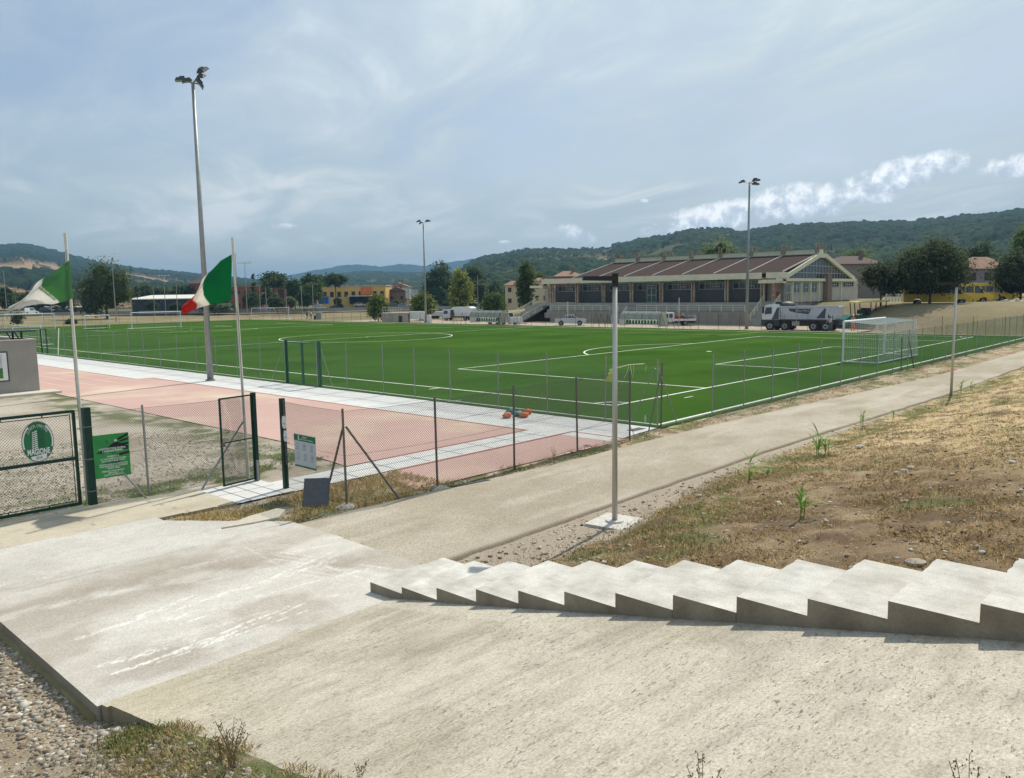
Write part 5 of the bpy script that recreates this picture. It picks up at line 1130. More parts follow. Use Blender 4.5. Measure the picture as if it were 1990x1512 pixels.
# silver pickup
def pickup(loc, rz, sc):
    t = thing('pickup_truck', 'silver pickup truck parked before the sports hall terrace', 'pickup', loc, rz); t.scale = (sc,)*3; m = mat('silver_paint', (.46, .49, .53), rough=.28, vary=.02, metal=.35, coat=.6)
    low = [(-2.6, .5)]+arch(-1.6, .46, .45)+arch(1.55, .46, .45)+[(2.55, .45), (2.65, .6), (2.62, .95), (2.2, 1.1), (1.25, 1.2), (.9, 1.22), (-.9, 1.22), (-2.6, 1.22)]; b = MB(); body_prism(b, low, 1.85, .05); b.build('body', m, t)
    b = MB(); b.hexa([(-.95, -.88, 1.2), (1.35, -.88, 1.2), (1.35, .88, 1.2), (-.95, .88, 1.2)], [(-.8, -.7, 1.8), (.45, -.7, 1.8), (.45, .7, 1.8), (-.8, .7, 1.8)]); b.build('cabin', m, t)
    for s in (-1, 1):
        b = MB()
        for x0, x1, x2, x3 in ((-.82, -.45, -.5, -.72), (-.38, .25, .1, -.43), (.32, 1.05, .42, .17)):
            v = [(x0, s*.885, 1.27), (x1, s*.885, 1.27), (x2, s*.735, 1.72), (x3, s*.735, 1.72)]; b.quad(*(v if s < 0 else v[::-1]))
        b.build('side_window', mGl, t); wheel(t, 1.55, s*.80, .39, .26); wheel(t, -1.6, s*.80, .39, .26)
        b = MB(); b.box((2.58, s*.68, .92), (.14, .42, .18)); b.build('headlight', mHead, t); b = MB(); b.box((1.05, s*1.02, 1.28), (.12, .2, .18)); b.build('wing_mirror', m, t)
        b = MB(); b.box((-.55, s*.93, 1.02), (.16, .03, .04)); b.box((.3, s*.93, 1.02), (.16, .03, .04)); b.build('door_handle', mBlkP, t)
    b = MB(); b.hexa([(1.32, -.8, 1.25), (1.34, -.8, 1.25), (1.34, .8, 1.25), (1.32, .8, 1.25)], [(.5, -.64, 1.75), (.52, -.64, 1.75), (.52, .64, 1.75), (.5, .64, 1.75)]); b.build('windscreen', mGl, t)
    b = MB(); b.box((2.62, 0, .8), (.08, .9, .28)); b.box((2.62, 0, .5), (.1, 1.5, .14)); b.build('grille', mBlkP, t); b = MB(); b.box((-1.75, 0, 1.225), (1.55, 1.5, .02)); b.build('bed', mBlkP, t)
pickup(at0(1109, 628, 119, -.38), RX_+.0+rad(-8), .88)
# white crew-cab flatbed
def flatbed(loc, rz, sc):
    t = thing('flatbed_truck', 'white crew cab flatbed truck with red kit on its bed, beside the right dugout', 'truck', loc, rz); t.scale = (sc,)*3; m = mat('van_white', (.60, .62, .64), rough=.35, vary=.03, coat=.3)
    b = MB(); body_prism(b, [(.2, .7), (1.3, .7)]+arch(1.95, .46, .6)+[(2.5, .6), (3.0, .62), (3.05, 1.0), (2.75, 1.25), (2.35, 1.4), (1.65, 2.2), (.2, 2.25)], 2.0, .12); b.build('cab', m, t)
    for s in (-1, 1):
        b = MB()
        for v in ([(.45, 1.35), (1.05, 1.35), (1.05, 2.05), (.45, 2.05)], [(1.2, 1.3), (2.15, 1.35), (1.62, 2.02), (1.2, 2.02)]): v = [(p[0], s*(1.005-.11*((p[1]-.6)/1.65)**2), p[1]) for p in v]; b.quad(*(v if s < 0 else v[::-1]))
        b.build('side_window', mGl, t); wheel(t, 1.95, s*.85, .38, .25); wheel(t, -1.7, s*.85, .38, .35); b = MB(); b.box((2.15, s*1.2, 1.5), (.1, .2, .3)); b.build('wing_mirror', mBlkP, t); b = MB(); b.box((2.95, s*.75, .95), (.14, .3, .25)); b.build('headlight', mHead, t)
    b = MB(); b.hexa([(2.36, -.85, 1.42), (2.38, -.85, 1.42), (2.38, .85, 1.42), (2.36, .85, 1.42)], [(1.70, -.75, 2.12), (1.72, -.75, 2.12), (1.72, .75, 2.12), (1.70, .75, 2.12)]); b.build('windscreen', mGl, t)
    b = MB(); b.box((-1.6, 0, .6), (3.9, .9, .2)); b.box((-2.9, 0, .55), (.5, 1.8, .25)); b.build('chassis', mBlkP, t)
    b = MB(); b.box((-1.6, 0, .88), (3.7, 2.1, .1))
    for s in (-1, 1): b.box((-1.6, s*1.04, 1.02), (3.7, .04, .3))
    b.box((-3.44, 0, 1.3), (.05, 2.1, .9)); b.box((.22, 0, 1.5), (.06, 2.0, 1.3)); b.build('flat_bed', m, t)
    b = MB(); b.box((1.4, 0, 2.32), (.5, 1.0, .12)); b.build('light_bar', mat('amber_lamp', (.7, .25, .03), rough=.3), t)
    b = MB(); b.box((-.6, 0, 1.35), (1.2, 1.2, .6)); b.build('red_tank', mat('tank_red', (.28, .02, .025), rough=.4), t); b = MB(); b.box((-.1, -.4, 1.65), (.5, .6, .5)); b.box((-2.3, 0, 1.3), (1.4, 1.6, .55)); b.tube([(-1.2, -.3, 1.1), (-1.4, .3, 1.9)], .12, 8); b.ell((-1.5, 0, 1.55), (.3, .3, .25)); b.build('load_box', mat('load_grey', (.12, .13, .13), rough=.6, vary=.3, vscale=3), t)
flatbed(at0(1310, 627, 113, -.38), RX_+math.pi+rad(2), .84)
# tipper lorry
def tipper(loc, rz, sc):
    t = thing('tipper_lorry', 'big grey and white four axle tipper lorry lettered TROVATI', 'lorry', loc, rz); t.scale = (sc,)*3
    m = mat('lorry_white', (.62, .64, .66), rough=.35, vary=.03, coat=.3); mg = mat('tipper_grey', (.44, .48, .53), rough=.5, vary=.08, vscale=1.5); md = mat('lorry_dark', (.035, .045, .06), rough=.6, vary=.1); mt = mat('tipper_decal', (.07, .075, .105), rough=.5)
    b = MB(); body_prism(b, [(2.6, 1.3), (4.65, 1.3), (4.7, 1.7), (4.55, 2.25), (4.3, 3.0), (3.9, 3.12), (2.75, 3.15), (2.6, 3.0)], 2.45, .10); b.build('cab', m, t)
    b = MB(); body_prism(b, [(2.55, .55), (3.1, .55)]+arch(3.65, .62, .55)+[(4.4, .5), (4.75, .6), (4.75, 1.3), (2.55, 1.3)], 2.5, .02); b.build('lower_cab', md, t)
    for s in (-1, 1):
        b = MB(); v = [(3.45, 2.0), (4.35, 1.9), (4.2, 2.75), (3.5, 2.8)]; v = [(p[0], s*(1.235-.10*((p[1]-1.3)/1.85)**2), p[1]) for p in v]; b.quad(*(v if s < 0 else v[::-1])); b.build('side_window', mGl, t)
        b = MB(); v = [(2.62, 1.32), (3.45, 1.32), (2.85, 2.7), (2.62, 2.75)]; v = [(p[0], s*(1.24-.10*((p[1]-1.3)/1.85)**2), p[1]) for p in v]; b.quad(*(v if s < 0 else v[::-1])); b.build('cab_decal', mt, t)
        for x in (3.65, 1.85, -1.55, -2.95): wheel(t, x, s*1.05, .54, .36 if x > 0 else .5)
        b = MB(); b.box((4.45, s*1.42, 2.45), (.14, .2, .8)); b.build('wing_mirror', mBlkP, t); b = MB(); b.box((4.72, s*.9, .95), (.1, .4, .25)); b.build('headlight', mHead, t)
    b = MB(); v = [(4.45, -1.0, 2.3), (4.45, 1.0, 2.3), (4.28, .95, 2.92), (4.28, -.95, 2.92)]; b.quad(*[(p[0]+.13, p[1], p[2]) for p in v]); b.build('windscreen', mGl, t)
    b = MB(); b.box((-.8, 0, .95), (6.8, 1.0, .35)); b.box((-.8, 0, 1.25), (6.7, 2.2, .12)); b.box((.15, 0, .8), (1.2, 1.6, .5)); b.build('chassis', md, t)
    b = MB(); b.hexa([(-3.9, -1.1, 1.35), (2.2, -1.1, 1.35), (2.2, 1.1, 1.35), (-3.9, 1.1, 1.35)], [(-4.35, -1.25, 2.85), (2.45, -1.25, 2.85), (2.45, 1.25, 2.85), (-4.35, 1.25, 2.85)])
    for s in (-1, 1): b.box((-.9, s*1.26, 2.85), (6.9, .10, .13)); b.box((-.9, s*1.15, 1.42), (6.0, .08, .12))
    for x in (-2.4, -2.55): b.hexa([(x-.55, -1.2, 1.35), (x-.4, -1.2, 1.35), (x-.4, 1.2, 1.35), (x-.55, 1.2, 1.35)], [(x-.75, -1.32, 2.85), (x-.6, -1.32, 2.85), (x-.6, 1.32, 2.85), (x-.75, 1.32, 2.85)])
    b.build('tipper_body', mg, t)
    b = MB(); b.box((2.9, 0, 3.25), (.5, 1.8, .35)); b.ell((2.0, 0, 3.0), (.9, 1.0, .45)); b.build('rolled_cover', md, t)
    for s in (-1, 1):
        y = lambda z: s*(1.1+.15*(z-1.35)/1.5+.012); y3 = lambda z: s*(1.1+.15*(z-1.35)/1.5+.02)
        b = MB(); v = [(1.45, 2.55), (1.25, 2.3), (.6, 2.15), (-.9, 1.95), (-1.25, 2.6), (1.3, 2.62)]; v = [(p[0], y(p[1]), p[1]) for p in v]; b.add(v if s > 0 else v[::-1], [tuple(range(6))]); d = b.build('name_panel', mt, t)
        vs, fs = text_mesh('TROVATI', .42, extrude=.001, bold=.012, sx=1.05); b = MB(); b.add([(-s*v[0]-.25, y3(2.4), v[1]+2.4) for v in vs], fs); b.build('lettering', m, d)
        b = MB(); v = [(-1.9, 1.6), (-3.4, 1.6), (-2.9, 2.6), (-2.75, 2.62)]; v = [(p[0], y(p[1]), p[1]) for p in v]; b.add(v if s < 0 else v[::-1], [(0, 1, 2, 3)]); b.build('side_decal', mt, t)
        b = MB(); v = [(-1.7, 1.4), (-3.8, 1.4), (-3.7, 1.62), (-1.9, 1.62)]; v = [(p[0], y(p[1]), p[1]) for p in v]; b.add(v if s < 0 else v[::-1], [(0, 1, 2, 3)]); b.build('lower_decal', mat('decal_purple', (.10, .09, .16), rough=.5), t)
    b = MB()
    for k in range(6): b.box((2.35, 1.3, 1.45+.2*k), (.25, .05, .05)); b.box((2.35, -1.3, 1.45+.2*k), (.25, .05, .05))
    for s in (-1, 1):
        for dx in (-.13, .13): b.box((2.35+dx, s*1.3, 1.95), (.04, .05, 1.2))
    b.build('ladder', m, t)
    b = MB()
    for s in (-1, 1):
        for k in range(4): b.box((.25+.22*k, s*1.0, .85), (.16, .35, .5))
    b.build('air_tank', mat('tank_metal', (.42, .42, .38), rough=.4, metal=.4), t)
LOR = at0(1562, 641, 95, -.40)
tipper(LOR, math.pi/2+rad(3), 1.0)
# white box trailer and pale parked machinery at the left
def simple(name, label, cat, parts, loc, rz=0, sc=1., group=None):
    t = thing(name, label, cat, loc, rz, group); t.scale = (sc,)*3
    for (n, m, f) in parts: b = MB(); f(b); b.build(n, m, t)
    return t
mVW = mat('trailer_white', (.58, .60, .61), rough=.4, vary=.05)
q = at0(1001, 624, 122, -.40); t = simple('box_trailer', 'white box trailer with tow bar parked left of the hall stairs', 'trailer', [('box_body', mVW, lambda b: b.box((0, 0, .85), (2.3, 1.5, 1.05))), ('lid_edge', mBlkP, lambda b: b.box((0, 0, .34), (2.3, 1.3, .1))), ('draw_bar', mRim, lambda b: b.prism([(1.1, -.1), (1.1, .1), (2.0, .03), (2.0, -.03)], 'z', .3, .42))], q, RX_, .95)
wheel(t, 0, .72, .28, .18); wheel(t, 0, -.72, .28, .18)
def lorry(loc, rz, label, sc, tarp=True):
    t = thing('covered_lorry', label, 'lorry', loc, rz); t.scale = (sc,)*3
    b = MB(); body_prism(b, [(1.6, .5), (3.3, .5), (3.4, 1.2), (3.15, 2.0), (2.95, 2.2), (1.6, 2.25)], 2.1, .1); b.build('cab', mVW, t)
    b = MB(); b.quad((3.42, -.85, 1.25), (3.42, .85, 1.25), (3.2, .8, 1.95), (3.2, -.8, 1.95)); b.build('windscreen', mGl, t)
    for s in (-1, 1): b = MB(); v = [(2.1, s*1.035, 1.3), (3.05, s*1.035, 1.3), (2.9, s*.98, 1.95), (2.1, s*.98, 1.95)]; b.quad(*(v if s < 0 else v[::-1])); b.build('side_window', mGl, t); wheel(t, 2.5, s*.9, .42); wheel(t, -1.8, s*.9, .42)
    b = MB(); b.box((-.9, 0, .7), (4.9, 1.9, .25)); b.build('chassis', mBlkP, t)
    b = MB(); b.prism([(-3.3, .85), (1.4, .85), (1.4, 2.1), (.9, 2.65), (-2.6, 2.7), (-3.3, 2.4)], 'y', -1.1, 1.1); b.build('tarpaulin', mat('tarp_white', (.62, .63, .64), rough=.6, vary=.08), t)
    b = MB(); b.box((1.0, -1.12, 1.5), (.7, .03, 1.2)); b.box((1.0, 1.12, 1.5), (.7, .03, 1.2)); b.build('side_flap', mat('flap_dark', (.05, .055, .06), rough=.7), t)
q = at0(893, 617, 150, -.4); lorry(q, RX_+math.pi+rad(-25), 'white covered lorry parked left of the left dugout', .95)
q = at0(853, 612, 165, -.4); simple('flat_trailer', 'long pale trailer parked behind the white plastic tank', 'trailer', [('deck', mVW, lambda b: b.box((0, 0, 1.0), (5.5, 2, .9))), ('wheel_set', mTyre, lambda b: b.box((-1, 0, .3), (2, 1.7, .6)))], q, RX_, 1)
q = at0(831, 622, 138, -.35); simple('plastic_tank', 'square white plastic tank standing beside the left far mast', 'tank', [('tank_body', mVW, lambda b: b.prism([(-.62, 0), (.62, 0), (.62, 1.15), (.45, 1.3), (-.45, 1.3), (-.62, 1.15)], 'y', -.55, .55)), ('cap', mBlkP, lambda b: b.tube([(0, 0, 1.3), (0, 0, 1.36)], .2, 10))], q, RX_, 1.05)
# grey block kiosk with railing on top (left of that mast)
q = at0(770, 621, 142, -.3); t = simple('pump_house', 'small grey concrete pump house with a railing on its roof', 'hut', [('block_wall', mConcG, lambda b: b.box((0, 0, .75), (4.6, 3, 1.6))), ('roof_slab', mHutR, lambda b: b.box((0, 0, 1.62), (4.9, 3.2, .14))), ('door', mBlkP, lambda b: b.box((.95, -1.51, .6), (.6, .05, 1.1))), ('side_tank', mVW, lambda b: b.box((3.8, 0, 1.2), (2.6, 2.0, 1.3)))], q, RX_, 1)
b = MB()
for k in range(8): b.tube([(-2.1+.45*k, -1.4, 1.68), (-2.1+.45*k, -1.4, 2.7)], .03, 4)
for zz in (2.2, 2.7): b.tube([(-2.1, -1.4, zz), (1.05, -1.4, zz)], .03, 4)
b.tube([(-2.1, -1.4, 2.7), (-2.1, 1.3, 2.7)], .03, 4); b.build('railing', mCream, t)
# paver
def paver(loc, rz):
    t = thing('road_paver', 'green asphalt paver with a yellow sun roof behind the big goal', 'paver', loc, rz); mg = mat('paver_green', (.0, .12, .10), rough=.45, vary=.1); mk = mat('machine_dark', (.04, .045, .055), rough=.7, vary=.2, vscale=3)
    b = MB(); b.prism([(.6, .3), (3.2, .2), (3.3, .9), (2.4, 1.5), (.6, 1.1)], 'y', -1.25, 1.25); b.build('hopper', mg, t)
    b = MB(); b.box((-1.0, 0, .95), (3.2, 2.1, .9)); b.box((-1.9, 0, 1.6), (1.3, 1.9, .6)); b.build('engine_housing', mg, t)
    b = MB(); b.box((-.6, -1.0, .4), (3.6, .45, .75)); b.box((-.6, 1.0, .4), (3.6, .45, .75)); b.box((-2.9, 0, .5), (1.0, 2.6, .6)); b.build('track_and_screed', mk, t)
    b = MB(); b.hexa([(-2.5, -1.3, 3.0), (1.4, -1.3, 2.9), (1.4, 1.3, 2.9), (-2.5, 1.3, 3.0)], [(-2.5, -1.3, 3.18), (1.4, -1.3, 3.02), (1.4, 1.3, 3.02), (-2.5, 1.3, 3.18)]); b.build('sun_roof', mat('roof_yellow', (.62, .52, .20), rough=.5, vary=.06), t)
    b = MB()
    for x, y in ((-2.3, -1), (-2.3, 1), (1.1, -1), (1.1, 1), (-1.6, -1), (.5, -1)): b.tube([(x, y, 1.3), (x+(.2 if x > 0 else 0), y, 3.0)], .06, 5)
    b.build('roof_post', mk, t); b = MB(); b.box((-.3, .4, 1.9), (.5, .5, .7)); b.box((-.3, -.5, 1.9), (.5, .5, .7)); b.box((.4, 0, 1.8), (.3, 1.2, .5)); b.tube([(-1.4, .3, 1.9), (-1.4, .3, 2.6)], .08, 6); b.build('operator_seat', mk, t)
q = at0(1678, 632, 99, -.2); paver(q, RX_+math.pi+rad(10))
# yellow school buses
def bus(loc, rz, label, sc=1.):
    t = thing('school_bus', label, 'bus', loc, rz, 'yellow school buses on the raised yard'); t.scale = (sc,)*3; m = mat('bus_yellow', (.62, .42, .03), rough=.4, vary=.05, vscale=1, coat=.3); mw = mat('bus_pale', (.62, .55, .30), rough=.4, vary=.04)
    b = MB(); body_prism(b, [(-3.9, .45)]+arch(-2.3, .5, .45)+arch(2.5, .48, .45)+[(3.6, .45), (3.75, .8), (3.6, 1.15), (2.75, 1.45), (2.0, 2.5), (1.6, 2.72), (-3.7, 2.75), (-3.9, 2.5)], 2.1, .12); b.build('body', m, t)
    b = MB(); b.box((-1.0, 0, 2.76), (5.3, 1.8, .1)); b.prism([(2.65, 1.47), (3.6, 1.16), (3.62, 1.2), (2.68, 1.52)], 'y', -.9, .9); b.build('roof_and_bonnet', mw, t)
    iw = lambda z: 1.05-.12*((z-.45)/2.3)**2+.012
    for s in (-1, 1):
        b = MB()
        for k in range(5): x0 = -3.6+1.0*k; v = [(x0, 1.5), (x0+.93, 1.5), (x0+.93, 2.35), (x0, 2.35)]; v = [(p[0], s*iw(p[1]), p[1]) for p in v]; b.quad(*(v if s < 0 else v[::-1]))
        v = [(1.45, 1.45), (2.6, 1.4), (1.95, 2.35), (1.45, 2.35)]; v = [(p[0], s*iw(p[1]), p[1]) for p in v]; b.quad(*(v if s < 0 else v[::-1])); b.build('side_window', mGl, t)
        wheel(t, 2.5, s*.9, .38); wheel(t, -2.3, s*.9, .38); b = MB(); b.box((2.3, s*1.2, 1.75), (.12, .22, .4)); b.build('wing_mirror', mBlkP, t); b = MB(); b.box((3.55, s*.75, 1.0), (.3, .32, .24)); b.build('headlight', mHead, t)
        b = MB(); v = [(.45, s*1.045, .6), (1.25, s*1.045, .6), (1.25, s*iw(2.3), 2.3), (.45, s*iw(2.3), 2.3)]; b.quad(*(v if s < 0 else v[::-1])); b.build('bus_door', mGl, t)
    b = MB(); b.quad((2.78, -.92, 1.5), (2.78, .92, 1.5), (2.06, .86, 2.45), (2.06, -.86, 2.45)); b.build('windscreen', mGl, t); b = MB(); b.box((3.72, 0, .62), (.12, 1.9, .3)); b.box((3.66, 0, .95), (.1, 1.0, .2)); b.build('bumper', mBlkP, t)
BZ = 2.2
for (px, dep, lb, dd) in ((1822, 100, 'nearest yellow school bus, mostly behind the middle evergreen', 0), (1866, 108, 'yellow school bus second from the front of the row, half hidden by the nearest', 4), (1905, 114, 'third yellow school bus, its door side showing behind the first two', 3), (1921, 121, 'farthest yellow school bus at the right end of the row', 6)):
    q = at0(px, 590, dep, BZ); bus(q, RX_+rad(-22+dd), lb, 1.0)
# cars on the distant road
for (px, py, dep, col, kind, rz, lb) in ((518, 606, 240, SIL, 'estate', RX_, 'pale silver car on the far road, right of the second flagpole'), (621, 602, 250, WHT, 'hatch', RX_+.2, 'white hatchback on the far road behind the two people'), (655, 600, 265, DRK, 'suv', RX_+math.pi, 'black car on the far road before the yellow building'),
      (882, 591, 300, WHT, 'estate', RX_, 'white car in front of the tall yellow green tree'), (928, 591, 290, WHT, 'van', RX_+3.14, 'white van right of the tall yellow green tree'), (58, 611, 230, WHT, 'van', RX_+1.2, 'white van parked at the far left below the club flag'), (92, 607, 260, DRK, 'suv', RX_, 'dark car parked under the far left shed'), (125, 607, 262, GRY, 'van', RX_, 'grey van parked next to the dark car at the far left'),
      (767, 597, 270, DRK, 'estate', RX_, 'dark car with pale roof left of the right far bush'), (786, 598, 262, GRY, 'hatch', RX_, 'grey car below the white billboard'), (700, 596, 285, WHT, 'hatch', RX_, 'white car left of the round far bush'), (683, 594, 290, SIL, 'hatch', RX_+.4, 'silver car parked under the yellow shop awning'), (972, 622, 128, WHT, 'van', RX_+2.4, 'white van behind the bare branches next to the left dugout'), (437, 606, 235, DRK, 'estate', RX_, 'dark car behind the tallest floodlight mast')):
    car(lb, col, at0(px, py, dep, -.4 if dep < 200 else float(atd(px, py, dep)[2])), rz, kind)

# ------------------------------------------------------------------ people
def person(label, loc, rz, H, top, legs, hat=None, pose='stand', bend=0.):
    t = thing('person', label, 'person', loc, rz); s = H/1.75; mS = mat('skin', (.42, .26, .19), rough=.7, vary=0); mH = mat('hair_dark', (.03, .02, .015), rough=.9, vary=0)
    sw = .12; J = dict(pel=(0, 0, .95), ch=(.0+bend*.5, 0, 1.28), nk=(.02+bend, 0, 1.48-bend*.3), hd=(.03+bend*1.15, 0, 1.62-bend*.35), hr=(0, -.09, .9), kr=(.10, -.11, .5), fr=(.02, -.11, .07), tr=(.2, -.12, .03), hl=(0, .09, .9), kl=(.0, .11, .5), fl=(-.12, .11, .07), tl=(.06, .12, .03),
       sr=(.0+bend*.9, -.19, 1.42-bend*.3), er=(.05+bend, -.27, 1.15), wr=(.22+bend, -.22, .98), gr=(.28+bend, -.2, .93), sl=(.0+bend*.9, .19, 1.42-bend*.3), el=(.08+bend, .27, 1.16), wl=(.28+bend, .2, 1.02), gl=(.34+bend, .18, .98))
    R_ = dict(pel=.135, ch=.15, nk=.055, hd=.09, hr=.085, kr=.06, fr=.042, tr=.035, hl=.085, kl=.06, fl=.042, tl=.035, sr=.06, er=.042, wr=.03, gr=.028, sl=.06, el=.042, wl=.03, gl=.028)
    E = [('pel', 'ch'), ('ch', 'nk'), ('nk', 'hd'), ('pel', 'hr'), ('hr', 'kr'), ('kr', 'fr'), ('fr', 'tr'), ('pel', 'hl'), ('hl', 'kl'), ('kl', 'fl'), ('fl', 'tl'), ('ch', 'sr'), ('sr', 'er'), ('er', 'wr'), ('wr', 'gr'), ('ch', 'sl'), ('sl', 'el'), ('el', 'wl'), ('wl', 'gl')]
    def skin(name, names, grow, m, root):
        bm = bmesh.new(); ly = bm.verts.layers.skin.verify(); V = {}
        for n in names: v = bm.verts.new(tuple(c*s for c in J[n])); r = (R_[n]+grow)*s; v[ly].radius = (r, r); v[ly].use_root = (n == root); V[n] = v
        for a, c in E:
            if a in V and c in V: bm.edges.new((V[a], V[c]))
        me = bpy.data.meshes.new(name); bm.to_mesh(me); bm.free(); me.materials.append(m); o = bpy.data.objects.new(name, me); COL.objects.link(o); o.parent = t
        o.modifiers.new('skin', 'SKIN'); u = o.modifiers.new('sub', 'SUBSURF'); u.levels = 1; u.render_levels = 1; return o
    skin('body', list(J), 0, mS, 'pel')
    skin('trousers', ['pel', 'hr', 'kr', 'fr', 'hl', 'kl', 'fl'], .018, mat('trousers_%d' % int(legs[0]*999), legs, rough=.9, vary=.1), 'pel')
    skin('shirt', ['pel', 'ch', 'sr', 'er', 'sl', 'el'], .02, mat('shirt_%d' % int(top[0]*999), top, rough=.9, vary=.1), 'pel')
    h = J['hd']; b = MB(); b.ell((h[0]*s-.01, 0, (h[2]+.07)*s), (.115*s, .10*s, .09*s)); b.build('helmet' if hat else 'hair', mat('helmet_white', (.6, .6, .55), rough=.4) if hat else mH, t)
    b = MB(); b.ell(((h[0]+.10)*s, 0, (h[2]+.01)*s), (.02, .016, .02)); b.ell(((h[0]+.09)*s, .035, (h[2]+.04)*s), (.012, .012, .01)); b.ell(((h[0]+.09)*s, -.035, (h[2]+.04)*s), (.012, .012, .01)); b.build('face', mS, t)
    return t
q = at0(1657, 646, 86, -.12); person('person in bright orange work clothes and pale helmet behind the big goal', q, RX_+.3, 1.8, (.75, .13, .05), (.72, .12, .05), hat=True)
q = at0(1614, 643, 89, -.25); person('person in pale shirt and teal trousers leaning at the tail of the tipper lorry', q, RX_+3.6, 1.8, (.45, .48, .52), (.03, .12, .15), bend=.18)
q = at0(597, 624, 158, 0); person('person in dark clothes standing at the far fence, left of the tripod', q, RX_, 1.8, (.03, .03, .04), (.04, .05, .08))
q = at0(605, 624, 157, 0); person('person in lime vest bending over a tripod at the far fence', q, RX_+2.5, 1.75, (.5, .62, .25), (.15, .2, .14), bend=.15)
q = at0(601, 624, 156, 0); b = MB(); O = Vector(q)
for a in (0, 2.1, 4.2): b.tube([O+Vector((0, 0, 1.45)), O+Vector((.5*math.cos(a), .5*math.sin(a), 0))], .025, 4)
b.box((O.x, O.y, 1.55), (.25, .25, .25)); tag(b.build('survey_tripod', mCream), 'survey tripod between the two people at the far fence', 'tripod')
q = at0(620, 624, 155, 0); simple('cabinet', 'grey metal cabinet with a dark bin beside the two people', 'cabinet', [('cabinet_body', mGalv, lambda b: b.box((0, 0, .7), (1.0, .8, 1.4))), ('bin', mBlkP, lambda b: b.box((-.75, 0, .4), (.35, .5, .8)))], q, RX_)
# ------------------------------------------------------------------ hills, built as wooded slopes at their real distances
def skyz(tbl, px): return np.interp(px, [t[0] for t in tbl], [t[1] for t in tbl])
def hill(name, tbl, D0, D1, zb, m, colf, nc, nr, bump, cell, back=1.12, rough=0.10, shp=1.15, seed=0):
    pxs = np.linspace(tbl[0][0], tbl[-1][0], nc); pys = skyz(tbl, pxs); V = []; C = []
    S = np.r_[np.linspace(0, 1, nr), [1.04, back]]
    dirs = np.array([ray(a, b) for a, b in zip(pxs, pys)]); hor = np.hypot(dirs[:, 0], dirs[:, 1]); ux, uy = dirs[:, 0]/hor, dirs[:, 1]/hor; tan = dirs[:, 2]/hor
    for s in S:
        D = D0+(D1-D0)*s; x, y = CLOC[0]+ux*D, CLOC[1]+uy*D; zc = CLOC[2]+D1*tan
        prof = s**shp if s <= 1 else 1-(s-1)*3.2
        big = (fbm(x/(D1*.11), y/(D1*.11), 200+seed, 4)-.5)*2*rough*(zc-zb)*(1-abs(2*min(s, 1)-1)**2)
        z = zb + (zc-zb)*prof + big
        d, cid = worley(x/cell, y/cell, 300+seed); b = np.sqrt(np.clip(1-d*d*1.6, 0, 1))*bump*(.6+.8*cid)
        col, wood = colf(pxs, s, x, y, cid); z = z + b*wood
        V.append(np.stack([x, y, z], 1)); C.append(col)
    V = np.concatenate(V); C = np.concatenate(C); n = len(S); idx = np.arange(nc*n).reshape(n, nc)
    F = np.stack([idx[:-1, :-1].ravel(), idx[1:, :-1].ravel(), idx[1:, 1:].ravel(), idx[:-1, 1:].ravel()], 1)
    return struct(npmesh(name, V, F, m, colors=C, smooth=False))
mHill = mat('wooded_slope', (1, 1, 1), rough=1, attr=True, vary=0, spec=.05, fine=.25, fscale=.25)
def woods(cid, x, y, k=1., s1=40.): 
    f = fbm(x/s1, y/s1, 7)[:, None]; return (np.array([.008, .020, .010])*(1-f)+np.array([.020, .034, .016])*f)*(.45+1.1*cid[:, None])*k
DRY = np.array([.26, .18, .11])
def col_left(px, s, x, y, cid):
    c = woods(cid, x, y, .9, 120); w = np.ones(len(px))
    f = fbm(x/90+3, y/60, 17)
    fld = ((px < 120) & (s > .36) & (s < .60) & (f > .40)) | ((px < 60) & (s > .30) & (s < .40)) | ((px > 245) & (px < 420) & (s > .34+.0012*(420-px)*0) & (s < .70-(px-250)*.0013) & (f > .28)) | ((s < .3) & (f > .60))
    c[fld] = DRY*(.8+.4*f[fld][:, None]); w[fld] = 0; return c, w
def col_far(px, s, x, y, cid): return woods(cid, x, y, 1., 400), np.ones(len(px))*.6
def col_mid(px, s, x, y, cid):
    c = woods(cid, x, y, 1.1, 90); w = np.ones(len(px)); f = fbm(x/70, y/50, 27); fld = (f > .62) & (s < .8); c[fld] = np.array([.20, .18, .11]); w[fld] = 0; return c, w
def col_right(px, s, x, y, cid):
    c = woods(cid, x, y, 1.15, 70); w = np.ones(len(px)); f = fbm(x/60, y/60, 37); g = fbm(x/22, y/22, 38)
    olive = (px < 1200) & (s > .5) & (f > .36) & (px > 920) & (g > .40); c[olive] = np.array([.24, .19, .11])*(.7+.6*g[olive][:, None]); w[olive] = .15
    fld = (px < 1150) & (s > .22) & (s < .5) & (f > .52); c[fld] = np.array([.26, .23, .12]); w[fld] = 0
    sparse = (((px > 1280) & (px < 1440)) | (f > .55)) & (s > .3) & (g > .5); c[sparse] = np.array([.075, .082, .038]); w[sparse] = .3
    return c, w
TL = [(-500, 505), (-200, 485), (0, 480), (40, 478), (60, 480), (100, 489), (140, 500), (200, 516), (245, 522), (290, 528), (330, 531), (380, 536), (430, 541), (480, 546), (540, 553), (620, 566)]
TF = [(430, 562), (520, 548), (561, 537), (601, 529), (630, 524), (661, 518.5), (682, 516), (711, 516.5), (738, 519.5), (760, 517), (780, 514), (800, 515.5), (827, 519), (850, 515), (877, 511.5), (917, 505), (932, 506), (960, 511), (1050, 530)]
TM = [(360, 570), (470, 562), (560, 556), (620, 545), (671, 535), (721, 531), (780, 534), (850, 533), (900, 531), (1000, 545)]
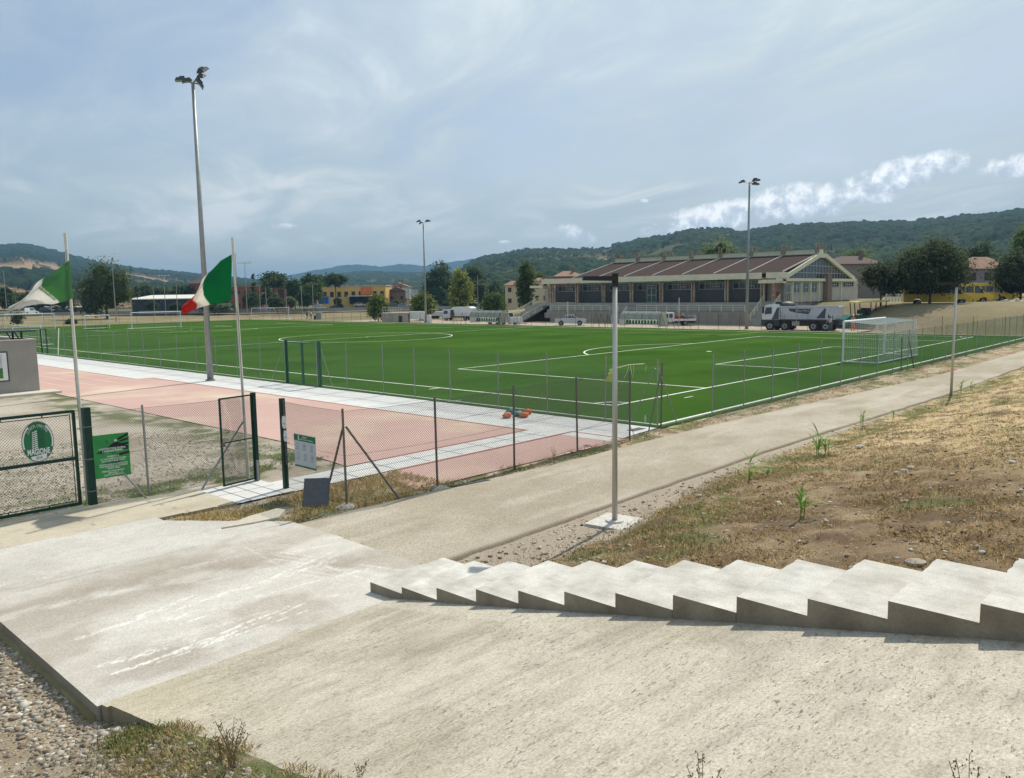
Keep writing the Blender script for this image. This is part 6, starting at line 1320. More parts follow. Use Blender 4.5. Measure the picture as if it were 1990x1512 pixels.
TR = [(870, 545), (900, 524), (917, 513), (935, 506), (953, 503), (971, 500), (993, 494), (1008, 491), (1060, 489), (1080, 489), (1161, 489), (1181, 485), (1201, 480), (1241, 471), (1281, 465), (1314, 454), (1352, 450), (1400, 450), (1420, 452), (1440, 457), (1461, 454), (1521, 443), (1551, 443), (1591, 440), (1631, 440), (1682, 437), (1740, 437), (1770, 436), (1816, 432), (1871, 426), (1918, 424), (1955, 417), (1990, 414), (2200, 395), (2600, 400)]
hill('hill_far', TF, 3000, 4400, 0, mHill, col_far, 420, 40, 10, 45, seed=1)
hill('hill_mid', TM, 700, 2300, 0, mHill, col_mid, 620, 120, 7, 14, seed=2)
hill('hill_left', TL, 480, 2300, 0, mHill, col_left, 900, 190, 7, 13, shp=1.25, seed=3)
hill('hill_right', TR, 330, 1350, 0, mHill, col_right, 1500, 260, 6.5, 9.5, shp=1.15, seed=4)

# ------------------------------------------------------------------ trees
mBark = mat('bark', (.10, .08, .06), rough=1, vary=.25, vscale=3)
mLeaf = mat('foliage', (1, 1, 1), rough=.75, attr=True, vary=0, trans=.5, spec=.1)
mCore = mat('dark_crown_core', (.035, .055, .022), rough=1, vary=.3, vscale=1)  # for the solid cores added inside crowns to block light
def crown(parent, blobs, n, leaf, c0, c1, seed, clump=.42, name='crown', gap=.0):
    """blobs: (x, y, z, rx, ry, rz) local; leaves gather in clumps all through the outer volume"""
    r = np.random.default_rng(seed); vol = np.array([b[3]*b[4]*b[5] for b in blobs])**(2/3); pick = r.choice(len(blobs), size=max(8, n//14), p=vol/vol.sum()); B = np.array(blobs)[pick]
    d = r.normal(size=(len(B), 3)); d /= np.linalg.norm(d, axis=1)[:, None]; d[:, 2] = np.where(d[:, 2] < -.75, -d[:, 2], d[:, 2]); rad_ = r.uniform(.55, 1.03, len(B))**.6
    cen = B[:, :3] + d*B[:, 3:6]*rad_[:, None]; kk = 14; m = len(cen)*kk; cl = np.repeat(np.arange(len(cen)), kk); size = np.repeat(r.uniform(.6, 1.3, len(cen)), kk)*clump
    P = cen[cl] + r.normal(size=(m, 3))*size[:, None]*np.array([1, 1, .75]); nrm = r.normal(size=(m, 3)) + (P-B[cl][:, :3])*.35/leaf*.3; nrm[:, 2] += .6; nrm /= np.linalg.norm(nrm, axis=1)[:, None]
    a = np.cross(nrm, r.normal(size=(m, 3))); a /= np.linalg.norm(a, axis=1)[:, None]; b = np.cross(nrm, a); L = leaf*r.uniform(.6, 1.3, m)[:, None]; w = L*.62
    V = np.stack([P-a*L, P+b*w, P+a*L, P-b*w], 1).reshape(-1, 3); F = np.arange(m*4).reshape(-1, 4)
    t = np.clip(np.repeat(r.uniform(0, 1, len(cen)), kk)*.7+r.uniform(0, .3, m), 0, 1)[:, None]; col = np.array(c0)*(1-t)+np.array(c1)*t
    return npmesh(name, V, F, mLeaf, parent, fc=col)
def tree(name, label, base, blobs, trunk, n, leaf, c0, c1, seed, group, core=.62, clump=.42, limbs=4):
    t = thing(name, label, 'tree' if 'bush' not in name and 'shrub' not in name else 'bush', base, 0, group); r = random.Random(seed); b = MB(); th, tr_ = trunk
    lean = (r.uniform(-.03, .03), r.uniform(-.03, .03)); b.tube([(0, 0, -.6), (0, 0, 0), (lean[0]*th, lean[1]*th, th*.5), (lean[0]*th*2, lean[1]*th*2, th)], [tr_*1.3, tr_, tr_*.8, tr_*.6], 8)
    for k in range(limbs):
        q = blobs[r.randrange(len(blobs))]; b.tube([(0, 0, th*(.7+.25*r.random())), (q[0]*.5, q[1]*.5, (th+q[2])/2), (q[0]*.9, q[1]*.9, q[2])], [tr_*.5, tr_*.35, tr_*.12], 5)
    b.build('trunk', mBark, t); cr = crown(t, blobs, n, leaf, c0, c1, seed, clump)
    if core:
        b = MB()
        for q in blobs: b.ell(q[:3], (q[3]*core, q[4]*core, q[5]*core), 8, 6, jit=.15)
        b.build('light_blocking_core', mCore, t)  # dark solid core added within the leaves to block light
    return t
def blobs_for(kind, H, Wd, cb, seed):
    r = random.Random(seed); R = Wd/2; h = H-cb; B = []
    if kind == 'round': B = [(0, 0, cb+h*.5, R*.88, R*.88, h*.5)]+[(R*.45*math.cos(a), R*.45*math.sin(a), cb+h*r.uniform(.3, .72), R*.5, R*.5, h*.32) for a in [r.uniform(0, 6.28) for _ in range(7)]]
    elif kind == 'oak': B = [(R*.55*math.cos(a)*q, R*.55*math.sin(a)*q, cb+h*z, R*.46, R*.46, h*.34) for a, q, z in [(k*.698+r.uniform(-.2, .2), r.uniform(.75, 1.1), r.uniform(.26, .58)) for k in range(9)]]+[(0, 0, cb+h*.42, R*.75, R*.75, h*.38)]+[(R*.2*r.uniform(-1, 1), R*.2*r.uniform(-1, 1), cb+h*.68, R*.5, R*.5, h*.32)]
    elif kind == 'tall': B = [(R*.25*r.uniform(-1, 1), R*.25*r.uniform(-1, 1), cb+h*z, R*w, R*w, h*.2) for z, w in ((.12, .55), (.28, .85), (.45, .9), (.6, .75), (.75, .55), (.88, .32))]+[(R*.6*math.cos(a), R*.6*math.sin(a), cb+h*z, R*.4, R*.4, h*.12) for a, z in [(r.uniform(0, 6.28), r.uniform(.15, .6)) for _ in range(6)]]
    elif kind == 'poplar': B = [(R*.12*r.uniform(-1, 1), R*.12*r.uniform(-1, 1), cb+h*z, R*w, R*w, h*.2) for z, w in ((.12, .75), (.3, .95), (.5, 1.), (.7, .9), (.85, .6))]
    elif kind == 'pine': B = [(R*.5*math.cos(a), R*.5*math.sin(a), cb+h*.5, R*.5, R*.5, h*.42) for a in [k*6.28/6+r.uniform(-.3, .3) for k in range(6)]]+[(0, 0, cb+h*.62, R*.6, R*.6, h*.4)]
    elif kind == 'cedar': B = [(0, 0, cb+h*z, R*w, R*w, h*.09) for z, w in ((.08, 1), (.25, .85), (.42, .65), (.6, .45), (.78, .28), (.92, .14))]
    return B
def T(kind, label, x0, x1, ytop, ybase, dep, c0, c1, cbf=.12, n=1500, z=None, name='tree', group=None, leaf=None, trunk=None, core=.62, seed=None):
    """x0..x1, ytop..ybase: extents read off the photo at distance dep; converted to a real tree of that height there"""
    k = dep/CAMF; cx = (x0+x1)/2; q = atd(cx, ybase, dep); H = (ybase-ytop)*k; Wd = (x1-x0)*k; z0 = float(q[2]) if z is None else z
    H = float(atd(cx, ytop, dep)[2]) - z0; seed = int(x0*7+ytop*3) if seed is None else seed
    return tree(name, label, (q[0], q[1], z0), blobs_for(kind, H, Wd*.96, H*cbf, seed), (H*(cbf+.25), trunk or max(.12, H*.022)), n, leaf or max(.16, dep*.0016), c0, c1, seed, group, core, clump=Wd*.055+.12)
DK0, DK1 = (.036, .066, .028), (.095, .140, .055); MG0, MG1 = (.068, .108, .032), (.160, .215, .065); YG0, YG1 = (.15, .19, .04), (.33, .36, .09); OL0, OL1 = (.06, .08, .04), (.13, .15, .08)
GB = 'trees beyond the pitch'
T('oak', 'big broad tree on its own at the left behind the training goals', 153, 264, 500, 617, 185, MG0, (.10, .115, .035), .02, 5200, group=GB)
T('pine', 'umbrella pine leftmost of the three, over the red brick houses', 503, 563, 530, 592, 250, DK0, DK1, .45, 1700, group=GB)
T('pine', 'umbrella pine in the middle of the three, behind pale green willow', 582, 631, 533, 590, 262, DK0, DK1, .45, 1500, group=GB)
T('pine', 'umbrella pine standing before the yellow building', 630, 677, 533, 588, 252, DK0, DK1, .52, 1500, group=GB)
T('cedar', 'dark layered cedar under the leftmost umbrella pine', 500, 536, 545, 597, 240, DK0, DK1, .08, 900, group=GB)
T('cedar', 'thin spiky conifer right of the thin field light', 487, 503, 534, 598, 246, DK0, DK1, .2, 350, group=GB, core=.3)
T('round', 'dark round tree between the red houses and the willow', 556, 592, 545, 598, 245, DK0, DK1, .05, 1300, group=GB)
T('round', 'pale green willow in front of the middle umbrella pine', 585, 632, 549, 592, 235, MG0, (.10, .14, .05), .05, 1400, group=GB)
T('round', 'dark low tree left of the blue container', 576, 606, 566, 601, 232, DK0, DK1, .03, 900, group=GB)
T('round', 'dark shrub mass before the red brick houses', 470, 506, 568, 602, 228, DK0, DK1, .02, 900, name='bush', group='far bushes')
T('round', 'grey green bush by the road under the cedar', 522, 556, 574, 604, 222, OL0, OL1, .02, 900, name='bush', group='far bushes')
T('round', 'small bright bush right of the grey green bush', 556, 578, 577, 600, 222, MG0, MG1, .02, 450, name='bush', group='far bushes')
T('round', 'round bush left of the pump house, before the yellow building', 711, 759, 571, 614, 150, (.08, .12, .03), (.20, .24, .06), .02, 2200, z=-.4, name='bush', group='far bushes')
T('round', 'round bush beside the left far floodlight mast', 796, 848, 568, 616, 152, (.08, .12, .03), (.20, .24, .06), .02, 2400, z=-.4, name='bush', group='far bushes')
T('round', 'round dark bush just right of the left dugout', 936, 987, 567, 611, 150, (.05, .09, .03), (.13, .19, .06), .02, 2300, z=-.4, name='bush', group='far bushes')
T('tall', 'tall yellow green tree behind the covered lorry', 870, 925, 527, 602, 190, YG0, YG1, .04, 3600, group=GB)
T('poplar', 'slim dark oval tree left of the sports hall', 1004, 1042, 511, 604, 165, (.05, .085, .025), (.13, .17, .05), .12, 2600, group=GB)
T('oak', 'largest dark broad tree behind the left far mast', 818, 892, 507, 600, 262, DK0, DK1, .03, 3800, group=GB)
T('oak', 'dark broad tree right of the largest one, behind the yellow green tree', 888, 952, 512, 600, 268, DK0, DK1, .03, 3200, group=GB)
T('round', 'grey green tree between the yellow green tree and the dark round bush', 918, 950, 543, 597, 240, OL0, OL1, .05, 1200, group=GB)
T('round', 'dark tree behind the billboard by the road', 842, 872, 560, 600, 255, DK0, DK1, .04, 900, group=GB)
T('round', 'dark tree in front of the low cream house', 944, 985, 545, 598, 235, DK0, DK1, .03, 1500, group=GB)
T('round', 'light green tree showing behind the slim dark oval tree', 1030, 1062, 527, 580, 210, MG0, MG1, .1, 800, group=GB)
T('oak', 'bright green tree rising over the sports hall ridge', 1352, 1452, 458, 530, 175, (.08, .12, .02), (.19, .25, .05), .1, 2600, z=2., group=GB)
T('oak', 'green tree behind the brick house at the hall gable', 1606, 1712, 476, 560, 180, MG0, MG1, .1, 3000, z=2., group=GB)
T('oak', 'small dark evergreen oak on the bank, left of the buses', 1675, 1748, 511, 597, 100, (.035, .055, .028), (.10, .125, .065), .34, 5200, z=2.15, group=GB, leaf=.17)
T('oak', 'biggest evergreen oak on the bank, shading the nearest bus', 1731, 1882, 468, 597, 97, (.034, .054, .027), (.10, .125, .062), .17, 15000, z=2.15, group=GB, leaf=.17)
T('oak', 'broad green tree rising behind the biggest evergreen oak', 1745, 1870, 462, 560, 150, MG0, MG1, .1, 4200, z=2.3, group=GB)
T('round', 'dark tree behind the house with the hipped tile roof', 1868, 1946, 473, 560, 165, DK0, DK1, .1, 2600, z=2.3, group=GB)
T('oak', 'dark evergreen at the right edge beside the tile roofed house', 1922, 2040, 485, 604, 112, (.034, .052, .027), (.095, .12, .06), .05, 8500, z=2.2, group=GB, leaf=.19)
T('oak', 'tall green tree at the top right edge behind the dark evergreen', 1956, 2060, 405, 560, 150, MG0, MG1, .2, 3000, z=2.3, group=GB)
for i, (a, b_, tp, dep, lb) in enumerate(((0, 42, 560, 240, 'dark tree at the far left edge below the brown fields'), (30, 74, 566, 250, 'dark tree behind the club flag tip'), (62, 104, 556, 262, 'dark tree seen under the club flag'), (96, 150, 558, 256, 'dark tree just right of the club flag tail'), (256, 300, 556, 300, 'tree row above the white shed, left end'), (292, 334, 560, 305, 'tree row above the white shed, middle'), (328, 380, 557, 300, 'tree row above the white shed, right end'), (-60, 8, 548, 235, 'dark tree cut by the left picture edge'))):
    T('round', lb, a, b_, tp, 606 if i < 4 or i == 7 else 578, dep, DK0, DK1, .03, 1300, group=GB)
for (a, b_, tp, yb, dep, lb) in ((284, 315, 586, 604, 215, 'dark low bush in front of the white shed'), (330, 352, 590, 604, 215, 'small bush at the white shed wall right side'), (24, 46, 610, 634, 140, 'dark bush behind the spare goals at the left edge'), (130, 150, 622, 634, 150, 'small green bush left of the big left tree'), (648, 664, 580, 592, 262, 'low bush under the pine before the yellow building'), (380, 470, 586, 606, 230, 'low dark hedge along the road behind the tall mast'), (858, 880, 588, 600, 250, 'low bush beside the road left of the yellow green tree')):
    T('round', lb, a, b_, tp, yb, dep, DK0, (.06, .09, .03), .0, 600, name='bush', group='far bushes')
T('round', 'bare brown shrub between the left dugout and the box trailer', 963, 979, 600, 628, 118, (.12, .10, .08), (.22, .19, .15), .02, 500, z=-.4, name='shrub', core=0, leaf=.06)

_nm = ('first', 'second', 'third', 'fourth', 'fifth', 'sixth', 'seventh', 'eighth', 'ninth', 'tenth', 'eleventh', 'twelfth', 'thirteenth', 'fourteenth')
_r = random.Random(5)
for i, (a, w, tp) in enumerate(((432, 34, 574), (462, 30, 577), (505, 30, 580), (540, 36, 578), (690, 30, 583), (728, 26, 580), (776, 26, 584), (812, 30, 571), (846, 34, 566), (884, 32, 572), (916, 34, 565), (950, 36, 570), (984, 30, 577), (1012, 30, 574))):
    T('round', '%s hedge tree from the left in the row along the road' % _nm[i], a-w/2, a+w/2, tp, 600, 296+_r.uniform(-10, 14), DK0 if i % 3 else MG0, MG1 if i % 2 else (.09, .12, .05), .0, 700, name='hedge_tree', group='hedge trees along the road')
# ------------------------------------------------------------------ houses of the town
mTile = mat('roof_tiles', (.30, .185, .13), rough=.95, vary=.22, vscale=.9, stretch=(1, 1, 1)); mTileG = mat('dark_tiles', (.12, .085, .075), rough=.95, vary=.15); mBrickR = mat('red_brick_wall', (.24, .085, .06), rough=.95, vary=.12); mYelW = mat('yellow_wall', (.58, .38, .13), rough=.9, vary=.06)
mCrW = mat('cream_wall', (.50, .43, .30), rough=.9, vary=.08); mWhW = mat('white_wall', (.52, .51, .47), rough=.9, vary=.06); mBrW = mat('brown_wall', (.19, .12, .095), rough=.95, vary=.1); mShut = mat('dark_shutter', (.05, .035, .03), rough=.8, vary=.1)
def house(label, x0, x1, yeave, yridge, ybase, dep, wall, roof, cat='house', kind='hip', rows=2, colsn=4, depth=None, yaw=0., z=None, name='house', winm=None, extra=None, chim=1, ww=.9, wh=1.2):
    k = dep/CAMF; q = atd((x0+x1)/2, ybase, dep); W_ = (x1-x0)*k; He = (ybase-yeave)*k; Hr = (ybase-yridge)*k; D_ = depth or W_*.7; z0 = float(q[2])
    t = thing(name, label, cat, (q[0], q[1], z0), RX_+yaw, 'houses of the town beyond the road'); cyy = D_/2
    b = MB(); b.box((0, cyy, (He-4)/2), (W_, D_, He+4)); w = b.build('wall', wall, t); o = .45; b = MB()
    X, Y0, Y1 = W_/2+o, -o, D_+o
    if kind == 'flat': b.box((0, cyy, He+.15), (W_+.4, D_+.4, .3))
    elif kind == 'gable': b.add([(-X, Y0, He-.1), (X, Y0, He-.1), (X, Y1, He-.1), (-X, Y1, He-.1), (0, Y0, Hr), (0, Y1, Hr)], [(0, 1, 4), (2, 3, 5), (1, 2, 5, 4), (3, 0, 4, 5), (0, 3, 2, 1)])
    elif kind == 'shed': b.hexa([(-X, Y0, He), (X, Y0, He), (X, Y1, Hr-.2), (-X, Y1, Hr-.2)], [(-X, Y0, He+.25), (X, Y0, He+.25), (X, Y1, Hr), (-X, Y1, Hr)])
    else: r = min(W_, D_)*.5; rx = max(.1, W_/2-r*.95); b.add([(-X, Y0, He-.05), (X, Y0, He-.05), (X, Y1, He-.05), (-X, Y1, He-.05), (-rx, cyy, Hr), (rx, cyy, Hr)], [(0, 1, 5, 4), (1, 2, 5), (2, 3, 4, 5), (3, 0, 4), (0, 3, 2, 1)])
    rf = b.build('roof', roof, t)
    if chim and kind in ('hip', 'gable'): b = MB(); b.box((W_*.18, cyy*.8, Hr+.1), (.7, .6, 1.6)); b.build('chimney', mBrW, rf)
    for r_ in range(rows):
        for c in range(colsn):
            xx = -W_/2+W_*(c+.5)/colsn; zz = He*(r_+.55)/rows; b = MB(); b.box((xx, -.03, zz), (ww, .06, wh)); b.build('window', winm or mShut, t)
    if extra: extra(t, W_, He, D_)
    return t
house('red brick house with low tile roof just left of the tricolour', 372, 415, 551, 541, 606, 300, mBrickR, mTileG, rows=3, colsn=3)
house('long red brick building behind the second flagpole', 446, 512, 558, 553, 606, 290, mBrickR, mTile, rows=2, colsn=5, kind='flat', name='terraced_building', cat='building')
house('red brick building with arched window under the umbrella pines', 534, 560, 557, 550, 600, 292, mBrickR, mTileG, rows=1, colsn=1, kind='gable', ww=2.2, wh=5)
def shopx(t, W_, He, D_):
    b = MB(); b.box((W_*.12, -2.2, 2.7), (W_*.38, 4.2, .35)); b.build('awning', mWhW, t); b = MB(); b.box((W_*.12, -.3, 1.2), (W_*.36, .5, 2.4)); b.build('shop_front', mInk, t)
    b = MB(); b.box((W_*.20, -.3, He*.72), (W_*.17, .2, He*.42)); b.build('orange_sign', mat('orange_board', (.55, .16, .04), rough=.6, vary=.4, vscale=1.2), t)
house('yellow two storey shop building with a white awning', 625, 750, 557, 553, 590, 285, mYelW, mHutR, cat='building', kind='flat', rows=1, colsn=9, extra=shopx, name='shop_building', ww=1.3, wh=1.9)
house('white gabled house behind the brown house', 752, 796, 558, 549, 590, 330, mWhW, mTile, kind='gable', rows=1, colsn=3)
house('brown gabled house left of the billboards', 752, 791, 566, 558, 594, 295, mBrW, mTileG, kind='gable', rows=1, colsn=2)
house('cream two storey house with tiled roof left of the slim oval tree', 982, 1018, 554, 546, 596, 215, mCrW, mTile, rows=2, colsn=2, kind='hip')
house('cream house with tiled roof just behind the hall left corner', 1036, 1068, 546, 540, 592, 200, mCrW, mTile, rows=2, colsn=2)
house('red walled house with tiled roof above the hall eaves', 1078, 1132, 537, 527, 590, 230, mat('dull_red_wall', (.26, .11, .085), rough=.95, vary=.1), mTile, rows=2, colsn=3)
house('grey and brick house behind the right end of the hall', 1612, 1716, 513, 497, 590, 165, mat('grey_house_wall', (.24, .20, .18), rough=.95, vary=.1), mTileG, rows=1, colsn=2, kind='hip')
house('grey house with faded hipped tile roof behind the buses', 1872, 1962, 522, 499, 592, 140, mat('grey_plaster', (.20, .19, .19), rough=.95, vary=.12), mTile, rows=2, colsn=3, kind='hip', ww=1.2, wh=1.4, chim=0)
house('small pale house low on the left hillside', 0, 18, 562, 558, 572, 420, mCrW, mTile, rows=1, colsn=2, kind='gable')
house('tiny cream farmhouse on the slope left of the hall', 970, 985, 515, 512, 523, 900, mCrW, mTile, rows=1, colsn=2, kind='hip', chim=0)
house('tiny white house on the distant slope above the yellow building', 655, 668, 540, 537, 546, 1200, mWhW, mTile, rows=0, colsn=0, kind='hip', chim=0)
sd = house('long white roofed shed with dark walls at the left', 257, 372, 582, 573, 600, 235, mat('shed_dark', (.035, .04, .055), rough=.8, vary=.1), mat('white_sheet_roof', (.60, .59, .54), rough=.7, vary=.05), cat='shed', kind='shed', rows=0, colsn=0, depth=14, name='long_shed')
sd2 = house('low dark open shed behind the club flag at the far left', 54, 150, 598, 596, 610, 275, mat('shed_dark2', (.03, .03, .035), rough=.8, vary=.1), mWhW, cat='shed', kind='flat', rows=0, colsn=0, depth=8, name='open_shed')
q = atd(630, 590, 275); simple('container', 'blue steel container left of the yellow building', 'container', [('container_body', mat('container_blue', (.03, .10, .32), rough=.5, vary=.1), lambda b: b.box((0, 0, 1.2), (3.4, 2.2, 2.6))), ('door_bar', mRim, lambda b: (b.box((-.5, -1.13, 1.2), (.08, .05, 2.4)), b.box((.5, -1.13, 1.2), (.08, .05, 2.4))))], tuple(q), RX_)
for (x0, x1, y0, y1, dep, lb, c) in ((789, 797, 563, 580, 270, 'narrow white billboard left of the wide one by the road', (.5, .52, .52)), (798, 813, 563, 578, 270, 'wide white billboard by the road near the far mast', (.52, .53, .54)), (857, 871, 563, 582, 260, 'reddish billboard before the dark trees', (.40, .24, .22)), (1027, 1037, 0, 0, 0, '', 0)):
    if not dep: continue
    k = dep/CAMF; q = atd((x0+x1)/2, 600, dep); W_, Hh = (x1-x0)*k, (y1-y0)*k; zb = (600-y1)*k
    simple('billboard', lb, 'billboard', [('panel', mat('board_%d' % x0, c, rough=.6, vary=.35, vscale=.7), lambda b: b.box((0, 0, zb+Hh/2), (W_, .15, Hh))), ('support', mRustP, lambda b: (b.box((-W_*.35, .1, zb/2), (.15, .12, zb)), b.box((W_*.35, .1, zb/2), (.15, .12, zb))))], tuple(q), RX_, group='roadside billboards')
# road with low wall / guard rail and dry verge behind the pitch
mRoad = mat('road_asphalt', (.12, .12, .12), rough=.9, vary=.1)
def band(name, pts, w0, m, z0=0., hgt=None, group=None):
    b = MB()
    for i in range(len(pts)-1):
        a, c = Vector(pts[i]), Vector(pts[i+1])
        if hgt is None: b.quad(a, c, c+FV*w0, a+FV*w0)
        else: b.hexa([a, c, c+FV*w0, a+FV*w0], [p+Vector((0, 0, hgt)) for p in (a, c, c+FV*w0, a+FV*w0)])
    return b.build(name, m)
rp = [at0(x, 600, d, .35) for x, d in ((-200, 228), (200, 238), (500, 234), (800, 250), (1000, 240), (1060, 225))]
struct(band('road', rp, 13, mRoad)); rp2 = [(p[0]-FV.x*2, p[1]-FV.y*2, .0) for p in rp]
tag(band('guard_rail', rp2, .12, mat('rail_grey', (.24, .25, .25), rough=.5, vary=.15, vscale=.4), hgt=.95), 'long grey guard rail along the far road behind the pitch', 'guard rail')
for (x, d, H, lb) in ((13, 200, 12, 'thin mast at the far left edge'), (100, 205, 9, 'thin net pole under the club flag'), (300, 205, 7.5, 'thin net pole before the white shed'), (345, 200, 8, 'thin net pole right of the white shed bush'), (506, 190, 8, 'thin net pole left of the cedar'), (518, 195, 7, 'second net pole from the left before the cedar'), (557, 200, 6.5, 'net pole before the arched brick building'), (587, 195, 7.2, 'net pole left of the willow'), (609, 190, 7.4, 'net pole right of the blue container'), (1548, 90, 0, ''), (929, 215, 9.5, 'dark lamp pole right of the yellow green tree'), (950, 175, 5.5, 'pale pole right of the dark lamp pole')):
    if H: q = at0(x, 600, d, 0); b = MB(); b.tube([q, (q[0], q[1], H)], [.09, .06], 5); tag(b.build('net_pole', mStain), lb, 'pole', 'tall poles near the far road')
# low concrete fence and pale stones in the bus yard
q0, q1 = at0(1722, 588, 118, 2.2), at0(1764, 588, 118, 2.2); t = thing('yard_fence', 'pale concrete post fence left of the nearest bus', 'fence', q0); b = MB()
for k in range(8): u = k/7; b.box((q0[0]+(q1[0]-q0[0])*u, q0[1]+(q1[1]-q0[1])*u, 2.8), (.18, .18, 1.6))
b.build('fence_posts', mCream, t, world=True).name = 'post_row'; b = MB(); b.tube([(q0[0], q0[1], 3.5), (q1[0], q1[1], 3.5)], .07, 4); b.tube([(q0[0], q0[1], 2.7), (q1[0], q1[1], 2.7)], .07, 4); b.build('rail', mCream, t, world=True)
q = atd(1976, 592, 104); b = MB()
for k in range(9): b.ell((q[0]+RV.x*(k-4)*.45, q[1]+RV.y*(k-4)*.45, 2.3+.1*math.sin(k*2.)), (.5, .45, .45-.02*abs(k-4)), 8, 5, jit=.2)
tag(b.build('rubble_heap', mat('pale_rubble', (.46, .42, .34), rough=1, vary=.25, vscale=4, bump=1, bscale=6)), 'pale heap of rubble at the right end of the bus yard', 'rubble')
b = MB()
for x, y in ((1697, 586),): pass
q = atd(1548, 612, 92); b = MB(); b.tube([(q[0], q[1], -.3), (q[0], q[1], 5.0)], .045, 5); b.tube([Vector((q[0], q[1], 4.9))-RV*.4, Vector((q[0], q[1], 4.9))+RV*.4], .03, 4); tag(b.build('thin_pole', mStain), 'thin grey pole with short crossbar behind the tipper lorry tail', 'pole')
# ------------------------------------------------------------------ near vegetation and stones
mBlade = mat('grass_blade', (1, 1, 1), rough=.85, attr=True, vary=0, trans=.45, spec=.1)
mStone = mat('loose_stone', (1, 1, 1), rough=.95, attr=True, vary=.15, vscale=20, spec=.15, bump=.4, bscale=80)
def blades(name, label, cat, X, Y, Z, hmin, hmax, cols, seed, lay=.5, wid=.006, top=True):
    r = np.random.default_rng(seed); n = len(X); h = r.uniform(hmin, hmax, n); a = r.uniform(0, 2*np.pi, n); l = r.uniform(.2, 1., n)*lay
    d = np.stack([np.cos(a)*l, np.sin(a)*l, np.sqrt(np.clip(1-l*l, .02, 1))], 1); s = np.stack([-np.sin(a), np.cos(a), 0*a], 1)*wid*r.uniform(.6, 1.5, n)[:, None]
    P = np.stack([X, Y, Z], 1); m1 = P+d*h[:, None]*.55+np.stack([0*a, 0*a, h*.06], 1); tip = P+d*h[:, None]; tip[:, 2] -= h*l*.18
    V = np.stack([P-s, P+s, m1+s*.7, tip, m1-s*.7], 1).reshape(-1, 3); F = np.arange(n*5).reshape(-1, 5); c = np.asarray(cols)[r.integers(0, len(cols), n)]*r.uniform(.9, 1.7, n)[:, None]
    o = npmesh(name, V, F, mBlade, kf=5, fc=c); tag(o, label, cat, kind='stuff'); return o
def stones(name, label, X, Y, Z, smin, smax, seed, cols=((.42, .38, .31), (.33, .29, .23), (.50, .47, .41), (.28, .22, .17))):
    r = np.random.default_rng(seed); n = len(X); ico = np.array([(0, 0, 1), (.89, 0, .45), (.28, .85, .45), (-.72, .53, .45), (-.72, -.53, .45), (.28, -.85, .45), (.72, .53, -.45), (-.28, .85, -.45), (-.89, 0, -.45), (-.28, -.85, -.45), (.72, -.53, -.45), (0, 0, -1)])
    f = np.array([(0,1,2),(0,2,3),(0,3,4),(0,4,5),(0,5,1),(1,6,2),(2,7,3),(3,8,4),(4,9,5),(5,10,1),(6,7,2),(7,8,3),(8,9,4),(9,10,5),(10,6,1),(11,7,6),(11,8,7),(11,9,8),(11,10,9),(11,6,10)])
    s = smin*(smax/smin)**(r.random(n)**2.8); v = ico[None]*(1+r.uniform(-.42, .38, (n, 12, 1))); v = v*np.stack([r.uniform(.8, 1.5, n), r.uniform(.7, 1.2, n), r.uniform(.35, .7, n)], 1)[:, None, :]*s[:, None, None]
    a = r.uniform(0, 6.28, n); ca, sa = np.cos(a)[:, None], np.sin(a)[:, None]; V = np.stack([v[:, :, 0]*ca-v[:, :, 1]*sa+X[:, None], v[:, :, 0]*sa+v[:, :, 1]*ca+Y[:, None], v[:, :, 2]+(Z+s*.12)[:, None]], 2).reshape(-1, 3)
    F = (f[None]+np.arange(n)[:, None, None]*12).reshape(-1, 3); c = np.asarray(cols)[r.integers(0, len(cols), n)]*r.uniform(.75, 1.2, n)[:, None]; C = np.repeat(c, 12, axis=0)
    o = npmesh(name, V, F, mStone, kf=3, colors=C); tag(o, label, 'stones', kind='stuff'); return o
def scatter(n, x0, x1, y0, y1, seed, dens=None):
    r = np.random.default_rng(seed); X = r.uniform(x0, x1, n); Y = r.uniform(y0, y1, n)
    if dens is not None: k = r.random(n) < dens(X, Y); X, Y = X[k], Y[k]
    return X, Y
near = lambda X, Y: np.clip((14/np.hypot(X-CLOC[0], Y-CLOC[1]))**1.6, 0, 1)
GB2 = lambda x: -9.05-1.0*sstep(-8, -15, x)
# dry grass litter on the bank
X, Y = scatter(330000, -16.9, 30, -17.5, -9.0, 1, lambda X, Y: near(X, Y)*sstep(.3, .55, fbm(X*1.6, Y*1.6, 400))*np.where(Y > GB2(X), .12, 1)*(Y < -9.0))
blades('dry_grass', 'dry straw grass strewn over the brown bank', 'grass', X, Y, bank_h(X, Y), .03, .11, [(.42, .31, .16), (.32, .23, .12), (.52, .41, .24), (.18, .12, .06), (.13, .13, .05)], 2, lay=1.0, wid=.0024)
X, Y = scatter(60000, -16, 32, -13, -8.9, 3, lambda X, Y: near(X, Y)*sstep(1.1, .2, np.abs(Y-GB2(X)+.45))*sstep(.35, .55, fbm(X*1.4, Y*1.4, 401)))
blades('green_grass', 'short green grass along the foot of the bank', 'grass', X, Y, bank_h(X, Y), .03, .10, [(.06, .10, .03), (.09, .13, .04), (.14, .14, .06), (.26, .21, .10)], 4, lay=.85, wid=.003)
X, Y = scatter(26000, -16.9, 12, -17.3, -9.4, 5, lambda X, Y: near(X, Y)*sstep(.60, .68, fbm(X*.9+4, Y*.9, 99)))
blades('weed_patches', 'low green weeds in patches on the brown bank', 'weeds', X, Y, bank_h(X, Y), .03, .10, [(.05, .09, .03), (.09, .12, .04), (.14, .13, .06)], 6, lay=.9, wid=.006)
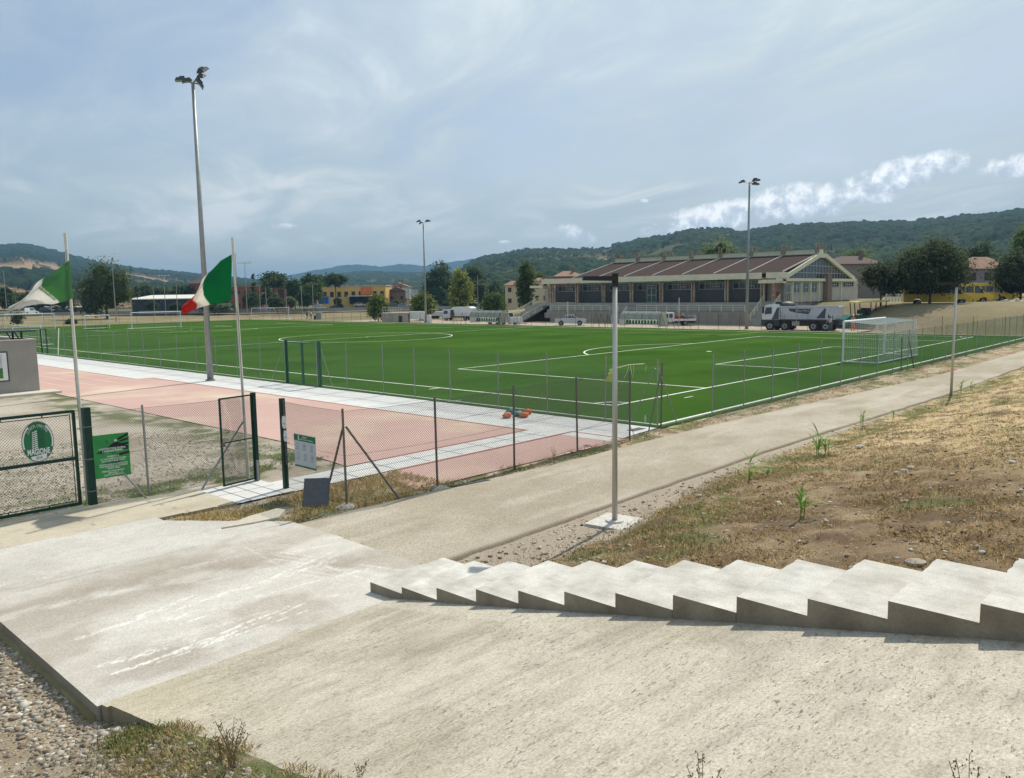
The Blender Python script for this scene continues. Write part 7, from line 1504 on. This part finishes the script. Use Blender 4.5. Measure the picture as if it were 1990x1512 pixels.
X, Y = scatter(52000, -16.9, 14, -17.4, -8.75, 7, lambda X, Y: near(X, Y)*np.where(Y > GB2(X), .6, .2))
stones('bank_stones', 'small pale stones and clods on the bank and its gravel foot', X, Y, bank_h(X, Y), .008, .05, 8, ((.42, .37, .29), (.22, .16, .10), (.50, .46, .38), (.15, .11, .07)))
# verge between fence and path
X, Y = scatter(60000, -16.2, 45, -6.8, -4.3, 9, lambda X, Y: near(X, Y)**.8*sstep(.42, .58, fbm(X*1.1, Y*2, 402))*(Y > -4.78-.42*sstep(-16, -9, X)-1.6*sstep(-8, 24, X)))
blades('verge_grass', 'thin dry and green grass along the fence foot beside the path', 'grass', X, Y, 0*X+.0, .04, .14, [(.09, .12, .04), (.30, .24, .12), (.40, .31, .17), (.20, .13, .07)], 10, lay=.85, wid=.004)
X, Y = scatter(9000, -18.4, 30, -6.8, -4.4, 11, lambda X, Y: near(X, Y)*(Y > -4.95-.42*sstep(-16, -9, X)-1.6*sstep(-8, 24, X)))
stones('verge_stones', 'crumbs of stone between fence and path', X, Y, 0*X+.005, .008, .04, 12)
X, Y = scatter(13000, -18.8, -13.0, -4.7, -2.35, 13, lambda X, Y: np.where(Y < -2.45-(X+18.8)*.55*(X < -16.5)*0, 1, 0)*((X > -17.2)|(Y > -2.7-(X+18.95)*1.25+.12))*sstep(.25, .5, fbm(X*2, Y*2, 33)))
blades('dry_tuft_grass', 'dry yellow and green grass beside the small gate', 'grass', X, Y, 0*X-.01, .05, .15, [(.50, .39, .20), (.42, .32, .16), (.15, .17, .06), (.34, .26, .14)], 14, lay=.85, wid=.0045)
X, Y = scatter(60000, -24, -13, -.6, 9, 15, lambda X, Y: sstep(.50, .66, fbm(X*1.6, Y*2.1, 14))*sstep(1.8, .2, np.abs(Y-.55))*.8)
blades('yard_grass', 'patchy green grass at the foot of the yard fence', 'grass', X, Y, 0*X-.01, .03, .09, [(.08, .13, .035), (.12, .16, .05), (.20, .19, .08)], 16, lay=.85, wid=.004)
X, Y = scatter(60000, -24, -13, .2, 9, 17, lambda X, Y: near(X, Y)*.8)
stones('yard_gravel', 'pale loose gravel over the yard behind the club gate', X, Y, 0*X-.005, .007, .028, 18, ((.46, .42, .36), (.30, .26, .21), (.52, .49, .43), (.22, .18, .14)))
# stony ground at the lower left
X, Y = scatter(36000, -27.5, -22.66, -13, -4.5, 19, lambda X, Y: sstep(.25, .6, fbm(X*1.1, Y*1.1, 403)+.35*sstep(-23.6, -22.8, X)))
stones('rubble_stones', 'broken stones and gravel covering the ground left of the landing slab', X, Y, left_h(X, Y), .006, .040, 20, ((.30, .265, .21), (.24, .20, .155), (.40, .37, .31), (.20, .155, .11)))
X, Y = scatter(420, -23.3, -22.68, -10, -5, 21); stones('edge_stones', 'larger stones heaped against the edge of the landing slab', X, Y, left_h(X, Y), .025, .055, 22)
X, Y = scatter(26000, -24.0, -22.3, -13.2, -9.7, 23, lambda X, Y: sstep(.9, .3, np.hypot((X+22.75)/.62, (Y+10.65)/.75)+.9*(fbm(X*3, Y*3, 106)-.5))*(X < -22.5))
blades('edge_grass', 'green grass tuft overhanging the ramp edge', 'grass', X, Y, left_h(X, Y), .02, .08, [(.06, .10, .025), (.09, .14, .04), (.14, .16, .06), (.34, .26, .12)], 24, lay=.8, wid=.004)
X, Y = scatter(16000, -24.2, -22.2, -14, -10.8, 25, lambda X, Y: sstep(.3, .6, fbm(X*2, Y*2, 107))*(X < -22.42)*sstep(-24.2, -23.0, X))
blades('dry_edge_grass', 'dry straw grass along the ramp edge at the bottom', 'grass', X, Y, left_h(X, Y), .02, .09, [(.36, .28, .15), (.28, .21, .11), (.14, .15, .06), (.42, .34, .2)], 26, lay=.9, wid=.0035)
# canes sprouting along the foot of the bank
mCane = mat('cane_leaf', (.20, .34, .07), rough=.5, vary=.2, vscale=8, trans=.35, spec=.3)
def cane(px, py, top, label, seed, zz=None, spread=1., dry=False):
    # find where the sprout stands: march the sight line down to the bank
    v = ray(px, py); v = v/np.linalg.norm(v); q = None
    for k in range(4000):
        p = CLOC+v*(3+k*.012)
        if p[2] <= float(bank_h(np.array([p[0]]), np.array([p[1]]))[0]): q = p; break
    if q is None: q = atz(px, py, 0)
    dep = float((np.array(q)-CLOC) @ CD); H = 1.15*(py-top)*dep/CAMF; t = thing('cane_sprout', label, 'plant', tuple(q), 0, 'cane sprouts on the bank'); r = random.Random(seed); b = MB()
    ns = 1 if spread < .7 else 2
    for s_ in range(ns):
        hx = (r.uniform(-.06, .06)*s_, r.uniform(-.06, .06)*s_); hh = H*(.85 if s_ else .95); b.tube([(hx[0], hx[1], -.03), (hx[0]*1.5, hx[1]*1.5, hh*.7)], [.011, .005], 5)
    b.build('stem', mCane, t); b = MB(); n = int(7*spread)+3
    for i in range(n):
        a = r.uniform(0, 6.28); z0 = H*r.uniform(.12, .68); L = H*r.uniform(.35, .62)*min(1.2, spread+.3); up = r.uniform(.45, .95); w = .018+.012*H; pts = []
        for j in range(6):
            u = j/5; rr = L*u*math.sqrt(1-up*up)*(1+.3*u); z = z0+L*u*up-(.5*L*u*u*(1-up)+.18*L*u*u); pts.append((rr*math.cos(a), rr*math.sin(a), z, w*math.sin(math.pi*min(1, u*.82+.14))**.8))
        sx, sy = -math.sin(a), math.cos(a); base = len(b.v); vs = []
        for p in pts: vs += [(p[0]-sx*p[3], p[1]-sy*p[3], p[2]+p[3]*.4), (p[0], p[1], p[2]), (p[0]+sx*p[3], p[1]+sy*p[3], p[2]+p[3]*.4)]
        b.add(vs, [f for j in range(5) for f in ((j*3, j*3+1, j*3+4, j*3+3), (j*3+1, j*3+2, j*3+5, j*3+4))])
    b.build('leaves', mCane, t)
cane(1457, 935, 880, 'tall cane sprout with drooping leaves, nearest to the path lamp', 3, spread=1.0)
cane(1590, 886, 835, 'bushy cane clump with long leaves, second from the path lamp', 5, spread=1.5); cane(1604, 884, 842, 'low cane clump touching the bushy one on its right', 7, spread=1.2)
cane(1677, 831, 793, 'neat single cane sprout against the path, in the middle of the row', 9, spread=.8); cane(1736, 814, 790, 'small dark cane sprout right of the neat single one', 11, spread=.5)
cane(1868, 762, 738, 'cane clump beside the farther path lamp', 13, spread=1.3); cane(1886, 758, 742, 'smaller cane clump right of the one by the farther lamp', 15, spread=.9)
cane(1556, 1008, 950, 'pale green cane sprout growing alone on the brown bank', 17, spread=1.0); cane(1492, 925, 910, 'low leafy weed at the path edge right of the tall cane', 19, spread=1.2)
# bigger stones lying about the bank, lone weeds near the viewer
def on_bank(px, py, hf=bank_h):
    v = ray(px, py); v = v/np.linalg.norm(v)
    for k in range(4000):
        p = CLOC+v*(2+k*.012)
        if p[2] <= float(hf(np.array([p[0]]), np.array([p[1]]))[0]): return p
    return atz(px, py, 0)
for i, (px, py, s) in enumerate(((1672, 870, .13), (1745, 922, .10), (1757, 917, .09), (1770, 911, .10), (1968, 900, .08), (1780, 1100, .13), (1512, 978, .07), (1360, 966, .10), (1515, 982, .06), (1830, 1102, .06))):
    q = on_bank(px, py); b = MB(); random.seed(i); b.ell((0, 0, 0), (s, s*.7, s*.42), 9, 6, jit=.16); o = b.build('rock', mat('rock_%d' % (i % 2), ((.46, .43, .38), (.36, .31, .25))[i % 2], rough=.95, vary=.2, vscale=12, bump=.6, bscale=40)); o.location = (q[0], q[1], q[2]+s*.2); o.rotation_euler = (0, 0, i*1.1)
    lb = ('whitish stone topmost on the bank, right of the bushy canes', 'left stone of the three pale ones lying in a row', 'middle stone of the three pale ones in a row', 'right stone of the three pale ones in a row', 'pale stone near the right picture edge on dry grass', 'brown stone against the back of the steps', 'small pale stone left of the lone pale cane', 'flat brown stone in the gravel below the tall cane', 'tiny stone touching the small pale one', 'small stone at the step edge near the right')[i]; tag(o, lb, 'stone', 'stones lying on the bank')
def weed(px, py, top, label, seed, hf, n=14, col=(.16, .11, .06)):
    q = on_bank(px, py, hf); dep = float((np.array(q)-CLOC) @ CD); H = (py-top)*dep/CAMF; r = random.Random(seed); t = thing('dry_weed', label, 'weed', tuple(q), 0, 'dry weeds at the ramp edge'); b = MB(); h = MB()
    for i in range(n):
        a = r.uniform(0, 6.28); l = r.uniform(.05, .38)*H; z = H*r.uniform(.55, 1.); p0 = (r.uniform(-.04, .04), r.uniform(-.04, .04), 0); p2 = (l*math.cos(a), l*math.sin(a), z); pm = (p2[0]*.4, p2[1]*.4, z*.55); b.tube([p0, pm, p2], .0022, 3)
        for k in range(5): u = r.uniform(.5, 1); c = [pm[j]+(p2[j]-pm[j])*u+r.uniform(-.02, .02) for j in range(3)]; b.tube([[pm[j]+(p2[j]-pm[j])*u for j in range(3)], c], .0016, 3); b.ell(c, (.0045, .0045, .007), 5, 3, m=1)
    b.build('stems', [mat('weed_stem', (.20, .15, .08), rough=.9, vary=.2), mat('weed_seed', col, rough=.95, vary=.2)], t); return t
weed(452, 1492, 1395, 'tall dry weed with seed heads at the ramp edge, lower left', 1, left_h, 24); weed(430, 1480, 1420, 'shorter dry weed left of the tall one', 2, left_h, 12)
near_h = left_h
weed(700, 1535, 1470, 'lone dry weed tip at the bottom, left of the centre', 3, left_h, 5); weed(1365, 1600, 1455, 'dry weed tips at the bottom edge, centre right', 4, left_h, 5); weed(1880, 1640, 1450, 'dry weed stalks at the bottom right corner', 5, left_h, 6)
weed(1425, 1060, 1025, 'withered twig on the bank behind the steps', 6, bank_h, 5); weed(1077, 905, 862, 'dead twig growing at the fence foot before the pink track', 7, lambda x, y: 0*x, 6, (.12, .08, .05))
# flag cloth, bottle litter on the turf
for (px, py, lb) in ((1254, 822, 'clear plastic bottle standing on the turf kerb by the braced corner post'),):
    q = atz(px, py, .0); b = MB(); b.tube([(q[0], q[1], .02), (q[0], q[1], .18), (q[0], q[1], .24), (q[0], q[1], .28)], [.035, .035, .014, .014], 8); tag(b.build('bottle', mSignPale), lb, 'bottle')
# ------------------------------------------------------------------ air between here and the hills
hz = MB(); hz.box((1500, 1500, 109), (12000, 12000, 222)); hz_o = hz.build('haze', None or [])
hm = bpy.data.materials.new('haze_air'); hm.use_nodes = True; t_ = NT(hm.node_tree); t_.n.clear(); o_ = t_.node('ShaderNodeOutputMaterial'); v_ = t_.node('ShaderNodeVolumePrincipled')
v_.inputs['Color'].default_value = (.26, .50, .78, 1); v_.inputs['Density'].default_value = .00018; v_.inputs['Anisotropy'].default_value = .1; t_.l.new(v_.outputs[0], o_.inputs['Volume'])
hz_o.data.materials.append(hm); tag(hz_o, kind='stuff')
